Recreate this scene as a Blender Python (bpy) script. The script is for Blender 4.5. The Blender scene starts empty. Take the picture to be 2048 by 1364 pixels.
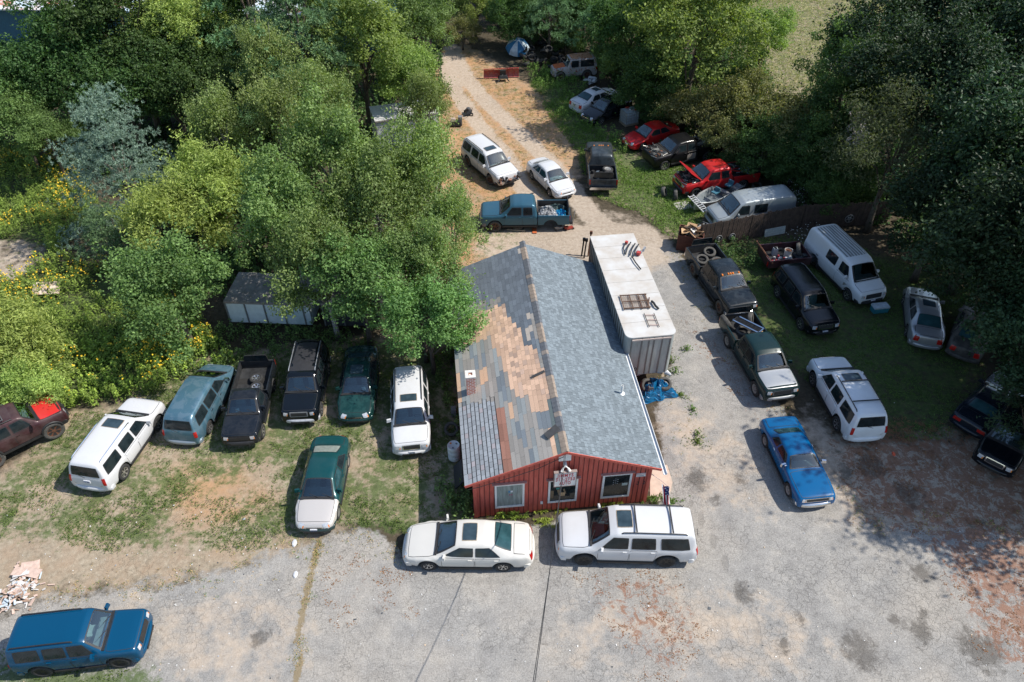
import bpy, bmesh, math, random
import numpy as np
from mathutils import Vector, Matrix
from mathutils.bvhtree import BVHTree
from math import radians as R, pi
scn = bpy.context.scene
# ------------------------------------------------------------ camera, sky, sun, exposure
CAM_H, CAM_P, FPX = 27.3, R(42.25), 1500.0
cd = bpy.data.cameras.new('camera'); cam = bpy.data.objects.new('camera', cd); scn.collection.objects.link(cam)
cam.location = (0, 0, CAM_H); cam.rotation_euler = (R(90) - CAM_P, 0, 0)
cd.sensor_width = 36; cd.lens = FPX / 2048 * 36; cd.clip_end = 6000; cd.clip_start = .1
scn.camera = cam
SUN_EL, SUN_AZ = R(51), R(2.5)          # azimuth measured from +X towards +Y
world = bpy.data.worlds.new('World'); scn.world = world; world.use_nodes = True
wn = world.node_tree.nodes; bg = wn['Background']
sky = wn.new('ShaderNodeTexSky'); sky.sky_type = 'NISHITA'; sky.sun_disc = False
sky.sun_elevation = SUN_EL; sky.sun_rotation = R(90) - SUN_AZ; sky.air_density = 1.0; sky.dust_density = .6
world.node_tree.links.new(sky.outputs[0], bg.inputs[0]); bg.inputs[1].default_value = 0.15
sl = bpy.data.lights.new('sun', 'SUN'); sl.energy = 4.7; sl.angle = R(0.53); sl.color = (1, .95, .87)
so = bpy.data.objects.new('sun', sl); scn.collection.objects.link(so)
sd = Vector((math.cos(SUN_EL)*math.cos(SUN_AZ), math.cos(SUN_EL)*math.sin(SUN_AZ), math.sin(SUN_EL)))
so.rotation_euler = sd.to_track_quat('Z', 'Y').to_euler()
scn.view_settings.view_transform = 'Standard'; scn.view_settings.look = 'None'
scn.view_settings.exposure = 0.38; scn.view_settings.gamma = 1
scn.cycles.max_bounces = 6; scn.cycles.diffuse_bounces = 2; scn.cycles.glossy_bounces = 2
scn.cycles.transmission_bounces = 3; scn.cycles.transparent_max_bounces = 6
scn.cycles.caustics_reflective = False; scn.cycles.caustics_refractive = False
rng = np.random.default_rng(7); random.seed(7)
COL = scn.collection

# ------------------------------------------------------------ survey: photo pixel (2048 wide) + height -> point of the place
def P(u, v, z=0.0):
    a = (u-1024)/FPX; b = (682-v)/FPX; c, s = math.cos(CAM_P), math.sin(CAM_P)
    d = (a, c+b*s, -s+b*c); t = (z-CAM_H)/d[2]
    return Vector((d[0]*t, d[1]*t, z))

# ------------------------------------------------------------ helpers
def link(o, parent=None):
    COL.objects.link(o)
    if parent is not None: o.parent = parent
    return o
def empty(name, loc=(0,0,0), rz=0.0):
    o = bpy.data.objects.new(name, None); o.location = loc; o.rotation_euler = (0, 0, rz); o.empty_display_size = .3
    return link(o)
def tag(o, label=None, cat=None, group=None, kind=None):
    if label: o['label'] = label
    if cat: o['category'] = cat
    if group: o['group'] = group
    if kind: o['kind'] = kind
    return o
def mesh_np(name, verts, faces, mats=(), midx=None, smooth=False, fattr=None):
    """verts (n,3), faces (m,k) with constant k, or a list"""
    me = bpy.data.meshes.new(name)
    if isinstance(faces, np.ndarray):
        m, k = faces.shape
        me.vertices.add(len(verts)); me.vertices.foreach_set('co', np.asarray(verts, np.float32).ravel())
        me.loops.add(m*k); me.loops.foreach_set('vertex_index', faces.astype(np.int32).ravel())
        me.polygons.add(m); me.polygons.foreach_set('loop_start', np.arange(0, m*k, k, dtype=np.int32))
        me.polygons.foreach_set('loop_total', np.full(m, k, np.int32))
        me.update(calc_edges=True)
    else:
        me.from_pydata([tuple(v) for v in verts], [], faces); me.update()
    for mt in mats: me.materials.append(mt)
    if midx is not None: me.polygons.foreach_set('material_index', np.asarray(midx, np.int32))
    me.polygons.foreach_set('use_smooth', np.full(len(me.polygons), bool(smooth)))
    if fattr:
        for k2, arr in fattr.items():
            arr = np.asarray(arr, np.float32)
            if arr.ndim == 1:
                at = me.attributes.new(k2, 'FLOAT', 'FACE'); at.data.foreach_set('value', arr)
            else:
                at = me.attributes.new(k2, 'FLOAT_COLOR', 'CORNER')
                k3 = len(me.loops)//len(me.polygons)
                at.data.foreach_set('color', np.repeat(np.c_[arr, np.ones(len(arr))], k3, 0).astype(np.float32).ravel())
    return me
def obj(name, me, parent=None, loc=None, rot=None):
    o = bpy.data.objects.new(name, me)
    if loc is not None: o.location = loc
    if rot is not None: o.rotation_euler = rot
    return link(o, parent)

class MB:
    """collects simple solids into ONE mesh"""
    def __init__(s): s.v = []; s.f = []; s.m = []
    def add(s, v, f, m=0, mat=None):
        n = len(s.v)
        if mat is not None: v = [mat @ Vector(p) for p in v]
        s.v += [tuple(p) for p in v]; s.f += [[i+n for i in q] for q in f]; s.m += [m]*len(f); return s
    def box(s, c, d, rz=0, m=0, rx=0, ry=0, taper=1.0):
        x, y, z = d[0]/2, d[1]/2, d[2]/2; t = taper
        v = [(-x,-y,-z),(x,-y,-z),(x,y,-z),(-x,y,-z),(-x*t,-y*t,z),(x*t,-y*t,z),(x*t,y*t,z),(-x*t,y*t,z)]
        f = [[3,2,1,0],[4,5,6,7],[0,1,5,4],[1,2,6,5],[2,3,7,6],[3,0,4,7]]
        M = Matrix.Translation(c) @ Matrix.Rotation(rz,4,'Z') @ Matrix.Rotation(ry,4,'Y') @ Matrix.Rotation(rx,4,'X')
        return s.add(v, f, m, M)
    def tube(s, pts, r, n=8, m=0, cap=True, flat=1.0):
        pts = [Vector(p) for p in pts]; rs = r if isinstance(r, (list, tuple)) else [r]*len(pts)
        v = []; f = []; up = Vector((0.13,0.21,1)).normalized()
        for i, p in enumerate(pts):
            t = (pts[min(i+1,len(pts)-1)]-pts[max(i-1,0)]).normalized()
            a = t.cross(up); a = a.normalized() if a.length > 1e-3 else Vector((1,0,0)); b = t.cross(a)
            for k in range(n):
                an = 2*pi*k/n; v.append(p + float(rs[i])*(math.cos(an)*a + math.sin(an)*b*flat))
        for i in range(len(pts)-1):
            for k in range(n):
                f.append([i*n+k, i*n+(k+1)%n, (i+1)*n+(k+1)%n, (i+1)*n+k])
        if cap: f.append(list(range(n))[::-1]); f.append([(len(pts)-1)*n+k for k in range(n)])
        return s.add(v, f, m)
    def lathe(s, prof, n=24, m=0, mat=None, mf=None):
        """prof [(r,z)], about Z"""
        v = []; f = []
        for r, z in prof:
            for k in range(n): v.append((r*math.cos(2*pi*k/n), r*math.sin(2*pi*k/n), z))
        b = len(s.f)
        for i in range(len(prof)-1):
            for k in range(n): f.append([i*n+k, i*n+(k+1)%n, (i+1)*n+(k+1)%n, (i+1)*n+k])
        s.add(v, f, m, mat)
        if mf:
            for i in range(len(prof)-1):
                for k in range(n):
                    q = mf(i, k)
                    if q is not None: s.m[b+i*n+k] = q
        return s
    def build(s, name, mats, parent=None, smooth=False, angle=None, loc=None, rot=None, fix=False):
        if not isinstance(mats, (list, tuple)): mats = [mats]
        me = bpy.data.meshes.new(name); me.from_pydata(s.v, [], s.f); me.update()
        if fix:
            bm = bmesh.new(); bm.from_mesh(me); bmesh.ops.recalc_face_normals(bm, faces=bm.faces[:]); bm.to_mesh(me); bm.free()
        for mt in mats: me.materials.append(mt)
        me.polygons.foreach_set('material_index', np.array(s.m, np.int32))
        if smooth or angle:
            me.polygons.foreach_set('use_smooth', np.ones(len(me.polygons), bool))
            me.set_sharp_from_angle(angle=angle or R(50))
        return obj(name, me, parent, loc, rot)

# ------------------------------------------------------------ materials
MATS = {}
def nmat(name):
    m = bpy.data.materials.new(name); m.use_nodes = True
    return m, m.node_tree.nodes, m.node_tree.links, m.node_tree.nodes['Principled BSDF']
def mixc(n, l, fac, a, b, mode='MIX'):
    x = n.new('ShaderNodeMix'); x.data_type = 'RGBA'; x.blend_type = mode
    for s, val in ((x.inputs[0], fac), (x.inputs[6], a), (x.inputs[7], b)):
        if hasattr(val, 'links') or hasattr(val, 'is_linked'): l.new(val, s)
        elif isinstance(val, (int, float)): s.default_value = val
        else: s.default_value = (*val, 1) if len(val) == 3 else val
    return x.outputs[2]
def noise(n, l, scale, detail=4, rough=.55, coord='Object', dist=0, vec=None):
    t = n.new('ShaderNodeTexNoise'); t.inputs['Scale'].default_value = scale
    t.inputs['Detail'].default_value = detail; t.inputs['Roughness'].default_value = rough; t.inputs['Distortion'].default_value = dist
    if vec is None:
        c = n.new('ShaderNodeTexCoord'); vec = c.outputs[coord]
    l.new(vec, t.inputs['Vector']); return t.outputs['Fac']
def ramp(n, l, src, stops):
    r = n.new('ShaderNodeValToRGB'); l.new(src, r.inputs[0]); e = r.color_ramp.elements
    while len(e) < len(stops): e.new(.5)
    for i, (p, c) in enumerate(stops):
        e[i].position = p; e[i].color = (*c, 1) if not isinstance(c, (int, float)) else (c, c, c, 1)
    return r.outputs[0]
def mathn(n, l, op, a, b=None, clamp=False):
    x = n.new('ShaderNodeMath'); x.operation = op; x.use_clamp = clamp
    for i, q in enumerate((a, b)):
        if q is None: continue
        if isinstance(q, (int, float)): x.inputs[i].default_value = q
        else: l.new(q, x.inputs[i])
    return x.outputs[0]
def plain(name, c, rough=.6, metal=0.0, var=.25, scale=6, spec=.5, c2=None, bump=0):
    """procedural solid: base colour broken up by noise"""
    if name in MATS: return MATS[name]
    m, n, l, b = nmat(name)
    f = noise(n, l, scale, 5, .6)
    d = tuple(x*(1-var) for x in c) if c2 is None else c2
    col = ramp(n, l, f, [(.35, d), (.65, c)])
    l.new(col, b.inputs['Base Color']); b.inputs['Roughness'].default_value = rough; b.inputs['Metallic'].default_value = metal
    b.inputs['Specular IOR Level'].default_value = spec
    if bump:
        bp = n.new('ShaderNodeBump'); bp.inputs['Strength'].default_value = bump; bp.inputs['Distance'].default_value = .02
        l.new(noise(n, l, scale*4, 5), bp.inputs['Height']); l.new(bp.outputs[0], b.inputs['Normal'])
    MATS[name] = m; return m
def paint(name, c, rough=.25, metal=.3, dust=.25, rust=0.0, fade=None, fade_amt=.45, coat=.6):
    """car paint with dust film, optional clear-coat failure patches and rust; inside faces are dark"""
    if name in MATS: return MATS[name]
    m, n, l, b = nmat(name)
    tc = n.new('ShaderNodeTexCoord'); vec = tc.outputs['Object']
    nf = noise(n, l, 1.4, 6, .6, vec=vec)
    fine = noise(n, l, 30, 3, .6, vec=vec)
    dfac = mathn(n, l, 'MULTIPLY', ramp(n, l, nf, [(.35, 0.), (.8, 1.)]), dust)
    col = mixc(n, l, dfac, c, (.34, .31, .27))
    if fade:
        ff = ramp(n, l, noise(n, l, 2.2, 6, .65, dist=.6, vec=vec), [(.5-.12*fade_amt, 0.), (.56, 1.)])
        col = mixc(n, l, mathn(n, l, 'MULTIPLY', ff, fade_amt), col, fade)
    if rust:
        rf = ramp(n, l, noise(n, l, 5.5, 7, .7, vec=vec), [(.72-rust*.3, 0.), (.76-rust*.3, 1.)])
        col = mixc(n, l, rf, col, (.24, .075, .03))
    geo = n.new('ShaderNodeNewGeometry')
    col = mixc(n, l, geo.outputs['Backfacing'], col, (.06, .06, .062))
    l.new(col, b.inputs['Base Color'])
    rr = mathn(n, l, 'ADD', mathn(n, l, 'MULTIPLY', dfac, .9), rough)
    l.new(mathn(n, l, 'ADD', rr, mathn(n, l, 'MULTIPLY', fine, .06)), b.inputs['Roughness'])
    b.inputs['Metallic'].default_value = metal; b.inputs['Coat Weight'].default_value = coat*(1 if sum(c) > .6 else .35); b.inputs['Specular IOR Level'].default_value = .5 if sum(c) > .6 else .35; b.inputs['Coat Roughness'].default_value = .08
    MATS[name] = m; return m
def glass_mat(name='windscreen_glass', tint=(.66,.88,.88)):
    if name in MATS: return MATS[name]
    m, n, l, b = nmat(name)
    tr = n.new('ShaderNodeBsdfTransparent'); tr.inputs[0].default_value = (*tint, 1)
    gl = n.new('ShaderNodeBsdfGlossy'); gl.inputs['Roughness'].default_value = .03; gl.inputs['Color'].default_value = (.9,1,1,1)
    fr = n.new('ShaderNodeFresnel'); fr.inputs['IOR'].default_value = 1.55
    mx = n.new('ShaderNodeMixShader'); l.new(mathn(n, l, 'ADD', fr.outputs[0], .10), mx.inputs[0]); l.new(tr.outputs[0], mx.inputs[1]); l.new(gl.outputs[0], mx.inputs[2])
    l.new(mx.outputs[0], n['Material Output'].inputs[0]); MATS[name] = m; return m
def dark_glass(name, c=(.006,.011,.013), rough=.06):
    if name in MATS: return MATS[name]
    m, n, l, b = nmat(name)
    f = noise(n, l, 2.5, 3)
    l.new(ramp(n, l, f, [(.3, c), (.75, tuple(x*1.9+.008 for x in c))]), b.inputs['Base Color'])
    b.inputs['Roughness'].default_value = rough; b.inputs['Specular IOR Level'].default_value = .4
    MATS[name] = m; return m
def attr_mat(name, rough=.9, attr='Col', var=.22, scale=9, spec=.3, bump=0):
    """surface colour stored per shingle / board / leaf in the mesh"""
    if name in MATS: return MATS[name]
    m, n, l, b = nmat(name)
    a = n.new('ShaderNodeAttribute'); a.attribute_name = attr
    f = ramp(n, l, noise(n, l, scale, 6, .65), [(.3, 1-var), (.7, 1+var*.5)])
    l.new(mixc(n, l, 1.0, a.outputs['Color'], f, 'MULTIPLY'), b.inputs['Base Color'])
    b.inputs['Roughness'].default_value = rough; b.inputs['Specular IOR Level'].default_value = spec
    MATS[name] = m; return m
RUBBER = plain('tyre_rubber', (.035,.034,.033), .85, var=.5, scale=14, c2=(.015,.015,.015))
RUBBER_OLD = plain('dusty_rubber', (.10,.095,.085), .9, var=.5, scale=9)
STEEL = plain('steel_rim', (.50,.49,.46), .4, .7, scale=12)
ALLOY = plain('alloy_rim', (.62,.62,.62), .28, .85, var=.15)
RUSTY = plain('rusty_steel', (.20,.085,.045), .8, .2, var=.6, scale=20)
DARKRIM = plain('black_rim', (.02,.02,.022), .35, .4)
BLACKP = plain('black_plastic', (.022,.022,.023), .55, var=.3)
GREYP = plain('grey_plastic', (.20,.20,.205), .6)
CHROME = plain('chrome', (.72,.73,.75), .15, 1.0, var=.1)
CREAM = plain('cream_upholstery', (.42,.38,.32), .8)
GREYU = plain('grey_upholstery', (.30,.31,.31), .85)
UNDER = plain('underbody', (.02,.019,.018), .9)
HLAMP = plain('headlamp_lens', (.62,.64,.66), .12, .2, var=.3, scale=15, spec=.8)
AMBER = plain('amber_lens', (.80,.24,.03), .2)
REDL = plain('red_lens', (.45,.015,.012), .18, var=.4)
PLATE = plain('licence_plate_white', (.72,.73,.76), .4)
GLASS = glass_mat(); TINT = dark_glass('tinted_glass'); TINT2 = dark_glass('teal_glass', (.012,.040,.046))
SUNROOF = dark_glass('sunroof_glass', (.02,.035,.045), .08)
WOODB = plain('weathered_board', (.40,.31,.21), .85, var=.4, scale=8)
# ------------------------------------------------------------ vehicles
def lin(tab, x): return float(np.interp(x, [t[0] for t in tab], [t[1] for t in tab]))
ST = {
'sedan': dict(L=4.8, W=.9, clr=.22, fo=.95, wb=2.75, wr=.32, belt=.93,
  T=[(0,.50),(.04,.60),(.12,.69),(.5,.78),(1.15,.90),(1.28,.93),(1.98,1.36),(2.35,1.43),(3.0,1.43),(3.35,1.37),(4.02,1.06),(4.2,1.03),(4.62,1.0),(4.75,.9),(4.8,.55)],
  S=[(0,.46),(.12,.62),(.5,.70),(1.2,.84),(2,.90),(4.2,.94),(4.62,.9),(4.8,.52)],
  PW=[(0,.60),(.05,.70),(.2,.80),(.5,.87),(1.2,.9),(3.6,.9),(4.3,.87),(4.62,.80),(4.75,.73),(4.8,.66)],
  RW=[(0,.5),(.12,.60),(.5,.70),(1.15,.75),(1.28,.73),(1.98,.60),(3.0,.58),(3.35,.57),(4.02,.65),(4.2,.68),(4.62,.62),(4.8,.5)],
  ws=(1.27,1.98), rw=('top',3.38,4.0), sw=[(1.55,2.12,2.62,2.62),(2.70,2.70,3.20,3.62)], swz=(.96,1.29), doors=[(1.45,2.66),(2.68,3.62)],
  hood=(.20,1.20,.77), trunk=(4.08,4.68,.70), sun=(2.15,2.75,.32), head=(.62,.52,.70,.18), tail=(.62,.62,.88,.16), gr=(.36,.42,.56), plz=(.44,.80), mir=1.55, roofx=(2.1,3.2)),
'suv': dict(L=4.95, W=.96, clr=.27, fo=.95, wb=2.92, wr=.38, belt=1.05,
  T=[(0,.62),(.03,.80),(.08,.93),(.2,1.02),(1.05,1.13),(1.18,1.16),(1.78,1.66),(2.05,1.76),(2.6,1.79),(4.35,1.77),(4.66,1.72),(4.76,1.60),(4.86,1.12),(4.92,.95),(4.95,.6)],
  S=[(0,.58),(.08,.85),(.2,.92),(1.2,1.02),(4.7,1.06),(4.92,.9),(4.95,.56)],
  PW=[(0,.74),(.06,.83),(.2,.91),(.7,.95),(4.3,.96),(4.76,.91),(4.9,.86),(4.95,.8)],
  RW=[(0,.6),(.1,.72),(.3,.80),(1.05,.82),(1.18,.80),(1.78,.70),(4.35,.69),(4.66,.66),(4.76,.68),(4.86,.76),(4.95,.7)],
  ws=(1.19,1.80), rw=('back',1.14,1.62), sw=[(1.50,1.92,2.45,2.45),(2.56,2.56,3.38,3.42),(3.60,3.56,4.50,4.62)], swz=(1.10,1.60), doors=[(1.40,2.50),(2.52,3.48)],
  hood=(.17,1.10,.85), trunk=None, sun=(2.1,2.75,.36), head=(.70,.70,.90,.17), tail=(.82,.75,1.10,.08), gr=(.42,.66,.92), plz=(.5,.85), mir=1.52, roofx=(2.15,4.45)),
'boxy': dict(L=4.35, W=.9, clr=.30, fo=.82, wb=2.62, wr=.37, belt=1.08,
  T=[(0,.72),(.02,.92),(.06,1.04),(.15,1.08),(1.05,1.15),(1.17,1.18),(1.62,1.66),(1.80,1.75),(2.3,1.77),(4.0,1.76),(4.18,1.72),(4.26,1.60),(4.32,1.1),(4.35,.6)],
  S=[(0,.66),(.06,.96),(.2,1.0),(1.2,1.06),(4.3,1.08),(4.35,.56)],
  PW=[(0,.76),(.05,.84),(.2,.88),(.7,.9),(4.0,.9),(4.26,.87),(4.35,.82)],
  RW=[(0,.66),(.06,.74),(.3,.76),(1.05,.78),(1.17,.76),(1.62,.68),(4.0,.67),(4.2,.66),(4.26,.68),(4.35,.72)],
  ws=(1.18,1.64), rw=('back',1.16,1.62), sw=[(1.42,1.70,2.22,2.22),(2.32,2.32,3.02,3.06),(3.18,3.18,3.98,4.0)], swz=(1.13,1.62), doors=[(1.32,2.27),(2.28,3.12)],
  hood=(.10,1.08,.80), trunk=None, sun=None, head=(.66,.80,.98,.13), tail=(.80,.8,1.05,.08), gr=(.42,.74,1.0), plz=(.5,.85), mir=1.42, roofx=(1.95,4.05)),
'minivan': dict(L=5.05, W=.97, clr=.2, fo=.93, wb=3.03, wr=.33, belt=1.02,
  T=[(0,.5),(.05,.70),(.15,.80),(.8,.98),(.92,1.03),(1.85,1.60),(2.2,1.71),(3,1.75),(4.45,1.71),(4.72,1.60),(4.93,1.05),(5.0,.9),(5.05,.5)],
  S=[(0,.46),(.15,.70),(.9,.90),(4.6,1.02),(4.95,.9),(5.05,.46)],
  PW=[(0,.60),(.06,.72),(.25,.86),(.7,.95),(1.2,.97),(4.2,.97),(4.72,.92),(4.93,.86),(5.05,.78)],
  RW=[(0,.5),(.15,.64),(.8,.78),(.92,.77),(1.85,.68),(4.45,.67),(4.72,.66),(4.93,.74),(5.05,.68)],
  ws=(.95,1.86), rw=('back',1.08,1.52), sw=[(1.45,2.02,2.42,2.42),(2.52,2.52,3.48,3.48),(3.6,3.58,4.42,4.6)], swz=(1.06,1.56), doors=[(1.30,2.46),(2.48,3.52)],
  hood=(.22,.86,.80), trunk=None, sun=None, head=(.62,.60,.76,.2), tail=(.84,.70,1.0,.09), gr=(.34,.48,.62), plz=(.45,.85), mir=1.42, roofx=(2.2,4.4)),
'van': dict(L=5.7, W=1.0, clr=.3, fo=.95, wb=3.43, wr=.37, belt=1.22,
  T=[(0,.66),(.03,.88),(.08,1.02),(.2,1.10),(.80,1.24),(.92,1.28),(1.62,1.92),(1.95,2.05),(2.6,2.10),(5.3,2.09),(5.55,2.02),(5.63,1.85),(5.68,1.2),(5.7,.6)],
  S=[(0,.60),(.08,.92),(.2,1.0),(1.0,1.16),(5.6,1.2),(5.7,.56)],
  PW=[(0,.76),(.06,.86),(.2,.93),(.6,.99),(5.3,1.0),(5.6,.96),(5.7,.9)],
  RW=[(0,.64),(.08,.74),(.3,.82),(.80,.87),(.92,.86),(1.62,.76),(1.95,.78),(5.3,.80),(5.6,.80),(5.7,.8)],
  ws=(.96,1.64), rw=('back',1.25,1.80), sw=[(1.32,1.72,2.28,2.28),(2.62,2.62,3.55,3.55)], swz=(1.24,1.82), doors=[(1.2,2.36)],
  hood=(.18,.84,.86), trunk=None, sun=None, head=(.74,.74,.92,.14), tail=(.88,.8,1.2,.06), gr=(.5,.66,.94), plz=(.5,.85), mir=1.42, roofx=(2.2,5.3)),
'truck': dict(L=5.8, W=.99, clr=.38, fo=.95, wb=3.64, wr=.40, belt=1.16, cab=3.72,
  T=[(0,.70),(.03,.95),(.07,1.10),(.2,1.16),(1.25,1.24),(1.36,1.27),(1.95,1.74),(2.2,1.84),(2.7,1.88),(3.40,1.85),(3.56,1.76),(3.66,1.30),(3.70,1.16),(3.72,1.05)],
  S=[(0,.62),(.07,1.0),(.2,1.06),(1.3,1.15),(3.62,1.17),(3.72,1.02)],
  PW=[(0,.84),(.04,.90),(.15,.95),(.6,.99),(3.5,.99),(3.72,.98)],
  RW=[(0,.72),(.07,.80),(.3,.84),(1.25,.86),(1.36,.84),(1.95,.73),(3.40,.71),(3.56,.70),(3.66,.80),(3.72,.8)],
  ws=(1.37,1.96), rw=('back',1.28,1.70), sw=[(1.68,2.08,2.68,2.68),(2.80,2.80,3.36,3.40)], swz=(1.21,1.69), doors=[(1.55,2.74),(2.76,3.48)],
  hood=(.12,1.28,.88), trunk=None, sun=None, head=(.74,.84,1.03,.16), tail=(.9,.85,1.15,.06), gr=(.52,.78,1.04), plz=(.52,.8), mir=1.66, roofx=(2.2,3.5)),
'coupe': dict(L=4.75, W=.92, clr=.24, fo=.92, wb=2.82, wr=.33, belt=.93,
  T=[(0,.58),(.03,.72),(.08,.82),(.2,.86),(1.42,.94),(1.54,.97),(2.06,1.28),(2.35,1.35),(3.0,1.35),(3.3,1.30),(3.82,1.01),(3.95,.98),(4.6,.93),(4.70,.85),(4.75,.55)],
  S=[(0,.54),(.08,.74),(.3,.80),(1.5,.89),(3.6,.93),(4.6,.87),(4.75,.52)],
  PW=[(0,.78),(.05,.84),(.2,.88),(.7,.91),(1.5,.9),(3.2,.89),(3.9,.92),(4.5,.88),(4.7,.83),(4.75,.78)],
  RW=[(0,.66),(.08,.72),(.3,.76),(1.42,.76),(1.54,.74),(2.06,.61),(3.0,.58),(3.3,.58),(3.82,.64),(3.95,.72),(4.6,.70),(4.75,.6)],
  ws=(1.54,2.07), rw=('top',3.34,3.82), sw=[(1.82,2.18,2.72,2.76),(2.84,2.80,3.18,3.4)], swz=(.97,1.23), doors=[(1.70,2.98)],
  hood=(.10,1.44,.78), trunk=(3.98,4.62,.74), sun=None, head=(.66,.62,.78,.1), tail=(.6,.62,.78,.2), gr=(.56,.62,.78), plz=(.42,.5), mir=1.75, roofx=(2.3,3.2)),
}
ST['regular'] = dict(ST['truck'], L=5.0, W=.9, wb=3.1, fo=.85, cab=2.75, wr=.36,
  T=[(x if x < 2.7 else x-.97, z*.95) for x, z in [(0,.70),(.03,.95),(.07,1.08),(.2,1.12),(1.2,1.2),(1.30,1.23),(1.85,1.68),(2.05,1.76),(2.3,1.79),(3.42,1.76),(3.56,1.70),(3.66,1.25),(3.72,1.0)]],
  S=[(0,.60),(.07,.94),(.2,1.0),(1.3,1.07),(2.65,1.08),(2.75,.96)],
  PW=[(0,.76),(.04,.82),(.15,.86),(.6,.9),(2.6,.9),(2.75,.89)],
  RW=[(0,.66),(.07,.74),(.3,.77),(1.2,.78),(1.30,.76),(1.85,.66),(2.45,.64),(2.6,.64),(2.7,.72),(2.75,.72)],
  ws=(1.31,1.86), rw=('back',1.16,1.58), sw=[(1.58,1.95,2.48,2.50)], swz=(1.11,1.58), doors=[(1.45,2.55)],
  hood=(.12,1.22,.80), head=(.66,.76,.94,.14), gr=(.46,.74,.92), mir=1.55, roofx=(2.0,2.5))
ST['wrangler'] = dict(ST['boxy'], L=3.9, W=.80, wb=2.37, fo=.62, wr=.39,
  T=[(0,.72),(.02,.98),(.06,1.04),(.15,1.07),(1.1,1.15),(1.2,1.17),(1.42,1.70),(1.5,1.80),(2.3,1.84),(3.6,1.82),(3.8,1.78),(3.86,1.6),(3.88,1.1),(3.9,.6)],
  S=[(0,.66),(.06,.92),(.2,.96),(1.2,1.04),(3.85,1.06),(3.9,.56)],
  PW=[(0,.55),(.05,.6),(.9,.66),(1.15,.74),(1.3,.80),(3.7,.80),(3.9,.78)],
  RW=[(0,.45),(.06,.5),(1.1,.58),(1.2,.68),(1.42,.70),(3.6,.70),(3.86,.70),(3.9,.7)],
  ws=(1.2,1.45), rw=('back',1.16,1.65), sw=[(1.5,1.58,2.2,2.2),(2.36,2.36,3.55,3.6)], swz=(1.12,1.7), doors=[(1.4,2.26)],
  hood=(.12,1.1,.5), head=(.5,.78,.96,.1), gr=(.3,.72,1.0), mir=1.45, roofx=(1.6,3.7))

def fixn(me):
    bm = bmesh.new(); bm.from_mesh(me); bmesh.ops.recalc_face_normals(bm, faces=bm.faces[:]); bm.to_mesh(me); bm.free(); me.update(); return me
def loft(stations, mats, sub=1):
    """stations: (x, [(y,z)...half ring from bottom centre to top centre], [face material index]) -> mesh"""
    v = []; f = []; mi = []; k = len(stations[0][1]); ring = 2*k-2
    for x, half, ms in stations:
        pts = list(half) + [(-y, z) for y, z in half[-2:0:-1]]
        v += [(x, y, z) for y, z in pts]
    for i in range(len(stations)-1):
        ms = stations[i][2]
        for j in range(ring):
            a, b = i*ring+j, i*ring+(j+1) % ring
            f.append([a, a+ring, b+ring, b]); jj = j if j < k-1 else ring-1-j; mi.append(ms[jj])
    n = len(stations)-1
    f.append([j for j in range(ring)]); mi.append(stations[0][2][2])
    f.append([n*ring+j for j in range(ring)][::-1]); mi.append(stations[-1][2][2])
    me = bpy.data.meshes.new('body'); me.from_pydata(v, [], f); me.update()
    for m in mats: me.materials.append(m)
    me.polygons.foreach_set('material_index', mi)
    me.polygons.foreach_set('use_smooth', np.ones(len(me.polygons), bool))
    fixn(me)
    if sub:
        o = bpy.data.objects.new('tmp', me); COL.objects.link(o)
        md = o.modifiers.new('s', 'SUBSURF'); md.levels = sub
        dg = bpy.context.evaluated_depsgraph_get(); dg.update()
        me2 = bpy.data.meshes.new_from_object(o.evaluated_get(dg)); bpy.data.objects.remove(o); bpy.data.meshes.remove(me); me = me2
    return me

WHEELS = {}
def wheel_meshes(r, kind):
    key = (round(r, 2), kind)
    if key in WHEELS: return WHEELS[key]
    w = .115
    t = MB(); M = Matrix.Rotation(R(90), 4, 'X')     # axis along Y
    t.lathe([(r*.60,-w*.8),(r*.66,-w),(r*.86,-w*1.04),(r*.97,-w*.86),(r,-w*.5),(r,w*.5),(r*.97,w*.86),(r*.86,w*1.04),(r*.66,w),(r*.60,w*.8)], 28, 0, M)
    tm = bpy.data.meshes.new('wheel'); tm.from_pydata(t.v, [], t.f); tm.update(); tm.materials.append(RUBBER if kind != 'old' else RUBBER_OLD)
    tm.polygons.foreach_set('use_smooth', np.ones(len(tm.polygons), bool))
    rm = MB(); mat = {'alloy': ALLOY, 'steel': STEEL, 'black': DARKRIM, 'old': RUSTY}[kind]; sp = 6 if kind != 'steel' else 8
    n = sp*6
    def mf(i, k):
        if i in (1, 2): return 1 if (k % 6) in ((0,1,2,3) if kind != 'steel' else (0,1)) and not (kind == 'steel' and i == 1) else 0
        return None
    for s in (1, -1):
        rm.lathe([(r*.63,s*w*.85),(r*.56,s*w*.80),(r*.38,s*w*.55),(r*.18,s*w*.62),(0.001,s*w*.66)], n, 0, M, mf)
    me = bpy.data.meshes.new('rim'); me.from_pydata(rm.v, [], rm.f); me.update(); me.materials.append(mat); me.materials.append(UNDER)
    me.polygons.foreach_set('material_index', np.array(rm.m, np.int32))
    me.polygons.foreach_set('use_smooth', np.ones(len(me.polygons), bool))
    WHEELS[key] = (tm, me); return WHEELS[key]

SEATM = {}
def seat_mesh(mat):
    if mat.name in SEATM: return SEATM[mat.name]
    b = MB(); b.box((0,0,.12), (.5,.5,.2), m=0, taper=.9); b.box((-.26,0,.45), (.14,.48,.62), ry=R(-14), taper=.85); b.box((-.36,0,.83), (.09,.26,.18), ry=R(-10), taper=.8)
    me = bpy.data.meshes.new('seat'); me.from_pydata(b.v, [], b.f); me.update(); me.materials.append(mat); SEATM[mat.name] = me; return me

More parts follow.
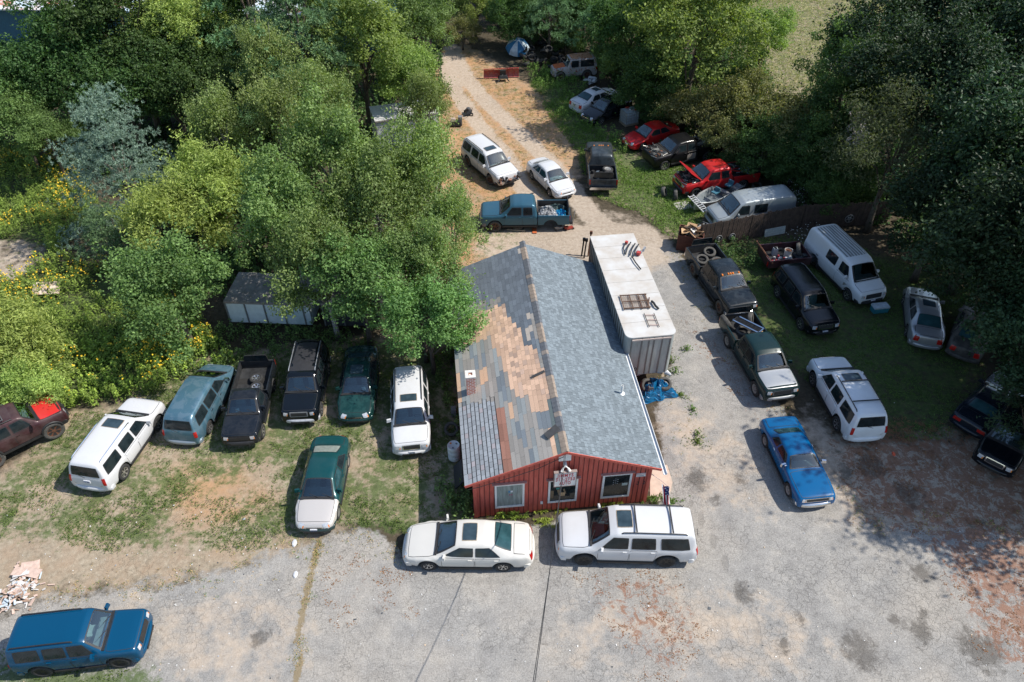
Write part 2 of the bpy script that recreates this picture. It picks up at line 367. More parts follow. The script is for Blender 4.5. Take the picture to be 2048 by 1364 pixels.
class Car:
    def __init__(s, name, label, cat, style, F, Rr, body, L=None, W=None, H=None, anchor='M', hd=None, rim='alloy', group='vehicles parked around the repair yard',
                 hood=None, roof=None, lights=True, bump=None, grille=CHROME, rails=None, sun=False, inter=None, plate='', mirror=True,
                 wheels=(1,1,1,1), bed=True, tint=True, trim=None, lift=0, hoodopen=False, engine=False, doors=None, doorpaint=None, flare=None, steer=0, dz=0, front=None, bars=False, tailc=None, roll=0):
        d = ST[style]; s.d = d; s.st = style
        L = L or d['L']; s.sx = L/d['L']; s.sy = (W or d['W']*2)/(d['W']*2); Hn = max(t[1] for t in d['T']); s.sz = (H or Hn)/Hn; s.L = L; s.lift = lift
        f, r = P(*F), P(*Rr); v = (f-r); v.z = 0; u = v.normalized()
        if hd is not None: u = Vector((math.cos(R(hd)), math.sin(R(hd)), 0))
        if anchor == 'M': c = (f+r)/2
        elif anchor == 'F': c = f - u*L/2
        else: c = r + u*L/2
        s.root = empty(name, (c.x, c.y, dz), math.atan2(u.y, u.x)); tag(s.root, label, cat, group)
        if roll: s.root.rotation_euler = (R(roll), 0, math.atan2(u.y, u.x))
        s.body_m = body; s.rim = rim
        truck = style in ('truck', 'regular')
        # ---- shell
        xe = d['cab'] if truck else d['L']
        xs = set([round(t[0], 3) for k in ('T', 'S', 'PW', 'RW') for t in d[k]])
        xs |= set(np.round(np.arange(.3, xe, .17), 3))
        s.axles = [d['fo'], d['fo']+d['wb']]; Ra = d['wr']*1.17; s.zw = d['wr']
        for a in s.axles:
            xs -= set(x for x in xs if abs(x-a) < Ra+.04 and x not in [t[0] for t in d['T']])
            xs |= set(round(a+Ra*q, 3) for q in (-1.06,-.99,-.9,-.7,-.4,0,.4,.7,.9,.99,1.06))
        xs = sorted(x for x in xs if 0 <= x <= xe)
        out = []
        for x in xs:
            if out and x-out[-1] < .018: continue
            out.append(x)
        st = []
        for x in out:
            w, zs, zt, wr = lin(d['PW'],x), lin(d['S'],x), lin(d['T'],x), lin(d['RW'],x)
            zt = max(zt, zs+.02); zb = d['clr'] + (.06 if x < .1 or x > xe-.1 else 0)
            for a in s.axles:
                if abs(x-a) < Ra: zb = max(zb, s.zw + math.sqrt(Ra*Ra-(x-a)**2))
            h = zs-d['clr']; z3 = max(d['clr']+.42*h, zb+.05); z4 = max(zs-.14, z3+.04); z5 = max(zs-.03, z4+.03)
            g = zt-zs; e = min(.07, g*.35)
            half = [(0,zb),(w*.80,zb),(w*.97,zb+.012),(w,z3),(w*.995,z4),(w*.97,z5),(min(w*.94,w*.9+wr*.05), zs+.02*min(1,g*4)),
                    (((w*.93)+wr+.02)/2, zs+.02+(g-e)*.5), (wr+.015, zt-e), (wr-.05, zt-e*.25), (wr*.5, zt+g*.0+.006), (0, zt+.012)]
            ms = [1,1] + [0]*9
            st.append((s.X(x), [(y*s.sy, z*s.sz+lift) for y, z in half], ms))
        s.me = loft(st, [body, UNDER])
        if front:
            s.me.materials.append(front[0])
            for p in s.me.polygons:
                if p.material_index == 0 and s.d['L']/2-p.center.x/s.sx < front[1] and p.center.z > front[2]: p.material_index = 2
        s.bvh = BVHTree.FromPolygons([v.co[:] for v in s.me.vertices], [p.vertices[:] for p in s.me.polygons])
        # ---- see-through windscreen: open the shell behind it, real seats inside
        x0, x1 = d['ws']; s.cut_ws(x0, x1)
        s.body = obj('body', s.me, s.root)
        wb0, wb1 = lin(d['RW'],x0)*.97, lin(d['RW'],x1)*.93
        s.top('windscreen', [(x0+.0,-wb0),(x0+.0,wb0),(x1,wb1),(x1,-wb1)], [GLASS, BLACKP], border=(.055,.055), n=(10,6), off=.012)
        up = inter or GREYU; zi = d['belt']-.62+lift
        for y in (.36, -.36):
            obj('seat', seat_mesh(up), s.root, (s.X(x1+.30), y*s.sy, zi))
        b = MB(); b.box((s.X((x0+x1)/2-.08), 0, d['belt']-.10+lift), (.62, d['W']*1.45*s.sy, .12)); b.build('dashboard', GREYP, s.root)
        b = MB(); b.lathe([(.15,-.012),(.175,-.012),(.175,.012),(.15,.012),(.15,-.012)], 16, 0, Matrix.Translation((s.X(x1-.05), .36*s.sy, d['belt']+lift)) @ Matrix.Rotation(R(-62), 4, 'Y')); b.build('steering_wheel', BLACKP, s.root)
        # ---- rear window
        kind = d['rw'][0]
        if kind == 'top':
            a0, a1 = d['rw'][1:]; wa, wb_ = lin(d['RW'],a0)*.93, lin(d['RW'],a1)*.95
            s.top('rear_window', [(a0,-wa),(a0,wa),(a1,wb_),(a1,-wb_)], [TINT2 if tint != 'pale' else plain('pale_lit_glass',(.25,.28,.25),.1), BLACKP], border=(.03,.04), n=(10,5), off=.010)
        else:
            z0, z1 = d['rw'][1:]; wr_ = lin(d['RW'], (xe-.25))
            s.side('rear_window', 'x-', [(-wr_*.98,z0),(wr_*.98,z0),(wr_*.86,z1),(-wr_*.86,z1)], [TINT, BLACKP], border=(.02,.03), n=(8,4))
        # ---- side windows, doors, handles
        z0, z1 = d['swz']
        sw = d['sw'] if doors is None or style != 'truck' else d['sw'][:doors]
        for sd_ in (1, -1):
            for i, (a, b_, c_, e_) in enumerate(sw):
                s.side('side_window', 'y+' if sd_ > 0 else 'y-', [(a,z0),(e_,z0),(c_,z1),(b_,z1)], [TINT if (tint and i) or tint == 1 else TINT2, BLACKP], border=(.04,.07), n=(6,4), off=.012)
            for i, (a, b_) in enumerate(d['doors']):
                zb = d['clr']+.14
                pm = doorpaint if (doorpaint and i == len(d['doors'])-1) else body
                rx = s.axles[1]-Ra-.03
                bb = min(b_, rx) if b_ > rx and i else b_
                s.side('door', 'y+' if sd_ > 0 else 'y-', [(a,zb),(bb,zb),(b_,z0-.05),(a,z0-.05)], [pm, BLACKP], border=(.012,.02), n=(6,5), off=.006)
                hp = s.cast((s.X(b_-.16), sd_*3, (z0-.13)*s.sz+lift), (0,-sd_,0))
                if hp: h = MB(); h.box(hp+Vector((0,sd_*.02,0)), (.16,.035,.035)); h.build('door_handle', trim or body, s.root)
            if mirror:
                mp = s.cast((s.X(d['mir']), sd_*3, (d['belt']+.03)*s.sz+lift), (0,-sd_,0))
                if mp:
                    h = MB(); h.box(mp+Vector((-.02,sd_*.13,.07)), (.10,.24,.16), rz=-sd_*R(12), taper=.8); h.box(mp+Vector((0,sd_*.03,.03)), (.06,.10,.04)); h.build('mirror', (trim or body), s.root, angle=R(60))
        # ---- hood, trunk lid, sunroof
        hx0, hx1, hw = d['hood']; hm = hood or body
        if not engine and not hoodopen:
            s.top('hood', [(hx0,-hw*.92),(hx0,hw*.92),(hx1,hw),(hx1,-hw)], [hm, BLACKP], border=(.011,.013), n=(10,8), off=.008, rounding=.05)
        if style != 'coupe':
            b = MB(); b.box((s.X(x0-.04), 0, (lin(d['T'],x0-.04)+.012)*s.sz+lift), (.10, hw*1.9*s.sy, .03)); 
            for y in (-.25, .3): b.tube([(s.X(x0-.02),(y+.3)*s.sy,(lin(d['T'],x0)+.035)*s.sz+lift),(s.X(x0+.12),(y-.1)*s.sy,(lin(d['T'],x0+.12)+.04)*s.sz+lift)], .012, 5)
            b.build('windscreen_wiper', BLACKP, s.root)
        if d['trunk'] and not truck:
            t0, t1, tw = d['trunk']; s.top('trunk_lid', [(t0,-tw),(t0,tw),(t1,tw*.95),(t1,-tw*.95)], [tailc or body, BLACKP], border=(.018,.03), n=(8,5), off=.007)
        if sun and (d['sun'] or sun is not True):
            a, b_, w_ = d['sun'] if sun is True else sun
            s.top('sunroof', [(a,-w_),(a,w_),(b_,w_),(b_,-w_)], [SUNROOF, BLACKP if sun is True else WOODB], border=(.03,.03), n=(6,6), off=.012)
        if roof:
            a, b_ = d['roofx']; wr_ = lin(d['RW'],a)*.9
            s.top('roof_panel', [(a,-wr_),(a,wr_),(b_,wr_),(b_,-wr_)], [roof, roof], n=(6,8), off=.006)
        # ---- lamps, grille, bumpers, plates
        if lights:
            hw_, z0, z1, lw = d['head']
            for sd_ in (1, -1):
                y0, y1 = sd_*(hw_-lw), sd_*(hw_+lw*.55)
                q = [(y0,z0),(y1,z0+.02),(y1,z1),(y0,z1-.02)]
                s.side('headlight', 'x+', q if sd_ < 0 else [q[1],q[0],q[3],q[2]], [HLAMP, AMBER], n=(5,3), off=.014, oblique=sd_*.75, border=None, amber=True)
        tw_, z0, z1, lw = d['tail']
        if not truck:
            for sd_ in (1, -1):
                y0, y1 = sd_*(tw_-lw), sd_*(tw_+lw*.8)
                q = [(y0,z0),(y1,z0),(y1,z1),(y0,z1)]
                s.side('taillight', 'x-', q if sd_ > 0 else [q[1],q[0],q[3],q[2]], [REDL], n=(4,4), off=.014, oblique=sd_*.6)
        gw, z0, z1 = d['gr']
        if grille is not None and not engine:
            s.side('grille', 'x+', [(-gw,z0),(gw,z0),(gw,z1),(-gw,z1)], [BLACKP, grille], border=(.06,.14), n=(8,4), off=.016)
        bm = bump or body; zc = d['clr']
        if not engine: s.bumper(1, bm, zc+.05, zc+.27)
        if not truck: s.bumper(-1, bm, zc+.05, zc+.27)
        if not engine and bm is not CHROME:
            h = MB(); h.box((s.X(0)+.075, 0, (zc+.14)*s.sz+lift), (.035, lin(d['PW'],.3)*1.05*s.sy, .09), taper=.9); h.build('lower_grille', BLACKP, s.root)
        for sd_ in (1, -1):
            xa, xb = s.X(s.axles[0]+Ra+.02), s.X(min(s.axles[1]-Ra-.02, xe)); h = MB(); h.box(((xa+xb)/2, sd_*(d['W']*.985)*s.sy, (zc+.055)*s.sz+lift), (xa-xb, .05, .10)); h.build('rocker_sill', BLACKP, s.root)
        if style in ('suv','boxy','minivan') :
            zz = d['rw'][1]*s.sz+lift+.03; h = MB(); h.tube([(s.X(d['L'])-.03, -.05, zz), (s.X(d['L'])+.02, .3, zz+.10)], .012, 5); h.build('rear_wiper', BLACKP, s.root)
        zf, zr = d['plz']
        if 'f' in plate: s.side('licence_plate', 'x+', [(-.15,zf-.07),(.15,zf-.07),(.15,zf+.07),(-.15,zf+.07)], [PLATE], n=(2,2), off=.07)
        if 'r' in plate: s.side('licence_plate', 'x-', [(-.15,zr-.07),(.15,zr-.07),(.15,zr+.07),(-.15,zr+.07)], [PLATE], n=(2,2), off=.03)
        if rails:
            a, b_ = d['roofx']; y = lin(d['RW'],(a+b_)/2)-.05
            for sd_ in (1, -1):
                pz = [s.cast((s.X(x), sd_*y*s.sy, 5), (0,0,-1)) for x in np.linspace(a+.1, b_-.05, 6)]
                pz = [p+Vector((0,0,.06)) for p in pz if p]
                h = MB(); h.tube([pz[0]-Vector((-.06,0,.06))]+pz+[pz[-1]-Vector((.06,0,.06))], .024, 6); h.build('roof_rail', rails, s.root, smooth=True)
            if bars:
                for x in (a+.55, b_-.5):
                    z = s.cast((s.X(x),0,5),(0,0,-1)).z+.075; h = MB(); h.box((s.X(x),0,z), (.06,2*y*s.sy,.03)); h.build('roof_crossbar', rails, s.root)
        if flare:
            for a in s.axles:
                for sd_ in (1,-1):
                    h = MB(); h.tube([(s.X(a)+math.cos(t)*Ra*1.03, sd_*(d['W']*s.sy), s.zw*s.sz+lift+math.sin(t)*Ra*1.03) for t in np.linspace(0.1, pi-.1, 9)], .05, 6); h.build('fender_flare', flare, s.root, smooth=True)
        # ---- wheels
        wm, rmm = wheel_meshes(d['wr']*(1 if not lift else 1.0)+lift*.5, rim)
        k = 0
        for ia, a in enumerate(s.axles):
            for sd_ in (1, -1):
                if wheels[k]:
                    wo = obj('wheel', wm, s.root, (s.X(a), sd_*(d['W']*s.sy-.135+(.03 if lift else 0)), d['wr']+lift*.5), (0,0,R(steer) if ia == 0 else 0)); obj('rim', rmm, wo)
                k += 1
        if truck and bed: s.make_bed(bm)
        if engine or hoodopen: s.engine_bay(hoodopen, hm)

    def X(s, xf): return (s.d['L']/2 - xf)*s.sx
    def cast(s, o, dr):
        h = s.bvh.ray_cast(Vector(o), Vector(dr).normalized()); return h[0]
    def cut_ws(s, x0, x1):
        d = s.d; dl = []
        for p in s.me.polygons:
            c = p.center; xf = d['L']/2 - c.x/s.sx
            if x0+.045 < xf < x1-.03 and p.normal.z > .3:
                t = (xf-x0)/(x1-x0); w = (lin(d['RW'],x0)*.97*(1-t)+lin(d['RW'],x1)*.93*t)*s.sy
                if abs(c.y) < w-.05 and c.z > (lin(d['T'],xf)-.10)*s.sz+s.lift: dl.append(p.index)
        bm = bmesh.new(); bm.from_mesh(s.me); bm.faces.ensure_lookup_table()
        bmesh.ops.delete(bm, geom=[bm.faces[i] for i in dl], context='FACES'); bm.to_mesh(s.me); bm.free(); s.me.update()
    def panel(s, name, pts, n, mats, border, mflag):
        """pts: grid [(j,i)] of (point, normal) -> curved plate lying on the shell, with a rolled edge"""
        nx, ny = n
        v = []; f = []; mi = []
        for row in pts:
            for p in row: v.append(p[0])
        W_ = nx+1
        for j in range(ny):
            for i in range(nx):
                f.append([j*W_+i, j*W_+i+1, (j+1)*W_+i+1, (j+1)*W_+i]); mi.append(mflag(i, j))
        edge = [(0,i) for i in range(W_)] + [(j,nx) for j in range(1,ny+1)] + [(ny,i) for i in range(nx-1,-1,-1)] + [(j,0) for j in range(ny-1,0,-1)]
        b = len(v)
        for (j, i) in edge: v.append(pts[j][i][0]-pts[j][i][1]*.05)
        m = len(edge)
        for q in range(m):
            a1, a2 = edge[q][0]*W_+edge[q][1], edge[(q+1)%m][0]*W_+edge[(q+1)%m][1]
            f.append([a2, a1, b+q, b+(q+1)%m]); mi.append(len(mats)-1 if border else 0)
        q0 = f[len(f)//2 if False else (ny//2)*nx+nx//2]; A_, B_, C_ = (Vector(v[k]) for k in q0[:3])
        if (B_-A_).cross(C_-A_).dot(pts[ny//2][nx//2][1]) < 0: f = [k[::-1] for k in f]
        me = bpy.data.meshes.new(name); me.from_pydata(v, [], f); me.update()
        for mt in mats: me.materials.append(mt)
        me.polygons.foreach_set('material_index', mi); me.polygons.foreach_set('use_smooth', np.ones(len(f), bool)); me.set_sharp_from_angle(angle=R(50))
        return obj(name, me, s.root)
    def grid(s, n, border, rounding=.03):
        nx, ny = n
        def line(k, e):
            a = list(np.linspace(0, 1, k+1))
            if e: a = [0, e] + list(np.linspace(e, 1-e, k-1))[1:-1] + [1-e, 1]
            return a
        ex, ey = border if border else (0, 0)
        return line(nx, ex), line(ny, ey)
    def _mk(s, name, q, n, mats, border, castf, off, rounding, amber=False):
        us, vs = s.grid(n, border); pts = []
        nx, ny = len(us)-1, len(vs)-1
        for tv in vs:
            row = []
            for tu in us:
                a, b = tu*2-1, tv*2-1
                a2 = a*(1-rounding*b**6); b2 = b*(1-rounding*1.4*a**6); uu, vv = (a2+1)/2, (b2+1)/2
                p = [(1-vv)*((1-uu)*q[0][k]+uu*q[1][k]) + vv*((1-uu)*q[3][k]+uu*q[2][k]) for k in (0, 1)]
                hit, nn = castf(p)
                row.append((hit+nn*off, nn))
            pts.append(row)
        fl = (lambda i, j: (1 if (i in (0, nx-1) or j in (0, ny-1)) else 0)) if border else ((lambda i, j: 1 if i == 0 and j < ny-1 else 0) if amber else (lambda i, j: 0))
        return s.panel(name, pts, (nx, ny), mats, border, fl)
    def top(s, name, q, mats, border=None, n=(6,6), off=.008, rounding=.03):
        last = [1.0]
        def cf(p):
            h = s.bvh.ray_cast(Vector((s.X(p[0]), p[1]*s.sy, 5)), Vector((0,0,-1)))
            if h[0] is None: return Vector((s.X(p[0]), p[1]*s.sy, last[0])), Vector((0,0,1))
            last[0] = h[0].z; nn = h[1] if h[1].z > 0 else -h[1]; return h[0], nn
        # orientation: make first axis y, second x
        return s._mk(name, q, n, mats, border, cf, off, rounding)
    def side(s, name, dr, q, mats, border=None, n=(6,4), off=.010, oblique=0, rounding=.03, amber=False):
        sg = 1 if dr[1] == '+' else -1
        def cf(p):
            if dr[0] == 'y': o = Vector((s.X(p[0]), sg*4, p[1]*s.sz+s.lift)); v = Vector((0,-sg,0))
            else:
                y = p[0]*s.sy; o = Vector((sg*s.L*.5, y, p[1]*s.sz+s.lift)); v = Vector((-sg, -oblique, 0)).normalized(); o = o - v*1.0 + Vector((0,0,0))
            h = s.bvh.ray_cast(o, v)
            if h[0] is None or (dr[0] == 'x' and (h[0]-o).length > 2.2):
                return (o+v*1.06 if dr[0] == 'x' else Vector((o.x, sg*s.d['W']*s.sy*.9, o.z))), -v
            nn = h[1] if h[1].dot(v) < 0 else -h[1]; return h[0], nn
        return s._mk(name, q, n, mats, border, cf, off, rounding, amber)
    def bumper(s, sg, mat, z0, z1):
        d = s.d; xe = 0 if sg > 0 else d['L']; ys = np.linspace(-1, 1, 15)
        v = []; f = []
        W_ = lin(d['PW'], .3 if sg > 0 else d['L']-.3)*s.sy*1.0
        k = 0
        for y in ys:
            bul = abs(y)**3.2*.22
            xb = s.X(xe) + sg*.06 - sg*bul
            for (dx, z) in ((-.20,z0),(0,z0+.01),(.025,(z0+z1)/2),(0,z1-.015),(-.05,z1),(-.20,z1)):
                v.append((xb+sg*dx, y*W_, z*s.sz+s.lift))
        for i in range(len(ys)-1):
            for j in range(6): f.append([i*6+j, (i+1)*6+j, (i+1)*6+(j+1)%6, i*6+(j+1)%6][::sg])
        f.append(list(range(6))[::-sg]); f.append([(len(ys)-1)*6+j for j in range(6)][::sg])
        me = bpy.data.meshes.new('bumper'); me.from_pydata(v, [], f); fixn(me); me.materials.append(mat)
        me.polygons.foreach_set('use_smooth', np.ones(len(f), bool)); me.set_sharp_from_angle(angle=R(60)); obj('bumper', me, s.root)
    def make_bed(s, bm):
        d = s.d; x0, x1 = d['cab']+.04, d['L']; w = d['W']; rail = d['belt']+.02; fl = .72; Ra = d['wr']*1.17; a = s.axles[1]; st = []
        xs = sorted(set([x0, x0+.05, x0+.07, x1-.10, x1-.08, x1-.02, x1] + [a+Ra*q for q in (-1.03,-.98,-.9,-.7,-.4,0,.4,.7,.9,.98,1.03)] + list(np.arange(x0+.25, x1-.2, .3))))
        for x in xs:
            zb = d['clr']+.12
            if abs(x-a) < Ra: zb = max(zb, s.zw + math.sqrt(Ra*Ra-(x-a)**2))
            inn = x0+.06 < x < x1-.09; t = (lambda z: z if inn else rail)
            ww = w*(.985 if x > x1-.03 else 1)
            half = [(0,zb),(ww*.8,zb),(ww*.975,zb+.01),(ww,max(zb+.05,(zb+rail)/2)),(ww*.99,rail-.04),(ww*.975,rail),(ww*.91,rail),(ww*.90,t(rail-.02)),(ww*.89,t(fl+.02)),(ww*.86,t(fl)),(ww*.4,t(fl)),(0,t(fl))]
            st.append((s.X(x), [(y*s.sy, z*s.sz+s.lift) for y, z in half], [1,1,0,0,0,0,2,2,2,2,2]))
        me = loft(st, [s.body_m, UNDER, plain('bed_liner', (.022,.023,.025), .7, var=.6, scale=5)], sub=0)
        me.set_sharp_from_angle(angle=R(40)); s.bed = obj('cargo_bed', me, s.root)
        bed_b = BVHTree.FromPolygons([v.co[:] for v in me.vertices], [p.vertices[:] for p in me.polygons])
        for sd_ in (1,-1):
            b = MB(); b.box((s.X(x1)-.01, sd_*(w*.93)*s.sy, (rail-.22)*s.sz+s.lift), (.04,.10*s.sy,.34), m=0); b.build('taillight', REDL, s.root)
        b = MB(); b.box((s.X(x1)-.012, 0, (rail-.24)*s.sz+s.lift), (.03, w*1.66*s.sy, .42), m=0); b.box((s.X(x1)-.03, 0, (rail-.12)*s.sz+s.lift), (.02,.25,.05), m=1); b.build('tailgate', [s.body_m, BLACKP], s.root)
        b = MB(); b.box((s.X(x1)-.12, 0, (d['clr']+.2)*s.sz+s.lift), (.2, w*1.86*s.sy, .18), taper=.92); b.build('rear_bumper', CHROME if bm in (CHROME,) else BLACKP, s.root)
        s.bedz = fl*s.sz+s.lift; s.bedx = s.X((x0+x1)/2)
    def engine_bay(s, open_hood, hm):
        d = s.d; hx0, hx1, hw = d['hood']; r2 = random.Random(3)
        zt = (lin(d['T'], hx0+.3))*s.sz+s.lift
        s.top('engine_bay', [(hx0,-hw),(hx0,hw),(hx1-.02,hw),(hx1-.02,-hw)], [UNDER], n=(6,6), off=.012)
        b = MB()
        for i in range(46):
            x = r2.uniform(hx0+.02, hx1-.1); y = r2.uniform(-hw*.9, hw*.9); z = lin(d['T'],x)*s.sz+s.lift+r2.uniform(.0,.06)
            k = r2.random()
            if k < .55: b.box((s.X(x), y, z), (r2.uniform(.06,.22), r2.uniform(.05,.2), r2.uniform(.05,.12)), rz=r2.uniform(0,3), m=r2.choice((0,0,0,1,1,2)), taper=.8)
            else:
                b.tube([(s.X(x), y, z), (s.X(x)+r2.uniform(-.25,.25), y+r2.uniform(-.3,.3), z+r2.uniform(.0,.1)), (s.X(x)+r2.uniform(-.3,.3), y+r2.uniform(-.3,.3), z)], .02, 5, m=r2.choice((0,0,1)))
        b.box((s.X((hx0+hx1)/2), 0, zt+.0), (.5,.45,.22), m=1, taper=.8)
        b.build('engine', [BLACKP, STEEL, RUSTY], s.root)
        if open_hood:
            b = MB(); L_ = (hx1-hx0)*s.sx; b.box((0,0,0), (L_, hw*2*s.sy, .045), m=0, taper=.96)
            o = b.build('hood', [hm], s.root, angle=R(40)); an = R(38)
            o.location = (s.X(hx1)+L_/2*math.cos(an), 0, zt+.12+L_/2*math.sin(an)); o.rotation_euler = (0, -an, 0)
# ------------------------------------------------------------ ground
def poly_w(px, z=0): return np.array([[*P(u, v, z)[:2]] for u, v in px])
def inside(poly, X, Y):
    r = np.zeros(X.shape, bool); n = len(poly)
    for i in range(n):
        x1, y1 = poly[i]; x2, y2 = poly[(i+1) % n]
        if y1 == y2: continue
        c = ((y1 > Y) != (y2 > Y)) & (X < (x2-x1)*(Y-y1)/(y2-y1)+x1); r ^= c
    return r
def blur(a, k):
    for _ in range(k):
        a = (a + np.roll(a,1,0)+np.roll(a,-1,0)+np.roll(a,1,1)+np.roll(a,-1,1))/5
    return a
gx = np.concatenate([-np.geomspace(48, 1600, 26)[::-1], np.arange(-47.7, 48, .3), np.geomspace(48, 1600, 26)])
gy = np.concatenate([-np.geomspace(8, 1500, 24)[::-1], np.arange(-7.8, 95, .3), np.geomspace(95, 1700, 24)])
GX, GY = np.meshgrid(gx, gy)
ASPH = [(-700,1330),(-300,1240),(0,1212),(120,1190),(330,1168),(500,1124),(636,1086),(642,1062),(772,1060),(785,1092),(802,1128),(960,1128),(1062,1046),(1300,1022),(1345,985),(1322,900),(1305,820),(1330,770),(1345,700),(1300,560),(1272,490),(1350,490),(1400,570),(1450,660),(1520,770),(1600,860),(1690,980),(1700,1040),(1900,1050),(2300,1075),(2900,1500),(2900,2100),(-900,2100)]
DIRT = [(940,520),(955,470),(980,446),(1150,440),(1160,385),(1062,330),(1000,255),(945,190),(903,115),(880,60),(930,48),(962,120),(1012,190),(1092,240),(1152,310),(1182,396),(1290,430),(1350,485),(1340,520),(1290,560),(1190,525),(1000,525)]
DUST = [(1300,830),(1345,740),(1400,800),(1480,860),(1545,940),(1600,1020),(1560,1060),(1420,1010),(1340,1000),(1320,900)]
DUST2 = [(1080,1180),(1250,1190),(1400,1150),(1640,1200),(1750,1300),(1500,1400),(1300,1330),(1100,1400)]
DUST3 = [(0,1230),(300,1180),(560,1150),(640,1200),(620,1420),(350,1400),(300,1300)]
STRAW = [(850,560),(850,100),(930,85),(1080,180),(1120,235),(1165,330),(1110,440),(1000,530)]
GRASS_L = [(-100,1010),(60,905),(120,830),(260,800),(330,715),(900,660),(960,1070),(785,1062),(775,1052),(640,1056),(632,1082),(500,1100),(300,1112),(0,1085),(-200,1150)]
GRASS_L2 = [(-100,1290),(30,1300),(330,1330),(340,1420),(-100,1500)]
GRASS_M = [(1100,120),(1180,240),(1260,300),(1440,350),(1420,400),(1380,500),(1330,470),(1290,432),(1185,392),(1150,300),(1100,235),(1060,170)]
GRASS_R = [(1380,480),(1640,470),(1960,560),(1975,760),(1900,880),(1730,880),(1610,760),(1530,700),(1450,610)]
FIELD = [(1440,-140),(2100,-140),(1850,80),(1720,170),(1560,230),(1470,120)]
MEADOW = [(-400,280),(160,300),(200,420),(120,520),(330,560),(450,700),(300,790),(100,830),(-60,905),(-400,900)]
GRAVEL_L = [(-300,470),(60,480),(100,505),(70,545),(-20,580),(-300,620)]
RUSTL = [(1640,860),(1760,820),(1960,860),(2150,960),(2300,1120),(2250,1400),(1960,1330),(1900,1200),(1850,1080),(1700,1050)]
RUST2 = [(1130,1140),(1360,1140),(1420,1250),(1380,1400),(1290,1390),(1240,1280),(1180,1230)]
RUST3 = [(1340,600),(1450,690),(1530,800),(1640,900),(1560,900),(1440,760),(1380,680)]
CONC = [(1300,935),(1330,930),(1345,960),(1335,1000),(1302,1000)]
def M_(px, k): return blur(inside(poly_w(px), GX, GY).astype(float), k)
asph = np.where(GX < -8.5, M_(ASPH, 45), M_(ASPH, 6)); dirt = np.maximum.reduce([M_(DIRT, 8), .85*M_([(1560,760),(1700,880),(1950,860),(2300,900),(2400,1100),(1690,1060),(1600,900)], 14), .62*M_(DUST, 22), .58*M_(DUST2, 26), .62*M_(DUST3, 22), .75*M_(GRAVEL_L, 6), M_(CONC, 1)])
LOT_R = [(1380,480),(1700,470),(1960,560),(2300,760),(2400,1100),(1690,1060),(1600,900),(1450,640)]
straw = np.maximum.reduce([.9*M_(STRAW, 10), M_(FIELD, 20), .6*M_(GRASS_M, 12), .95*M_(GRASS_L, 8), .85*M_([(-200,960),(200,940),(640,1040),(640,1120),(300,1180),(-200,1220)], 14)])
grass = np.maximum.reduce([.60*M_(GRASS_L, 9), .7*M_(GRASS_L2, 6), .70*M_(GRASS_M, 14), .60*M_(GRASS_R, 10), .6*M_(MEADOW, 10), .5*M_(FIELD, 10), .40*M_(STRAW, 12),
    M_([(620,990),(960,960),(965,1035),(800,1075),(640,1050)], 3)*.62])
for (u_, v_, r_) in [(330,890,1.5),(435,1010,1.5),(365,1035,.7),(520,950,.8),(270,850,1.2),(700,925,.7),(855,930,.6),(545,985,.6),(640,820,.7),(90,1000,1.0),(240,1010,.6),(760,880,.6),(880,1000,.7)]:
    q = P(u_, v_); grass = grass*(1-.55*np.exp(-((GX-q.x)**2+(GY-q.y)**2*1.2)/r_**2))
# far fields past the woods
far = ((GY > 92) | (np.abs(GX) > 75)).astype(float); straw = np.maximum(straw, far*.6); grass = np.maximum(grass, far*.5)
rust = np.maximum.reduce([.56*M_(RUSTL, 16), .45*M_(RUST2, 14), .47*M_(RUST3, 10), M_([(640,1090),(820,1140),(860,1230),(650,1260)], 10)*.28])
def track(px, w):
    q = poly_w(px); d = np.full(GX.shape, 1e9)
    for i in range(len(q)-1):
        ax, ay = q[i]; bx, by = q[i+1]; L2 = (bx-ax)**2+(by-ay)**2
        t = np.clip(((GX-ax)*(bx-ax)+(GY-ay)*(by-ay))/L2, 0, 1); d = np.minimum(d, np.hypot(GX-ax-t*(bx-ax), GY-ay-t*(by-ay)))
    return np.clip(1.35-d/w, 0, 1)
tr = np.maximum(track([(905,95),(935,160),(985,215),(1050,275),(1120,345),(1180,430),(1290,500)], .8), track([(885,110),(905,170),(950,240),(1010,310),(1050,380),(1120,450),(1230,500)], .75))
dirt = np.maximum(dirt*(.85-.62*np.clip((GY-40.5)/3, 0, 1)*(GX < 12)), tr*1.25); 
asph_line = track([(640,1075),(612,1180),(600,1280),(585,1420)], .16)*.85      # weedy joint across the lot
joint2 = track([(1530,1300),(1480,1180),(1380,1000)], .12)
oil = np.zeros(GX.shape)
for (u, v, r) in [(1395,958,.55),(1480,960,.35),(1430,998,.3),(1820,990,.7),(1760,1060,.4),(1850,1150,.5),(1490,1190,.45),(1565,1290,.3),(1720,1300,.75),(1790,1240,.3),(1840,1260,.5),(1960,1300,.8),(1845,1225,.25),(1740,930,.7),(1690,940,.4),(1600,1235,.25),(520,1275,.35)]:
    q = P(u, v); oil = np.maximum(oil, np.clip(1.3-np.hypot((GX-q.x), (GY-q.y)*.8)/r, 0, 1))
grass = grass*(1-.5*M_(GRAVEL_L, 4))*(1-.9*np.clip(tr,0,1)); n_ = GX.shape
ver = np.c_[GX.ravel(), GY.ravel(), np.zeros(GX.size)]
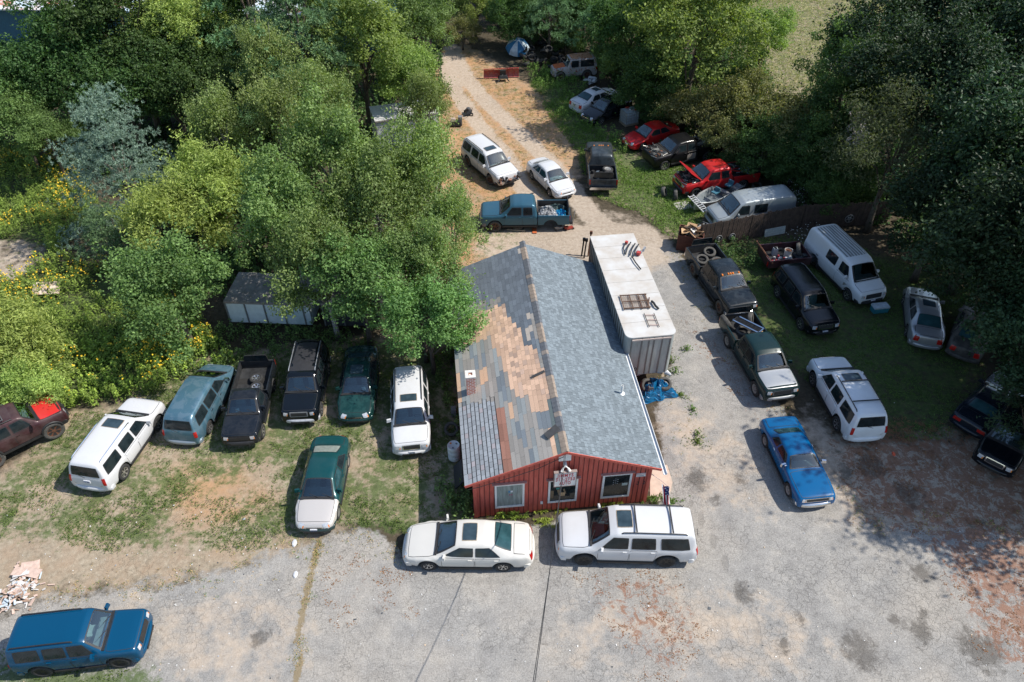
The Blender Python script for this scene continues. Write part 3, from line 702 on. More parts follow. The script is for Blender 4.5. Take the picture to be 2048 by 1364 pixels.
# gentle swell of the earth away from the paving
amp = np.clip(1-asph.ravel()*1.5-dirt.ravel(), 0, 1)*.05
ver[:,2] = amp*(np.sin(ver[:,0]*1.1+.6*np.sin(ver[:,1]*.7))*np.cos(ver[:,1]*.9))-.02*(1-asph.ravel())
idx = np.arange(GX.size).reshape(n_)
fc = np.c_[idx[:-1,:-1].ravel(), idx[:-1,1:].ravel(), idx[1:,1:].ravel(), idx[1:,:-1].ravel()]
gme = mesh_np('ground', ver, fc, smooth=True)
for nm, ch in (('mA', (asph, grass, straw)), ('mB', (dirt, rust, asph_line)), ('mC', (oil, joint2, np.maximum(M_(STRAW, 14), .8*M_([(330,940),(480,930),(560,1010),(420,1060),(330,1020)], 6))))):
    at = gme.attributes.new(nm, 'FLOAT_COLOR', 'POINT')
    at.data.foreach_set('color', np.stack([c.ravel() for c in ch]+[np.ones(GX.size)], 1).astype(np.float32).ravel())
def ground_mat():
    m, n, l, b = nmat('yard_ground')
    co = n.new('ShaderNodeNewGeometry').outputs['Position']
    def att(nm):
        a = n.new('ShaderNodeAttribute'); a.attribute_name = nm; s = n.new('ShaderNodeSeparateColor'); l.new(a.outputs['Color'], s.inputs[0]); return s.outputs
    A, B, C = att('mA'), att('mB'), att('mC')
    def N(sc, d=5, r=.6, dist=0): return noise(n, l, sc, d, r, vec=co, dist=dist)
    def mask(attr, nz, k=7, nw=.9):
        t = mathn(n, l, 'ADD', attr, mathn(n, l, 'MULTIPLY', mathn(n, l, 'SUBTRACT', nz, .5), nw*2))
        return mathn(n, l, 'ADD', mathn(n, l, 'MULTIPLY', mathn(n, l, 'SUBTRACT', t, .5), k), .5, clamp=True)
    big, mid, small, fine = N(.22, 6), N(.9, 7, .65), N(4, 7, .7), N(26, 4, .7)
    soil = ramp(n, l, small, [(.3, (.035,.028,.018)), (.7, (.10,.080,.052))])
    col = soil
    str_c = ramp(n, l, small, [(.25, (.19,.150,.105)), (.5, (.31,.255,.185)), (.75, (.44,.38,.285))])
    str_c = mixc(n, l, ramp(n, l, mid, [(.42, 0.), (.62, .6)]), str_c, (.32,.225,.15))
    str_c = mixc(n, l, mathn(n, l, 'MULTIPLY', C[2], ramp(n, l, N(.7, 7, .7), [(.36, .25), (.58, .95)])), str_c, (.43,.245,.125))
    col = mixc(n, l, mask(A[2], mid, 3, .8), col, str_c)
    dirt_c = ramp(n, l, small, [(.2, (.27,.21,.155)), (.5, (.42,.345,.27)), (.8, (.54,.465,.38))])
    dirt_c = mixc(n, l, mathn(n, l, 'MULTIPLY', ramp(n, l, fine, [(.5,0.),(.75,1.)]), .4), dirt_c, (.25,.20,.15))
    gr_c = ramp(n, l, small, [(.25, (.035,.060,.016)), (.55, (.075,.115,.030)), (.8, (.14,.17,.05))])
    # asphalt: bleached aggregate, worn patches, cracks
    as_c = ramp(n, l, mid, [(.25, (.205,.198,.188)), (.55, (.287,.275,.255)), (.75, (.37,.345,.305))])
    as_c = mixc(n, l, ramp(n, l, big, [(.45, 0.), (.62, .55)]), as_c, (.335,.30,.255))
    as_c = mixc(n, l, 1.0, as_c, ramp(n, l, N(17, 5, .9), [(.32, .58), (.5, 1.), (.66, 1.4)]), 'MULTIPLY')
    as_c = mixc(n, l, 1.0, as_c, ramp(n, l, N(3.2, 8, .8), [(.35, .84), (.5, 1.), (.65, 1.12)]), 'MULTIPLY')
    vo = n.new('ShaderNodeTexVoronoi'); vo.feature = 'DISTANCE_TO_EDGE'; vo.inputs['Scale'].default_value = 3.4
    wv = n.new('ShaderNodeVectorMath'); wv.operation = 'ADD'
    ns = n.new('ShaderNodeTexNoise'); ns.inputs['Scale'].default_value = 2.5; ns.inputs['Detail'].default_value = 5; l.new(co, ns.inputs['Vector'])
    sc_ = n.new('ShaderNodeVectorMath'); sc_.operation = 'SCALE'; sc_.inputs['Scale'].default_value = .55; l.new(ns.outputs['Color'], sc_.inputs[0])
    l.new(co, wv.inputs[0]); l.new(sc_.outputs[0], wv.inputs[1]); l.new(wv.outputs[0], vo.inputs['Vector'])
    crack = ramp(n, l, vo.outputs['Distance'], [(.0, 1.), (.035, 0.)])
    crack = mathn(n, l, 'MULTIPLY', crack, ramp(n, l, N(.35, 4), [(.45, 0.), (.56, 1.)]))
    vo2 = n.new('ShaderNodeTexVoronoi'); vo2.feature = 'DISTANCE_TO_EDGE'; vo2.inputs['Scale'].default_value = .23; n3 = n.new('ShaderNodeTexNoise'); n3.inputs['Scale'].default_value = .6; n3.inputs['Detail'].default_value = 6; l.new(co, n3.inputs['Vector']); s3 = n.new('ShaderNodeVectorMath'); s3.operation = 'SCALE'; s3.inputs['Scale'].default_value = 5.0; l.new(n3.outputs['Color'], s3.inputs[0]); w3 = n.new('ShaderNodeVectorMath'); l.new(wv.outputs[0], w3.inputs[0]); l.new(s3.outputs[0], w3.inputs[1]); l.new(w3.outputs[0], vo2.inputs['Vector'])
    crack = mathn(n, l, 'MAXIMUM', crack, ramp(n, l, vo2.outputs['Distance'], [(0., .6), (.004, 0.)]))
    crack = mathn(n, l, 'MAXIMUM', crack, mathn(n, l, 'MULTIPLY', mask(C[1], small, 5, .5), .8))
    as_c = mixc(n, l, mathn(n, l, 'MULTIPLY', crack, .42), as_c, (.12,.11,.095))
    col = mixc(n, l, mask(A[0], N(1.3, 8, .7), 6, .55), col, as_c)
    col = mixc(n, l, mathn(n, l, 'MULTIPLY', mask(B[0], mid, 3.0, .75), .88), col, dirt_c)
    col = mixc(n, l, mathn(n, l, 'MULTIPLY', mask(A[1], N(2.1, 9, .8), 4, 1.0), .85), col, gr_c)
    jn = mask(B[2], N(3, 6, .7), 5, .9)
    col = mixc(n, l, mathn(n, l, 'MULTIPLY', jn, .75), col, (.21,.155,.075))
    rn = mask(B[1], N(2.6, 9, .8, .8), 8, 1.1)
    col = mixc(n, l, mathn(n, l, 'MULTIPLY', rn, .75), col, ramp(n, l, fine, [(.3, (.15,.062,.035)), (.7, (.30,.14,.075))]))
    col = mixc(n, l, mathn(n, l, 'MULTIPLY', mask(C[0], N(2.0, 8, .8, .5), 2.0, 1.7), .6), col, (.05,.042,.034))
    l.new(col, b.inputs['Base Color']); b.inputs['Roughness'].default_value = .93; b.inputs['Specular IOR Level'].default_value = .25
    bp = n.new('ShaderNodeBump'); bp.inputs['Strength'].default_value = .6; bp.inputs['Distance'].default_value = .04
    h = mathn(n, l, 'SUBTRACT', mathn(n, l, 'ADD', N(9, 6, .75), mathn(n, l, 'MULTIPLY', fine, .5)), mathn(n, l, 'MULTIPLY', crack, .8))
    l.new(h, bp.inputs['Height']); l.new(bp.outputs[0], b.inputs['Normal'])
    return m
gme.materials.append(ground_mat())
tag(obj('ground', gme), kind='structure')
def gval(arr, x, y):
    i = np.clip(np.searchsorted(gx, x), 0, len(gx)-1); j = np.clip(np.searchsorted(gy, y), 0, len(gy)-1); return arr[j, i]

# ------------------------------------------------------------ the red shop
BA = R(6.2); BO = Vector((-1.607, 18.786, 0)); BU = Vector((math.cos(BA), math.sin(BA), 0)); BV = Vector((-math.sin(BA), math.cos(BA), 0))
BW, BL, EH, RH, RP = 7.5, 14.0, 2.62, 4.12, 3.78
shop = empty('repair_shop', BO, BA)
tag(shop, 'red board shop with patchwork shingle roof standing in the middle of the lot', 'building')
def onwall(u, v):
    "photo pixel -> (p, z) on the front wall plane"
    o = Vector((0,0,CAM_H)); d = P(u, v)-o; nrm = BV; t = (BO-o).dot(nrm)/d.dot(nrm); q = o+d*t; return (q-BO).dot(BU), q.z
def red_boards():
    m, n, l, b = nmat('red_board_paint'); tc = n.new('ShaderNodeTexCoord').outputs['Object']
    mp = n.new('ShaderNodeMapping'); mp.inputs['Scale'].default_value = (3, 3, .35); l.new(tc, mp.inputs[0])
    f = noise(n, l, 3, 7, .7, vec=mp.outputs[0]); g = noise(n, l, .8, 4, vec=tc)
    c = ramp(n, l, f, [(.28, (.36,.062,.042)), (.5, (.52,.10,.068)), (.72, (.60,.16,.115))])
    c = mixc(n, l, ramp(n, l, g, [(.5, 0.), (.7, .35)]), c, (.30,.065,.05))
    l.new(c, b.inputs['Base Color']); b.inputs['Roughness'].default_value = .75; return m
REDB = red_boards(); WHITEP = plain('white_trim_paint', (.74,.73,.70), .55, var=.12, scale=10)
def zroof(p): return EH + (RH-EH)*(p/RP if p < RP else (BW-p)/(BW-RP))
mb = MB(); t_ = .10
fr_pts = [(0,0),(BW,0),(BW,EH),(RP,RH),(0,EH)]
for q in (0, BL):
    v = [(p, q, z) for p, z in fr_pts] + [(p, q+t_*(1 if q == 0 else -1), z) for p, z in fr_pts]
    mb.add(v, [[4,3,2,1,0] if q else [0,1,2,3,4], [5,6,7,8,9][::(1 if q else -1)]])
for p, s in ((0, 1), (BW-t_, 1)): mb.box((p+t_/2, BL/2, EH/2-.02), (t_, BL-.02, EH-.04))
for k in range(37):                                   # battens, seams of the boards
    p = .06+k*(BW-.12)/36
    mb.box((p, -.008, zroof(p)/2), (.022, .016, zroof(p)-.02), m=1)
for k in range(60): 
    for p in (-.006, BW+.006): mb.box((p, .2+k*.23, EH/2), (.012, .02, EH-.05), m=1)
for p in (.07, BW-.07): mb.box((p, -.02, EH/2), (.16, .04, EH), m=0)
mb.build('wall', [REDB, plain('board_seam', (.085,.02,.016), .9)], shop)
def slab_roof():
    """sheathing slabs + every shingle as a thin lapped tab with its own colour"""
    def frame(side):
        ov, qa, qb = .33, -.22, BL+.12
        pe = -ov if side == 0 else BW+ov; sl = (RH-EH)/(RP if side == 0 else BW-RP)
        ze = EH - ov*sl + .03; e = Vector((pe, qa, ze)); r = Vector((RP, qa, RH+.03)); w = (r-e).length; up = (r-e)/w; nn = Vector((0,1,0)).cross(up); nn = nn if nn.z > 0 else -nn
        return e, up, nn, w, qb-qa
    bs = MB()
    for s in (0, 1):
        e, up, nn, w, ln = frame(s)
        a = [e, e+up*w, e+up*w+Vector((0,ln,0)), e+Vector((0,ln,0))]
        bs.add(a+[p-nn*.07 for p in a], [[0,1,2,3],[7,6,5,4],[0,4,5,1],[3,2,6,7],[0,3,7,4],[1,5,6,2]])
    rf = bs.build('roof', [plain('roof_felt', (.03,.03,.032), .9)], shop, fix=True)
    r2 = np.random.default_rng(5)
    def tabs(s, name, rows, tab, colf, gap, lift_):
        e, up, nn, w, ln = frame(s); V = []; F = []; C = []
        ex = w/rows; Y = Vector((0,1,0))
        for i in range(rows):
            u0 = i*ex; q = -r2.random()*tab
            while q < ln:
                zone = colf(u0/w, q/ln, True); tw = zone[1]; q0, q1 = max(q, 0)+gap*zone[2], min(q+tw, ln)-gap*zone[2]
                if q1-q0 > .03:
                    c = colf((u0+ex/2)/w, ((q0+q1)/2)/ln, False)
                    j = r2.normal(0, .006); h0 = .008+r2.random()*.006; el = ex*(.975 if not zone[3] else .80)
                    b0 = e+up*(u0+ (0 if not zone[3] else 0))-up*.004; sk = r2.normal(0,.004)
                    p = [b0+Y*(q0+sk)+nn*h0, b0+Y*(q1+sk)+nn*h0, b0+up*el+Y*q1+nn*(h0-.002), b0+up*el+Y*q0+nn*(h0-.002), b0+Y*(q0+sk)+nn*.002, b0+Y*(q1+sk)+nn*.002]
                    n0 = len(V); V += p; F += [[n0,n0+1,n0+2,n0+3],[n0+4,n0+5,n0+1,n0],[n0+4,n0,n0+3,n0+3],[n0+5,n0+2,n0+1,n0+1]][:2]
                    C += [c, c]
                q += tw
        me = mesh_np(name, np.array([tuple(p) for p in V]), np.array(F), [attr_mat('shingle_grit', .95, var=.2, scale=30)], fattr={'Col': np.array(C)})
        return obj(name, me, shop)
    def grey(v=.0): k = .8+r2.random()*.35; return tuple(x*k for x in (.33,.345,.355))
    e0, up0, nn0, w0, ln0 = frame(0)
    def uq(px): 
        o = Vector((0,0,CAM_H)); Rm = Matrix.Rotation(BA, 3, 'Z'); ew = BO+Rm@e0; nw = Rm@nn0; out = []
        for (a_, b_) in px:
            dd = P(a_, b_)-o; q_ = o+dd*((ew-o).dot(nw)/dd.dot(nw)); lq = Rm.inverted()@(q_-BO)-e0; out.append((lq.dot(up0)/w0, lq.y/ln0))
        return out
    TAN = uq([(1011,608),(1017,632),(1042,652),(1050,684),(1071,690),(1098,753),(1104,808),(1088,828),(1054,797),(1025,767),(1013,733),(995,686),(977,674),(939,690),(905,690),(905,652),(939,640),(959,620)])
    SMALL = uq([(900,812),(989,795),(1012,960),(900,990)]); REDZ = uq([(992,797),(1004,815),(1034,960),(1012,960)])
    SLATE = uq([(860,500),(1100,480),(1062,560),(1074,694),(1056,690),(1042,655),(1017,632),(1011,608),(959,620),(939,645),(860,660)])
    def isin(poly, u, q):
        r = False; n = len(poly)
        for k in range(n):
            (x1,y1),(x2,y2) = poly[k], poly[(k+1)%n]
            if (y1 > q) != (y2 > q) and u < (x2-x1)*(q-y1)/(y2-y1)+x1: r = not r
        return r
    def left(u, q, zq):
        """u: eave 0 -> ridge 1, q: front 0 -> back 1, patchwork as on the old slope"""
        small = isin(SMALL, u+.01, q+.01); tan = isin(TAN, u+.02, q); slate = isin(SLATE, u+.02, q)
        if zq: return (0, .27 if small else (.32 if tan else (.45 if slate else .95)), .005 if small else .003, small)
        rr = r2.random()
        if small: return tuple(x*(.85+.3*rr) for x in ((.30,.32,.34) if r2.random() < .9 else (.33,.30,.31)))
        if isin(REDZ, u, q): return tuple(x*(.8+.4*rr) for x in (.30,.15,.11))
        if u > .955: return (.40,.31,.25)
        if u > .90 and q < .2: return (.12,.15,.15)
        if tan or (u > .86 and q < .10): return tuple(x*(.78+.42*rr) for x in ((.60,.40,.28) if r2.random() < .8 else (.47,.33,.25)))
        if slate:
            if .70 < q+.10*(u-.4) < .76 and u < .62 and r2.random() < .8: return tuple(x*(.9+.2*rr) for x in (.25,.235,.22))
            if r2.random() < .02: return (.42,.37,.32)
            return tuple(x*(.82+.36*rr) for x in (.135,.158,.185))
        k = r2.random()
        if k < .20: return tuple(x*(.85+.3*rr) for x in (.17,.195,.215))
        if k < .38: return tuple(x*(.85+.3*rr) for x in (.25,.27,.27))
        if k < .43: return (.55,.36,.24)
        return tuple(x*(.82+.3*rr) for x in (.30,.28,.255))
    def right(u, q, zq):
        if zq: return (0, .12+.16*r2.random(), .005, False)
        k = .78+.44*r2.random(); return tuple(x*k for x in (.168,.200,.220))
    tabs(0, 'patchwork_shingles', 23, .5, left, 1, 0)
    tabs(1, 'blue_grey_shingles', 30, .3, right, 1, 0)
    # ridge caps
    V = MB(); q = -.22; k = 0
    e, up, nn, w, ln = frame(0); e1, up1, nn1, w1, _ = frame(1); cols = []
    while q < BL+.1:
        a = .19; L_ = .3; top = Vector((RP, q, RH+.075))
        V.add([top-up*a*1.2+Vector((0,0,-.015)), top, top-up1*a*.6+Vector((0,0,-.015)), top-up*a*1.2+Vector((0,L_,-.03)), top+Vector((0,L_,-.012)), top-up1*a*.6+Vector((0,L_,-.03))], [[0,3,4,1],[1,4,5,2]], m=(0 if (k//4) % 3 == 0 or 10 < k < 16 else (1 if k % 7 else 2)))
        q += .27; k += 1
    V.build('ridge_cap', [plain('ridge_tan', (.30,.24,.19), .9), plain('ridge_dark', (.12,.13,.145), .9), plain('ridge_brown', (.26,.22,.19), .9)], shop)
    # loose flap near the ridge
    b = MB(); c0 = e+up*(w-.42)+Vector((0, 1.15, 0))+nn*.10; b.box(c0, (.62,.34,.02), rz=R(28), ry=-math.atan2(up.z, up.x)); b.box(e+up*(w-.55)+Vector((0,4.6,0))+nn*.06, (.62,.13,.015), rz=R(8), ry=-math.atan2(up.z, up.x))
    b.build('loose_shingle', plain('loose_felt', (.06,.06,.062), .9), shop)
    # rake trim
    b = MB()
    for s, mm in ((0,0),(1,0)):
        e, up, nn, w, ln = frame(s); p0 = e+Vector((0,-.012,-.055)); p1 = e+up*w+Vector((0,-.012,-.055)); ang = math.atan2((p1-p0).z, (p1-p0).x)
        b.box((p0+p1)/2, ((p1-p0).length, .03, .12), ry=-ang)
    b.build('rake_board', REDB, shop)
    e, up, nn, w, ln = frame(1); b = MB(); y0 = e.y-.25
    b.add([(e.x+.02,y0,e.z-.09),(e.x+.16,y0,e.z-.09),(e.x+.17,y0,e.z+.02),(e.x+.15,y0,e.z+.02),(e.x+.14,y0,e.z-.07),(e.x+.03,y0,e.z-.07),
           (e.x+.02,y0+9.2,e.z-.09),(e.x+.16,y0+9.2,e.z-.09),(e.x+.17,y0+9.2,e.z+.02),(e.x+.15,y0+9.2,e.z+.02),(e.x+.14,y0+9.2,e.z-.07),(e.x+.03,y0+9.2,e.z-.07)],
          [[0,1,7,6],[1,2,8,7],[2,3,9,8],[3,4,10,9],[4,5,11,10],[5,0,6,11],[5,4,3,2,1,0]])
    b.build('gutter', plain('white_gutter', (.80,.80,.78), .4, var=.08), shop)
    return frame
roof_frame = slab_roof()
# chimney
def brick_mat():
    m, n, l, b = nmat('chimney_brick'); bt = n.new('ShaderNodeTexBrick'); tc = n.new('ShaderNodeTexCoord')
    g = n.new('ShaderNodeSeparateXYZ'); l.new(tc.outputs['Object'], g.inputs[0]); c = n.new('ShaderNodeCombineXYZ')
    l.new(mathn(n, l, 'ADD', g.outputs[0], g.outputs[1]), c.inputs[0]); l.new(g.outputs[2], c.inputs[1]); l.new(c.outputs[0], bt.inputs['Vector'])
    bt.inputs['Scale'].default_value = 1; bt.inputs['Brick Width'].default_value = .20; bt.inputs['Row Height'].default_value = .085; bt.inputs['Mortar Size'].default_value = .014
    bt.inputs['Color1'].default_value = (.66,.17,.09,1); bt.inputs['Color2'].default_value = (.50,.11,.06,1); bt.inputs['Mortar'].default_value = (.8,.72,.64,1)
    l.new(bt.outputs[0], b.inputs['Base Color']); b.inputs['Roughness'].default_value = .85; return m
e, up, nn, w, ln = roof_frame(0)
# solve the chimney's foot on the left slope from the survey
def onroof(u, v, s=0):
    o = Vector((0,0,CAM_H)); d = P(u, v)-o; e, up, nn, w, ln = roof_frame(s)
    Rm = Matrix.Rotation(BA, 3, 'Z'); ew = BO + Rm@e; nw = Rm@nn; t = (ew-o).dot(nw)/d.dot(nw); q = o+d*t; lq = Rm.inverted()@(q-BO); return lq
cp = onroof(943, 789)
cf = empty('chimney_base', (0,0,0)); bpy.data.objects.remove(cf)
b = MB(); ch = 1.15; cw = .40
b.box((cp.x, cp.y+.2, cp.z+ch/2-.1), (cw, cw, ch)); chm = b.build('chimney', brick_mat(), shop)
b = MB(); z = cp.z+ch-.1; cc = (cp.x, cp.y+.2)
for dx, dy, sx, sy in ((0,-.16,.46,.14),(0,.16,.46,.14),(-.16,0,.14,.18),(.16,0,.14,.18)): b.box((cc[0]+dx, cc[1]+dy, z+.03), (sx, sy, .07))
b.build('chimney_cap', plain('mortar_cap', (.70,.66,.60), .9), chm)
b = MB(); b.lathe([(.085,-.02),(.085,.05),(.075,.05),(.07,-.1)], 12, 0, Matrix.Translation((cc[0],cc[1],z))); b.box((cc[0],cc[1],z-.02),(.17,.17,.02)); b.build('flue_liner', plain('clay_flue', (.50,.22,.12), .8), chm)
vp = onroof(1243, 787, 1)
b = MB(); b.lathe([(.055,-.05),(.055,.52),(.045,.52),(.045,0)], 12, 0, Matrix.Translation(vp)); b.lathe([(.15,.01),(.06,.06),(.055,.1)], 12, 0, Matrix.Translation(vp)); b.build('vent_pipe', plain('white_pipe', (.78,.78,.75), .5, var=.05), shop, smooth=True)
# windows
def window(c, kind):
    """c: four photo pixels of the outer frame: tl tr br bl"""
    q = [onwall(*p) for p in c]; p0 = (q[0][0]+q[3][0])/2; p1 = (q[1][0]+q[2][0])/2; z1 = (q[0][1]+q[1][1])/2; z0 = (q[2][1]+q[3][1])/2
    f = MB(); w_ = .085
    f.box(((p0+p1)/2, -.035, z1-w_/2), (p1-p0, .07, w_)); f.box(((p0+p1)/2, -.035, z0+w_/2), (p1-p0, .07, w_))
    for p in (p0+w_/2, p1-w_/2): f.box((p, -.035, (z0+z1)/2), (w_, .07, z1-z0-2*w_))
    fo = f.build('window', WHITEP, shop)
    g = MB(); g.box(((p0+p1)/2, -.022, (z0+z1)/2), (p1-p0-2*w_+.01, .01, z1-z0-2*w_+.01)); g.build('pane', kind, fo)
    s = MB(); s.box(((p0+p1)/2, -.06, z1+.05), (p1-p0+.2, .12, .03)); s.build('drip_cap', plain('pinkish_trim', (.50,.28,.24), .8), fo)
    return p0, p1, z0, z1, fo
def curtain_mat():
    m, n, l, b = nmat('curtained_pane'); tc = n.new('ShaderNodeTexCoord').outputs['Object']; mp = n.new('ShaderNodeMapping'); mp.inputs['Scale'].default_value = (4,1,.5); l.new(tc, mp.inputs[0])
    f = noise(n, l, 2.4, 5, .6, vec=mp.outputs[0]); l.new(ramp(n, l, f, [(.3,(.15,.17,.16)),(.55,(.27,.31,.29)),(.75,(.36,.39,.37))]), b.inputs['Base Color']); b.inputs['Roughness'].default_value = .12; return m
w1 = window([(988,969),(1049,963),(1048,1009),(991,1015)], curtain_mat())
w2 = window([(1097,960),(1157,953),(1152,998),(1095,1005)], dark_glass('shop_glass', (.010,.014,.015)))
w3 = window([(1206,949),(1265,943),(1257,989),(1200,996)], dark_glass('shop_glass'))
b = MB(); pc, zc_ = onwall(1021, 982)
for k, (dx, dz, mm) in enumerate([(-.05,0,0),(.05,0,1),(-.04,-.22,2),(.05,-.22,2)]): b.box((pc+dx, -.031, zc_+dz), (.09 if dz == 0 else .06, .006, .11 if dz == 0 else .06), m=mm)
for dx in (-.04,.04): b.box((pc+dx, -.031, zc_-.42), (.02,.006,.34), m=3)
b.build('window_sticker', [plain('sticker_blue',(.05,.22,.40)), plain('sticker_white',(.7,.7,.7)), plain('sticker_magenta',(.35,.06,.14)), GREYP], w1[4])
p, z = onwall(1124, 987)
b = MB(); b.box((p, -.032, z), (.24,.01,.22), m=0); b.box((p-.12,-.031,z+.16),(.16,.006,.34),ry=R(-12),m=1); b.box((p+.1,-.031,z+.18),(.07,.006,.36),ry=R(-14),m=1); b.box((p-.46,-.031,z+.04),(.18,.006,.5),m=1); b.box((p-.08,-.031,z+.2),(.03,.006,.2),m=2); b.box((p-.2,-.031,z+.42),(.14,.006,.12),m=3)
b.build('box_behind_glass', [plain('cardboard',(.50,.33,.18),.9), plain('cardboard_dark',(.20,.14,.08),.9), WHITEP, plain('teal_item',(.03,.20,.18))], w2[4])
p, z = onwall(1249, 967); b = MB(); b.box((p,-.031,z),(.24,.006,.16),m=0)
p, z = onwall(1231, 962)
for k in range(9): b.box((p+.1*math.sin(k*2.1),-.031,z+.18-k*.045),(.05,.006,.03),ry=k,m=1)
b.build('window_notice', [plain('notice_green',(.50,.58,.52)), plain('ornament_white',(.35,.36,.36))], w3[4])
p, z = onwall(1083, 1004); b = MB(); b.box((p,-.03,z),(.10,.06,.14)); b.build('outdoor_socket', WHITEP, shop)
# vent panel, floodlight, sign
p, z = onwall(1129.5, 910); b = MB(); b.box((p,-.05,z),(.50,.10,.50)); b.box((p,-.105,z),(.40,.01,.40)); b.build('gable_vent', WHITEP, shop)
def text_obj(name, body, size, mat, parent, loc, rot, depth=.004, sx=1.0, font_bold=.0):
    cu = bpy.data.curves.new(name, 'FONT'); cu.body = body; cu.size = size; cu.align_x = 'CENTER'; cu.align_y = 'CENTER'; cu.extrude = depth; cu.offset = font_bold; cu.space_character = 1.15
    o = bpy.data.objects.new('t', cu); COL.objects.link(o); dg = bpy.context.evaluated_depsgraph_get(); dg.update()
    me = bpy.data.meshes.new_from_object(o.evaluated_get(dg)); bpy.data.objects.remove(o); me.materials.clear(); me.materials.append(mat)
    o = obj(name, me, parent, loc, rot); o.scale = (sx, 1, 1); return o
q = [onwall(*c) for c in ((1106,931),(1152,926),(1150,953),(1106,957))]
sp0, sp1 = q[0][0]+.02, q[1][0]-.02; sz1 = (q[0][1]+q[1][1])/2; sz0 = (q[2][1]+q[3][1])/2
sign = empty('shop_sign', BO + BU*((sp0+sp1)/2) - BV*.30, BA); tag(sign, 'white box sign lettered in red hung above the middle window', 'sign')
zc2 = (sz0+sz1)/2-.10; sw_, sh = sp1-sp0, sz1-sz0
b = MB(); b.box((0,0,zc2), (sw_, .10, sh)); b.build('sign_panel', plain('sign_white', (.72,.71,.68), .5, var=.1), sign)
b = MB()
for zz in (-sh/2, sh/2): b.box((0,0,zc2+zz),(sw_+.04,.13,.03))
for xx in (-sw_/2, sw_/2): b.box((xx,0,zc2),(.03,.13,sh))
b.build('sign_frame', plain('sign_frame_grey',(.30,.24,.22),.6), sign)
SRED = plain('sign_red', (.42,.03,.05), .6, var=.15)
for tx, dz, wf in (('JIMMYS', .29, .74), ('313-2753', 0, .86), ('AUTO', -.29, .52)):
    t_o = text_obj('lettering', tx, sh*.33, SRED, sign, (0, -.058, zc2+dz*sh), (R(90),0,0), font_bold=.004)
    xs_ = [v.co.x for v in t_o.data.vertices]; t_o.scale = (sw_*wf/(max(xs_)-min(xs_)), 1, 1)
fl = empty('floodlight', BO + BU*((sp0+sp1)/2) - BV*.2, BA); tag(fl, 'white twin-head floodlight mounted just above the box sign', 'lamp')
zf = zc2+sh/2+.20
b = MB(); b.box((0,.1,zf+.06),(.12,.24,.12)); b.build('lamp_base', WHITEP, fl)
for s_ in (-1,1):
    b = MB(); b.tube([(0,0,zf+.04),(s_*.12,-.06,zf-.06)], .03, 8); b.tube([(s_*.10,-.05,zf-.03),(s_*.17,-.14,zf-.14)], [.04,.065], 12); b.build('lamp_head', WHITEP, fl, smooth=True)
p, z = onwall(1282, 949); no = empty('notice_sign', BO+BU*p-BV*.02, BA); tag(no, 'small white warning notice with pink heading at the right end of the red wall', 'sign')
b = MB(); b.box((0,0,z),(.40,.015,.22)); b.build('notice_board', WHITEP, no)
text_obj('lettering', 'WARNING', .075, plain('notice_pink',(.55,.08,.12)), no, (0,-.011,z+.06), (R(90),0,0))
b = MB()
for k in range(2): b.box((-.02,-.010,z-.02-k*.05),(.3,.004,.018))
b.build('notice_line', GREYP, no)
hs = empty('wall_hooks', BO+BU*onwall(1281,962)[0]-BV*.03, BA); tag(hs, 'pair of dark hooks on the red wall below the warning notice', 'hooks')
b = MB(); z = onwall(1281,962)[1]
for s_ in (-.14,.14): b.tube([(s_,0,z+.04),(s_+.03,-.06,z),(s_,-.09,z-.06),(s_-.05,-.05,z-.08)], .018, 6)
b.build('hook', BLACKP, hs)
# flag
fp, fz = onwall(1302, 947); fg = empty('flag', BO+BU*BW-BV*.02, BA); tag(fg, 'striped flag with blue starred canton on a pole at the right corner of the shop', 'flag')
b = MB(); tip = Vector((.72,-.55,fz-.35)); base = Vector((0,0,fz)); b.tube([base, base.lerp(tip,.5)+Vector((0,0,.05)), tip], .016, 6); b.build('flag_pole', plain('flag_pole_white',(.6,.45,.4)), fg)
def flag_cloth():
    V = []; F = []; C = []; nx, ny = 13, 26
    for i in range(nx+1):
        for j in range(ny+1):
            s = i/nx; t = j/ny; a = Vector((tip.x-.34,tip.y+.17,tip.z+.1)).lerp(tip, s)
            V.append((a.x+.05*math.sin(s*11+t*2)+.14*t*(.3), a.y-.05*math.cos(s*9)*t-.42*t, a.z-1.02*t-.05*math.sin(s*6)))
    for i in range(nx):
        for j in range(ny):
            k = i*(ny+1)+j; F.append([k,k+ny+1,k+ny+2,k+1])
            if i >= 6 and False: pass
            if j < 10 and i >= 6: C.append((.62,.62,.64) if (i+j*2) % 5 == 0 else (.02,.045,.16))
            else: C.append((.50,.02,.04) if i % 2 else (.72,.70,.70))
    return obj('flag_cloth', mesh_np('flag_cloth', np.array(V), np.array(F), [attr_mat('flag_fabric', .8, var=.08)], fattr={'Col': np.array(C)}), fg)
flag_cloth()
# service cables hanging from the gable toward the camera side of the lot
for k, (dx, du) in enumerate(((0,0),(.05,10))):
    c = MB(); a = BO+BU*(RP-.1+dx)-BV*.25+Vector((0,0,RH-.1)); bq = Vector((-.15-.1*k, 3.5, 9.5))
    pts = [a.lerp(bq, t)+Vector((0,0,-.9*4*t*(1-t))) for t in np.linspace(0,1,14)]
    c.tube(pts, .012, 5); tag(c.build('service_cable', BLACKP), ['black service cable sagging from the gable peak over the lot, nearer the wall sign', 'second black service cable running beside the first from the gable peak'][k], 'cable')
c = MB(); pts = [BO+BU*x-BV*(.24)+Vector((0,0,z)) for x, z in ((RP-.1,RH-.22),(2.6,3.25),(1.4,2.8),(.3,2.42),(-.2,2.3))]
c.tube(pts, .014, 5); tag(c.build('gable_cable', BLACKP), 'dark cable slung under the left rake of the red gable', 'cable')
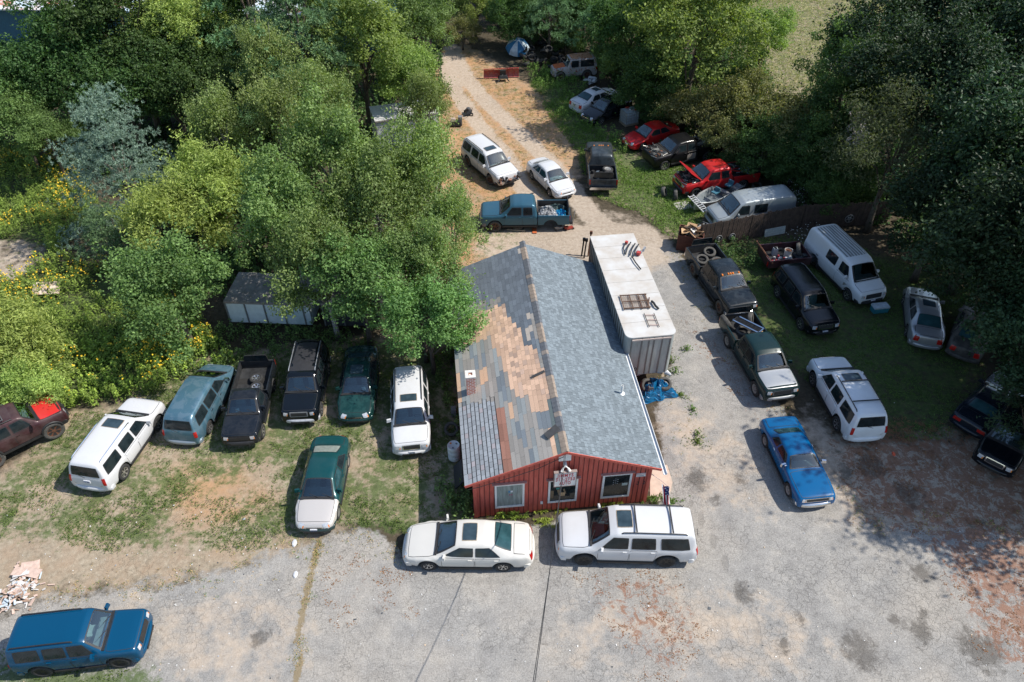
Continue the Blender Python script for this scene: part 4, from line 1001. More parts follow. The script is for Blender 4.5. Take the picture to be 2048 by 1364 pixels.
# concrete pad by the corner
b = MB(); a = [P(1300,938),P(1334,930),P(1345,965),P(1336,1002),P(1300,1004)]
b.add([(p.x,p.y,.03) for p in a]+[(p.x,p.y,-.05) for p in a], [[0,1,2,3,4],[5,6,1,0],[6,7,2,1],[7,8,3,2],[8,9,4,3],[9,5,0,4]])
tag(b.build('concrete_pad', plain('pad_concrete',(.55,.44,.35),.9,var=.2,scale=3), fix=True), kind='structure')
# ------------------------------------------------------------ the vehicles
W1 = lambda: paint('white_paint', (.56,.565,.575), .3, 0, .18)
W2 = lambda: paint('pearl_paint', (.58,.56,.515), .3, 0, .12)
BLK = lambda: paint('black_paint', (.004,.006,.009), .12, .0, .0)
BLKF = lambda: paint('faded_black_paint', (.007,.010,.015), .14, .0, .03, fade=(.03,.032,.036), fade_amt=.3)
def ribs_mat():
    m, n, l, b = nmat('ribbed_van_roof'); tc = n.new('ShaderNodeTexCoord').outputs['Object']; sp = n.new('ShaderNodeSeparateXYZ'); l.new(tc, sp.inputs[0])
    w = mathn(n, l, 'SINE', mathn(n, l, 'MULTIPLY', sp.outputs[1], 34)); mp = n.new('ShaderNodeMapping'); mp.inputs['Scale'].default_value = (.35,3,1); l.new(tc, mp.inputs[0])
    f = mathn(n, l, 'ADD', mathn(n, l, 'MULTIPLY', w, .16), noise(n, l, 2.5, 6, .7, vec=mp.outputs[0])); l.new(ramp(n, l, f, [(.40,(.14,.15,.15)),(.62,(.50,.52,.52))]), b.inputs['Base Color']); b.inputs['Roughness'].default_value = .5; return m
CARS = {}
def car(key, *a, **k): CARS[key] = Car(*a, **k); return CARS[key]
MAROON = paint('maroon_paint', (.030,.005,.008), .35, .1, .2, fade=(.10,.05,.055), coat=.2, fade_amt=.3)
car('xj', 'off_road_wagon', 'lifted maroon boxy wagon with bright red hood, cut by the left edge of the photo', 'off-roader', 'boxy', (114,811,1.0), (-70,905,1.0), MAROON, anchor='M', rim='old', lift=.22,
    hood=paint('red_hood_paint', (.55,.02,.018), .35, .1, .1), roof=paint('faded_maroon_roof', (.035,.014,.018), .6, 0, .2, coat=0), flare=BLACKP, grille=BLACKP, bump=BLACKP, rails=BLACKP, bars=True, hd=43, sun=False)
c = CARS['xj']; b = MB()
for x in np.linspace(c.X(2.3), c.X(3.9), 7): b.box((x,0,2.10),(.03,1.15,.03))
for y in np.linspace(-.55,.55,5): b.box(((c.X(2.3)+c.X(3.9))/2,y,2.12),(1.65,.03,.03))
b.build('roof_basket', plain('basket_grey',(.12,.12,.12),.5), c.root)
car('acadia', 'parked_suv', 'white crossover with twin glass roof panels, nosed up to the weeds beside the maroon wagon', 'suv', 'suv', (262,812,.95), (180,974,.5), W1(), L=5.0, W=2.0, H=1.80, anchor='R', hd=80, rails=CHROME, sun=(2.1,2.65,.42), plate='r', inter=CREAM)
car('caravan', 'minivan', 'steel blue minivan facing the bushes between the white crossover and the small black pickup', 'minivan', 'minivan', (412,738,.8), (362,882,.45), paint('steel_blue_paint', (.07,.16,.215), .25, .4, .05, fade=(.26,.33,.38), fade_amt=.25), L=4.9, anchor='R', hd=84, bump=paint('silver_blue', (.28,.34,.38), .3, .5), sun=False, trim=CHROME)
car('ranger', 'small_pickup', 'small black regular-cab pickup with loose wheels in its bed, right of the blue minivan', 'pickup', 'regular', (482,889,.45), (508,722,1.05), BLKF(), L=4.9, W=1.78, anchor='F', hd=-86, rim='alloy', grille=BLACKP, bump=BLACKP, inter=GREYU)
car('xterra', 'parked_suv', 'black off-roader with ribbed roof rack and silver front bumper, left of the dark green sedan', 'suv', 'boxy', (601,843,.45), (613,687,1.8), BLK(), L=4.5, W=1.82, H=1.87, anchor='F', hd=-87, bump=plain('silver_bumper', (.52,.53,.55), .4, .3), grille=plain('grey_grille',(.2,.2,.2)), rails=plain('grey_rail',(.35,.37,.4),.4,.5), roof=plain('ribbed_roof_black',(.03,.03,.034),.5))
car('audi', 'parked_sedan', 'dark green sedan with sunroof parked under the tree, right of the black off-roader', 'sedan', 'sedan', (710,840,.42), (720,692,1.0), paint('dark_green_paint', (.005,.034,.032), .15, .2, .04, fade=(.03,.10,.09), fade_amt=.3), anchor='F', hd=-86.5, sun=True)
car('equinox', 'parked_suv', 'white crossover facing out beside the left wall of the shop, dented at its left headlight', 'suv', 'suv', (824,905,.42), (808,737,1.6), paint('white_dusty_paint', (.56,.565,.57), .32, 0, .3), L=4.75, W=1.84, H=1.70, anchor='F', hd=-83, rails=BLACKP, sun=(2.12,2.6,.42), plate='f')
car('accord', 'parked_sedan', 'dark green sedan with beige hood standing alone on the grass', 'sedan', 'sedan', (628,1060,.42), (660,873,.98), paint('teal_green_paint', (.004,.055,.060), .2, .2, .05), L=4.8, anchor='F', hd=-89.5, hood=paint('beige_paint', (.58,.54,.50), .3, .3, .1), front=(paint('beige_paint', (.58,.54,.50)),1.22,.5), tint='pale', plate='f', rim='steel', inter=GREYU, bump=paint('green_bumper',(.008,.03,.03),.3,.2,.1))
car('deville', 'parked_sedan', 'pearl white sedan with taped sunroof parked broadside before the shop front', 'sedan', 'sedan', (808,1085,.5), (1068,1088,.7), W2(), L=5.25, W=1.9, H=1.44, anchor='M', hd=179.0, sun=(2.2,2.75,.40), inter=CREAM)
car('suburban', 'parked_suv', 'long white suv with black wheels and roof rails parked broadside before the shop front', 'suv', 'suv', (1110,1070,.6), (1394,1075,.8), W1(), L=5.62, W=2.0, H=1.95, anchor='M', hd=178.5, rim='black', rails=BLACKP, bars=True, sun=(2.05,2.6,.40), grille=BLACKP)
car('liberty', 'parked_suv', 'metallic blue off-roader with slotted grille at the lower left of the lot', 'suv', 'boxy', (292,1262,.6), (38,1300,.8), paint('royal_blue_paint', (.001,.055,.125), .18, .1, .0), L=4.45, W=1.82, H=1.82, anchor='M', hd=7, rim='black', rails=BLACKP, grille=BLACKP)
car('nova', 'classic_coupe', 'bright blue classic coupe with chrome bumpers and primer spots on its roof', 'classic car', 'coupe', (1633,1008,.45), (1563,835,.85), paint('electric_blue_paint', (.001,.085,.225), .16, .0, .0, rust=.10), L=4.75, anchor='F', hd=-83.5, bump=CHROME, grille=CHROME, trim=CHROME, rim='steel', inter=CREAM)
car('yukon', 'parked_suv', 'white suv with roof bars facing away, right of the blue classic coupe', 'suv', 'suv', (1688,706,1.05), (1733,877,.5), paint('shaded_white', (.66,.69,.71), .3, 0, .25), L=5.05, W=2.0, H=1.93, anchor='R', hd=95, rails=BLACKP, bars=True, sun=(2.1,2.6,.42), plate='')
car('silverado', 'pickup_truck', 'dark green pickup with silver hood, a loose grille and tyres in its bed', 'pickup', 'truck', (1562,797,.5), (1497,624,1.25), paint('forest_green_paint', (.004,.020,.020), .22, .1, .02), L=5.75, anchor='F', hd=-80, hood=paint('silver_hood_paint', (.42,.43,.43), .3, .6, .1), plate='f', bump=plain('grey_bumper',(.28,.29,.30),.4,.3), rim='steel', inter=CREAM)
car('ram', 'pickup_truck', 'black pickup with peeling roof and five orange cab lights behind the green pickup', 'pickup', 'truck', (1485,628,.5), (1418,490,1.35), paint('peeling_black_paint', (.006,.010,.013), .2, .1, .05, fade=(.10,.13,.15), fade_amt=.10), L=5.8, anchor='F', hd=-76.5, rim='old', grille=CHROME, bump=CHROME)
car('pilot', 'parked_suv', 'black suv with chrome headlights and plate between the black pickup and the white cargo van', 'suv', 'suv', (1649,664,.45), (1601,530,1.75), BLK(), L=4.85, W=1.97, H=1.8, anchor='F', hd=-79.5, plate='f', grille=CHROME)
car('express', 'cargo_van', 'white cargo van with ribbed weathered roof in front of the board fence', 'van', 'van', (1744,602,.45), (1665,441,2.05), paint('van_white', (.64,.66,.67), .35, 0, .2), L=5.7, anchor='F', hd=-74, plate='f', grille=BLACKP, bump=BLACKP, roof=ribs_mat())
car('m45', 'parked_sedan', 'silver sedan facing the trees at the right side of the shaded lot', 'sedan', 'sedan', (1870,588,.95), (1852,690,.5), paint('silver_paint', (.36,.37,.39), .3, .6, .2), L=4.9, W=1.8, H=1.5, anchor='R', hd=72, sun=True)
car('dark_sedan', 'parked_sedan', 'dusty black sedan in deep shade, right beside the silver sedan', 'sedan', 'sedan', (1975,640,.9), (1925,712,.5), paint('dusty_black_paint', (.02,.02,.021), .45, .1, .5, coat=.1), L=4.7, anchor='R', hd=55)
car('camaro', 'parked_coupe', 'dark blue coupe seen from behind near the right edge of the photo', 'coupe', 'coupe', (2010,800,.8), (1934,856,.5), paint('night_blue_paint', (.006,.012,.022), .2, .2, .04), L=4.75, W=1.85, H=1.3, anchor='R', hd=40, grille=BLACKP)
car('rogue', 'parked_suv', 'black crossover with bright grille facing out of the trees at the right edge', 'suv', 'suv', (1984,934,.5), (2060,870,.9), BLK(), L=4.6, W=1.82, H=1.68, anchor='F', hd=-132, grille=CHROME)
car('gvan', 'cargo_van', 'silver cargo van with faded red lettering on its side, parked behind the board fence', 'van', 'van', (1418,441,.5), (1570,385,1.95), paint('dull_silver_paint', (.31,.35,.37), .35, .4, .3), L=5.5, anchor='F', hd=-167, grille=plain('grey_grille',(.2,.2,.2)), bump=plain('grey_bumper',(.28,.29,.30)), inter=GREYU)
car('redpu', 'pickup_truck', 'bright red pickup with its hood raised', 'pickup', 'truck', (1355,372,.6), (1498,334,1.15), paint('bright_red_paint', (.48,.012,.014), .25, .15, .08), L=5.7, anchor='F', hd=-163, hoodopen=True, hood=paint('bright_red_paint', (.48,.012,.014)), bump=BLACKP)
car('blkpu', 'pickup_truck', 'black pickup stripped of its hood and front end, with one tan rear door', 'pickup', 'truck', (1294,322,.5), (1431,263,1.15), paint('dull_black_paint', (.007,.007,.008), .3, .0, .0, coat=.2), L=5.7, anchor='F', hd=-158, engine=True, lights=False, grille=None, doorpaint=paint('tan_door_paint', (.36,.31,.26), .35, .2), bump=BLACKP)
car('focus', 'parked_sedan', 'bright red sedan nosing out of the brush behind the stripped black pickup', 'sedan', 'sedan', (1254,288,.45), (1341,242,.95), paint('cherry_red_paint', (.50,.010,.012), .25, .15, .05), L=4.5, W=1.75, H=1.48, anchor='F', hd=-150, plate='f')
car('altima', 'parked_sedan', 'white sedan with sunroof facing into the woods, beside the black hatchback', 'sedan', 'sedan', (1224,176,.85), (1149,216,.5), W1(), L=4.8, anchor='R', hd=40, sun=True, plate='r')
car('hatch', 'parked_sedan', 'black car facing out next to the white sedan at the edge of the woods', 'sedan', 'sedan', (1172,239,.45), (1239,190,1.1), BLK(), L=4.6, W=1.78, H=1.5, anchor='F', hd=-140)
car('ram2', 'pickup_truck', 'grey-black pickup seen from behind with two spare wheels lying in its open bed', 'pickup', 'truck', (1197,278,1.1), (1206,374,.6), paint('grey_black_paint', (.022,.030,.036), .3, .2, .1, fade=(.10,.12,.13), fade_amt=.3), L=5.6, anchor='R', hd=88.5, bump=CHROME, rim='steel')
car('elantra', 'parked_sedan', 'clean white sedan standing on the gravel drive', 'sedan', 'sedan', (1134,387,.5), (1079,311,1.0), W1(), L=4.55, W=1.78, H=1.45, anchor='F', hd=-63, tint=False)
car('suburban2', 'wrecked_suv', 'white suv with crushed nose and missing bumper beside the gravel drive', 'suv', 'suv', (1018,360,.6), (957,276,1.8), W1(), L=5.3, W=1.98, H=1.9, anchor='F', hd=-58, rim='old', rails=BLACKP, sun=(2.1,2.6,.42), lights=False, grille=None, bump=UNDER, steer=24)
car('tealpu', 'pickup_truck', 'teal pickup with a cluttered bed and no rear wheel, behind the shop', 'pickup', 'truck', (962,428,.7), (1136,424,.9), paint('teal_truck_paint', (.035,.11,.16), .25, .35, .05), L=5.7, anchor='M', hd=181, rim='old', wheels=(1,1,0,0), bump=GREYP)
car('wrangler', 'off_roader', 'old rusted grey and orange hardtop off-roader in the brush by the tyre heap', 'off-roader', 'wrangler', (1118,136,.9), (1176,128,1.0), paint('grey_red_paint', (.34,.33,.33), .6, 0, .2, rust=.55, coat=0), L=3.9, anchor='M', hd=-168, hood=paint('rust_orange_paint', (.50,.12,.03), .7, 0, .1, rust=.6, coat=0), roof=paint('rusted_roof', (.42,.22,.12), .8, 0, .1, rust=.6, coat=0), rim='old', grille=None, inter=GREYU)

for key, y in (('ranger',-.3),('xterra',.35),('audi',.35),('ram',-.35),('elantra',.4),('silverado',-.3)):
    c = CARS[key]; x0, x1 = c.d['ws']; b = MB(); b.box((c.X((x0+x1)/2-.02), y*c.sy, c.d['belt']-.02+c.lift), (.22,.17,.01), rz=.3); b.build('dash_paper', plain('paper_white',(.75,.75,.72),.8), c.root)
# ---- marker lamps, wrecked nose, lettering
def markers(c, ys, z=None):
    for y in ys:
        p = c.cast((c.X(2.05), y*c.sy, 5), (0,0,-1)); b = MB(); b.box(p+Vector((0,0,.02)), (.14,.09,.05), taper=.7); b.build('marker_lamp', AMBER, c.root)
markers(CARS['ram'], (-.5,-.14,0,.14,.5)); markers(CARS['ram2'], (-.5,-.14,0,.14,.5))
c = CARS['suburban2']; b = MB(); r2 = random.Random(9)
for i in range(34): b.box((c.L/2-.05+r2.uniform(-.25,.15), r2.uniform(-.85,.85), r2.uniform(.45,.95)), (r2.uniform(.06,.25), r2.uniform(.08,.4), r2.uniform(.04,.16)), rz=r2.uniform(0,3), rx=r2.uniform(-.5,.5), m=r2.choice((0,1,2,2)))
b.build('smashed_front', [BLACKP, STEEL, plain('rusty_brown', (.28,.15,.10), .8)], c.root)
FR = plain('faded_red_lettering', (.42,.13,.14), .6, var=.4, scale=20)
c = CARS['gvan']
for (x, z, s_) in ((3.0,.92,.30),(4.15,1.0,.34)):
    p = c.cast((c.X(x), 3, z), (0,-1,0)); b = MB()
    if p:
        for k in range(5 if x > 3.5 else 4): b.box((p.x+.28-k*.19, p.y+.008, z), (.15,.012,s_), m=0, rz=0); b.box((p.x+.28-k*.19, p.y+.017, z), (.06,.004,s_*.4), m=1)
        if x > 3.5: b.box((p.x-.1, p.y+.006, z-.27), (1.0,.008,.1), m=0)
        b.build('faded_lettering', [FR, c.body_m], c.root)
# licence plates get dark characters
n_pl = 0
PLT = {'accord':'7KR 418', 'pilot':'482 LMT', 'silverado':'91C 236', 'express':'BX 7714', 'equinox':'3WP 905', 'focus':'KD 5520', 'altima':'8TA 163', 'acadia':'L46 02P'}
for o in [o for o in bpy.data.objects if o.name.startswith('licence_plate') and o.parent]:
    me = o.data; cs = np.array([v.co[:] for v in me.vertices[:9]]); cc = cs.mean(0); fx = 1 if cc[0] > 0 else -1
    b = MB()
    for k in range(6): b.box((cc[0]+fx*.008, cc[1]-.10+k*.04+(.02 if k > 2 else 0), cc[2]), (.008,.022,.055))
    b.build('plate_characters', plain('plate_ink', (.06,.08,.16), .6), o)

# ------------------------------------------------------------ loose things
def tyre(key, label, loc, rx=0, rz=0, kind='none', r=.36, old=False, group='loose tyres and wheels', cat='tyre', ry=0):
    tm, rm = wheel_meshes(r, kind if kind != 'none' else 'old')
    if kind == 'none':
        from mathutils import Euler
        o = obj('tyre', tm, None, loc, (Euler((rx,ry,rz)).to_matrix()@Matrix.Rotation(R(90),3,'X')).to_euler()); return tag(o, label, cat, group)
    root = empty('wheel', loc, rz); tag(root, label, 'wheel', group); root.rotation_euler = (rx, ry, rz)
    a = obj('tyre', tm if not old else tm, root, (0,0,0), (R(90),0,0))
    if kind != 'none': obj('rim', rm, root, (0,0,0), (R(90),0,0))
    return root
def on_car(c, x, y, z): return c.root.matrix_world @ Vector((x,y,z)) if False else Vector(c.root.location) + Matrix.Rotation(c.root.rotation_euler[2],3,'Z') @ Vector((x,y,z))
c = CARS['ranger']; tyre('a','bright alloy wheel lying in the bed of the small black pickup, farther from its cab',on_car(c,c.bedx-.05,.1,c.bedz+.13),r=.33,kind='alloy'); tyre('b','bright alloy wheel lying in the bed of the small black pickup, against the cab window',on_car(c,c.bedx+.65,.25,c.bedz+.2),rx=.2,r=.33,kind='alloy')
c = CARS['ram2']; tyre('a','white steel spare wheel in the grey-black pickup bed, nearer the cab',on_car(c,c.bedx+.38,-.36,c.bedz+.42),ry=.1,r=.38,kind='steel'); tyre('b','white steel spare wheel in the grey-black pickup bed, nearer the tailgate',on_car(c,c.bedx-.36,-.34,c.bedz+.46),ry=-.1,r=.38,kind='steel')
b = MB(); r2 = random.Random(4)
for i in range(9): b.box(on_car(c,c.bedx+r2.uniform(-.8,.7),r2.uniform(.25,.7),c.bedz+.08+r2.uniform(0,.15)),(r2.uniform(.15,.3),r2.uniform(.15,.35),r2.uniform(.08,.22)),rz=r2.uniform(0,3),rx=r2.uniform(-.3,.3),m=i%2,taper=.8)
tag(b.build('scrap_pile',[BLACKP,plain('greyish_cloth',(.11,.14,.17),.8)]),'heap of dark seats and plastic in the grey-black pickup bed beside the spare wheels','scrap')
c = CARS['ram']
for k,(x,y,l_) in enumerate(((.55,.35,'brown-rimmed tyre lying at the front of the peeling black pickup bed, right of the other'),(.1,-.4,'worn tyre lying in the rear of the peeling black pickup bed'),(-.5,.35,'dark tyre against the tailgate in the peeling black pickup bed'))): tyre('t',l_,on_car(c,c.bedx+x,y,c.bedz+.22),rx=.25,r=.38,kind='none' if k else 'old')
c = CARS['silverado']
tyre('t','upright tyre in the back left corner of the green pickup bed by the fallen grille',on_car(c,c.bedx-.45,.5,c.bedz+.42),rx=R(75),rz=1.2,r=.4); tyre('t','tyre hanging over the right rear corner of the green pickup',on_car(c,c.bedx-.55,-.86,c.bedz+.42),rx=R(60),rz=1.9,r=.4); tyre('t','tyre lying flat in the middle of the green pickup bed under the grille',on_car(c,c.bedx+.1,-.1,c.bedz+.13),r=.38)
g = empty('loose_grille', on_car(c,c.bedx+.15,.05,c.bedz+.66), c.root.rotation_euler[2]+R(28)); g.rotation_euler = (R(12),R(-8),c.root.rotation_euler[2]+R(28)); tag(g,'long chrome-edged black car grille laid across the tyres in the green pickup bed','car part')
b = MB()
for y in (-.2,.2): b.box((0,y,0),(1.7,.07,.06))
for x in (-.83,.83): b.box((x,0,0),(.07,.4,.06))
b.build('grille_surround',CHROME,g); b = MB()
for y in np.linspace(-.14,.14,6): b.box((0,y,-.01),(1.58,.025,.03))
for x in np.linspace(-.7,.7,7): b.box((x,0,-.015),(.02,.33,.03))
b.build('grille_mesh',BLACKP,g)
b = MB(); b.box((0,0,.06),(.3,.24,.12),taper=.7); o = b.build('cardboard_scrap',plain('cardboard',(.50,.33,.18)),loc=on_car(c,c.bedx+.85,.45,c.bedz+.6)); tag(o,'small crumpled orange-tan carton near the cab in the green pickup bed','box')
# teal pickup clutter, jacks, loose wheel
def crumple(name, label, cat, c, r, h, mat, seed=1, n=22, group=None, flat=1.0):
    rr = np.random.default_rng(seed); V = []; F = []
    for i in range(n+1):
        for j in range(n*2):
            a = 2*pi*j/(n*2); t = i/n; rad = t*(1+.22*math.sin(a*3+seed)+.12*math.sin(a*7+seed*2)); z = (1-t**1.8)*h*(1+.0*a)
            z += h*.22*math.sin(t*9+a*4+seed)*(1-t)+rr.normal(0,.04*h)
            V.append((c[0]+r*rad*math.cos(a), c[1]+r*rad*math.sin(a)*flat, c[2]+max(z,0.01)))
    for i in range(n):
        for j in range(n*2): F.append([i*n*2+j, i*n*2+(j+1)%(n*2), (i+1)*n*2+(j+1)%(n*2), (i+1)*n*2+j])
    me = mesh_np(name, np.array(V), np.array(F), [mat]); fixn(me); o = obj(name, me); tag(o, label, cat, group); return o
BLUET = plain('blue_tarp', (.003,.13,.29), .35, var=.35, scale=5); SILT = plain('silver_tarp', (.42,.43,.44), .4, var=.6, scale=7, c2=(.06,.065,.07))
c = CARS['tealpu']
crumple('silver_tarp','crumpled silver sheeting filling the front of the teal pickup bed','tarp',on_car(c,c.bedx+.35,.15,c.bedz+.1),.75,.42,SILT,3)
crumple('blue_bag','bright blue plastic bag near the tailgate of the teal pickup','bag',on_car(c,c.bedx-.45,.35,c.bedz+.2),.42,.3,plain('bright_blue_plastic',(.01,.32,.62),.3,var=.3),5)
crumple('dark_sheeting','dark green sheeting piled along the far side of the teal pickup bed','tarp',on_car(c,c.bedx-.3,-.45,c.bedz+.05),.6,.3,plain('dark_sheet',(.03,.06,.06),.6),7)
tyre('t','dusty brown wheel lying flat on the ground under the teal pickup doors',P(1036,452,.12),r=.38,kind='old')
def jack(label, loc, col, tall=1.2):
    j = empty('floor_jack', loc, .4); tag(j,label,'floor jack','floor jacks behind the teal pickup')
    b = MB(); b.box((0,0,.12),(.62,.22,.12),taper=.8); b.box((-.2,0,.2),(.25,.16,.1)); b.build('jack_frame',col,j)
    b = MB(); b.tube([(.22,0,.18),(.36,0,tall)],.022,6); b.build('jack_handle',plain('handle_grey',(.45,.45,.44),.4,.5),j)
    b = MB()
    for x in (-.26,.26):
        for y in (-.13,.13): b.lathe([(.0,-.02),(.06,-.02),(.06,.02),(.0,.02)],10,0,Matrix.Translation((x,y,.06))@Matrix.Rotation(R(90),4,'X'))
    b.build('jack_wheel',BLACKP,j)
jack('grey floor jack with upright handle behind the teal pickup, left of the red one',P(1118,458),plain('jack_grey',(.35,.34,.32),.5,.3)); jack('red floor jack behind the teal pickup, right of the grey one',P(1138,458),plain('jack_red',(.38,.06,.04),.5),1.35)
b = MB(); p = P(1069,462); b.box((p.x,p.y,.03),(.28,.6,.04)); tag(b.build('orange_board',plain('orange_plate',(.55,.13,.04),.6)),'orange board lying beside the teal pickup','board')
b = MB(); p = P(1032,461); b.box((p.x,p.y,.04),(1.2,.09,.06),rz=R(-8)); tag(b.build('timber_plank',plain('pale_wood',(.60,.52,.38))),'pale timber plank on the ground in front of the teal pickup wheels','plank')
# trailer next to the shop
ta = R(7.0); T0 = P(1254,677,3.55); T1 = P(1181,474,3.55); TW = 2.42
tdir = (T1-T0).normalized(); TL = (T1-T0).length; tx = Vector((tdir.y,-tdir.x,0))
tr = empty('box_trailer', (T0+tx*TW/2+tdir*TL/2)*Vector((1,1,0)) if False else Vector(((T0+tx*TW/2+tdir*TL/2).x,(T0+tx*TW/2+tdir*TL/2).y,0)), math.atan2(-tx.x*0+tx.y, tx.x)); tag(tr,'long white-roofed semitrailer box parked along the right side of the shop','trailer')
def rbox(name, L_, W_, z0, z1, rad, mat, parent, top=None, over=0):
    pts = []
    for cx, cy, a0 in ((W_/2-rad,L_/2-.03,0),(-W_/2+rad,L_/2-.03,90),(-W_/2+rad,-L_/2+rad,180),(W_/2-rad,-L_/2+rad,270)):
        rr = rad if a0 >= 180 else .03
        cx2 = (W_/2-rr)*(1 if cx > 0 else -1)
        for k in range(7): a = R(a0+k*15); pts.append((cx2+rr*math.cos(a), (cy if a0 < 180 else cy)+rr*math.sin(a)))
    n = len(pts); V = [(x,y,z0) for x,y in pts]+[(x,y,z1) for x,y in pts]; F = [[k,(k+1)%n,n+(k+1)%n,n+k] for k in range(n)]+[list(range(n))[::-1],[n+k for k in range(n)]]
    b = MB(); b.add(V,F); return b.build(name,mat,parent,angle=R(30))
def streak(name, c1, c2, c3):
    m,n,l,b_ = nmat(name); tc = n.new('ShaderNodeTexCoord').outputs['Object']; mp = n.new('ShaderNodeMapping'); mp.inputs['Scale'].default_value=(1,1,.25); l.new(tc,mp.inputs[0])
    f = noise(n,l,2.2,7,.7,vec=mp.outputs[0]); l.new(ramp(n,l,f,[(.3,c3),(.5,c2),(.65,c1)]),b_.inputs['Base Color']); b_.inputs['Roughness'].default_value=.5; b_.inputs['Metallic'].default_value=.2; return m
rbox('trailer_box',TL,TW,1.05,3.52,.32,streak('trailer_aluminium',(.40,.43,.42),(.33,.36,.35),(.25,.26,.25)),tr)
rbox('trailer_roof',TL+.06,TW+.06,3.523,3.58,.34,plain('trailer_white_roof',(.53,.525,.505),.5,var=.10,scale=1.1,c2=(.44,.40,.35)),tr)
b = MB()
for x in (-.95,-.45,-.1,.15,.55,.95): b.box((x,-TL/2-.02,2.28),(.05,.05,2.4))
for k in range(22): 
    for x in (-TW/2-.02,TW/2+.02): b.box((x,-TL/2+.5+k*(TL-.7)/21,2.28),(.05,.05,2.4))
b.build('trailer_rib',plain('rib_grey',(.20,.20,.195),.5,.3),tr)
b = MB()
for k in range(1,8): b.box((0,-TL/2+k*TL/8,3.583),(TW,.025,.006))
b.build('roof_seam',plain('seam_grey',(.40,.38,.35),.6),tr)
b = MB(); b.box((0,-TL/2-.05,3.42),(TW-.5,.06,.07)); b.build('top_rail',plain('rail_pinkish',(.50,.42,.38),.6),tr)
b = MB(); b.box((0,0,.93),(1.2,TL-.4,.2)); 
for x in (-.5,.5): b.box((x,-TL/2+1.2,.45),(.12,.12,.95)); b.box((x,-TL/2+1.2,.03),(.3,.3,.05))
b.build('trailer_chassis',plain('chassis_brown',(.07,.05,.04),.8),tr)
for x in (-.95,.95):
    for y in (TL/2-1.3,TL/2-2.5): a = obj('wheel', wheel_meshes(.5,'old')[0], tr, (x,y,.5), (0,0,R(90)))
text_obj('trailer_lettering','J.20',.30,BLACKP,tr,(-.75,-TL/2-.012,1.45),(R(90),0,0))
# things on the trailer roof
def local_top(u,v): return P(u,v,3.60)
g = empty('steel_rack', local_top(1270,605), R(5)); tag(g,'rusty steel mesh rack lying on the trailer roof','rack')
b = MB()
for x in (-.65,-.2,.25,.6): b.box((x,0,.06),(.05,1.15,.04))
for y in (-.5,0,.5): b.box((0,y,.09),(1.35,.05,.04))
b.build('rack_frame',plain('rack_brown',(.13,.075,.05),.8),g); b = MB()
for k in range(15): b.box((-.66+k*.094,0,.03),(.014,1.05,.014),m=0)
for k in range(12): b.box((0,-.52+k*.094,.045),(1.3,.014,.014),m=0)
b.build('rack_mesh',plain('mesh_tan',(.35,.26,.2),.8),g)
b = MB(); b.box((0,0,.05),(.06,.75,.05)); tag(b.build('steel_bar',plain('rack_brown',(.13,.075,.05)),loc=local_top(1297,606),rot=(0,0,R(-12))),'short dark bar beside the mesh rack on the trailer roof','bar')
b = MB(); b.tube([(-.1,.35,.06),(-.02,.15,.1),(.02,-.05,.1),(.16,-.25,.06)],.055,8); tag(b.build('radiator_hose',BLACKP,loc=local_top(1309,613),smooth=True),'curved black hose on the trailer roof right of the mesh rack','hose')
b = MB()
for x in (-.24,.24): b.tube([(x-.06,.5,.04),(x+.06,-.5,.04)],.02,6)
for y in (-.38,0.0,.36): b.box((-.12*y,y,.04),(.48,.03,.03),m=1)
tag(b.build('ladder_section',[BLACKP,plain('pink_rung',(.45,.3,.26))],loc=local_top(1303,641)),'short ladder-like frame near the front edge of the trailer roof','ladder')
g = empty('tow_hitch', local_top(1263,504), R(-25)); tag(g,'dark bent steel frame with red parts at the far end of the trailer roof','frame')
b = MB()
for x in (-.3,-.05,.15): b.tube([(x,.75,.08),(x+.02,.1,.12),(x+.1,-.45,.08)],.035,6)
b.tube([(.15,-.45,.08),(.5,-.9,.08),(.95,-1.35,.06)],.035,6); b.tube([(-.55,.6,.06),(-.5,.1,.06),(-.3,-.35,.06)],.03,6)
b.build('frame_tube',BLACKP,g); b = MB(); b.box((.42,-.1,.12),(.2,.22,.15)); b.box((-.5,.62,.1),(.15,.15,.12)); b.build('red_bracket',plain('bracket_red',(.45,.05,.04)),g)
b = MB(); b.box((.55,.45,.1),(.12,.45,.12),taper=.6); b.box((.4,.05,.09),(.3,.12,.1)); b.build('grey_bracket',plain('bracket_grey',(.35,.36,.38),.5,.4),g)
# blue tarp pile, tyres, bumper
crumple('blue_tarp','bright blue tarpaulin bunched on the ground behind the trailer front','tarp',P(1309,785),.95,.8,BLUET,2,flat=.75)
tyre('t','black tyre resting on the blue tarpaulin, right one',P(1329,768,.55),rx=.35,r=.36); tyre('t','black tyre standing at the back of the blue tarpaulin, left one',P(1293,770,.5),rx=R(55),rz=.5,r=.34)
b = MB(); b.tube([P(1266,752,.6),P(1285,744,.66),P(1310,741,.7),P(1332,744,.6),P(1341,750,.5)],[.05,.09,.09,.09,.05],8,flat=1.6); tag(b.build('loose_bumper',W1(),smooth=True),'white car bumper lying along the top of the blue tarp pile','car part')
b = MB(); b.box((0,0,.1),(.14,.34,.06),rx=.5); tag(b.build('brown_block',WOODB,loc=P(1325,755,.6)),'brown wooden block leaning beside the tyre on the tarp pile','block')
b = MB(); b.box((0,0,.2),(.34,.5,.36),taper=.7); tag(b.build('engine_part',plain('dull_grey_part',(.10,.10,.10),.6),loc=P(1300,781,.3)),'dark grey machine part between the two tyres on the tarp pile','car part')
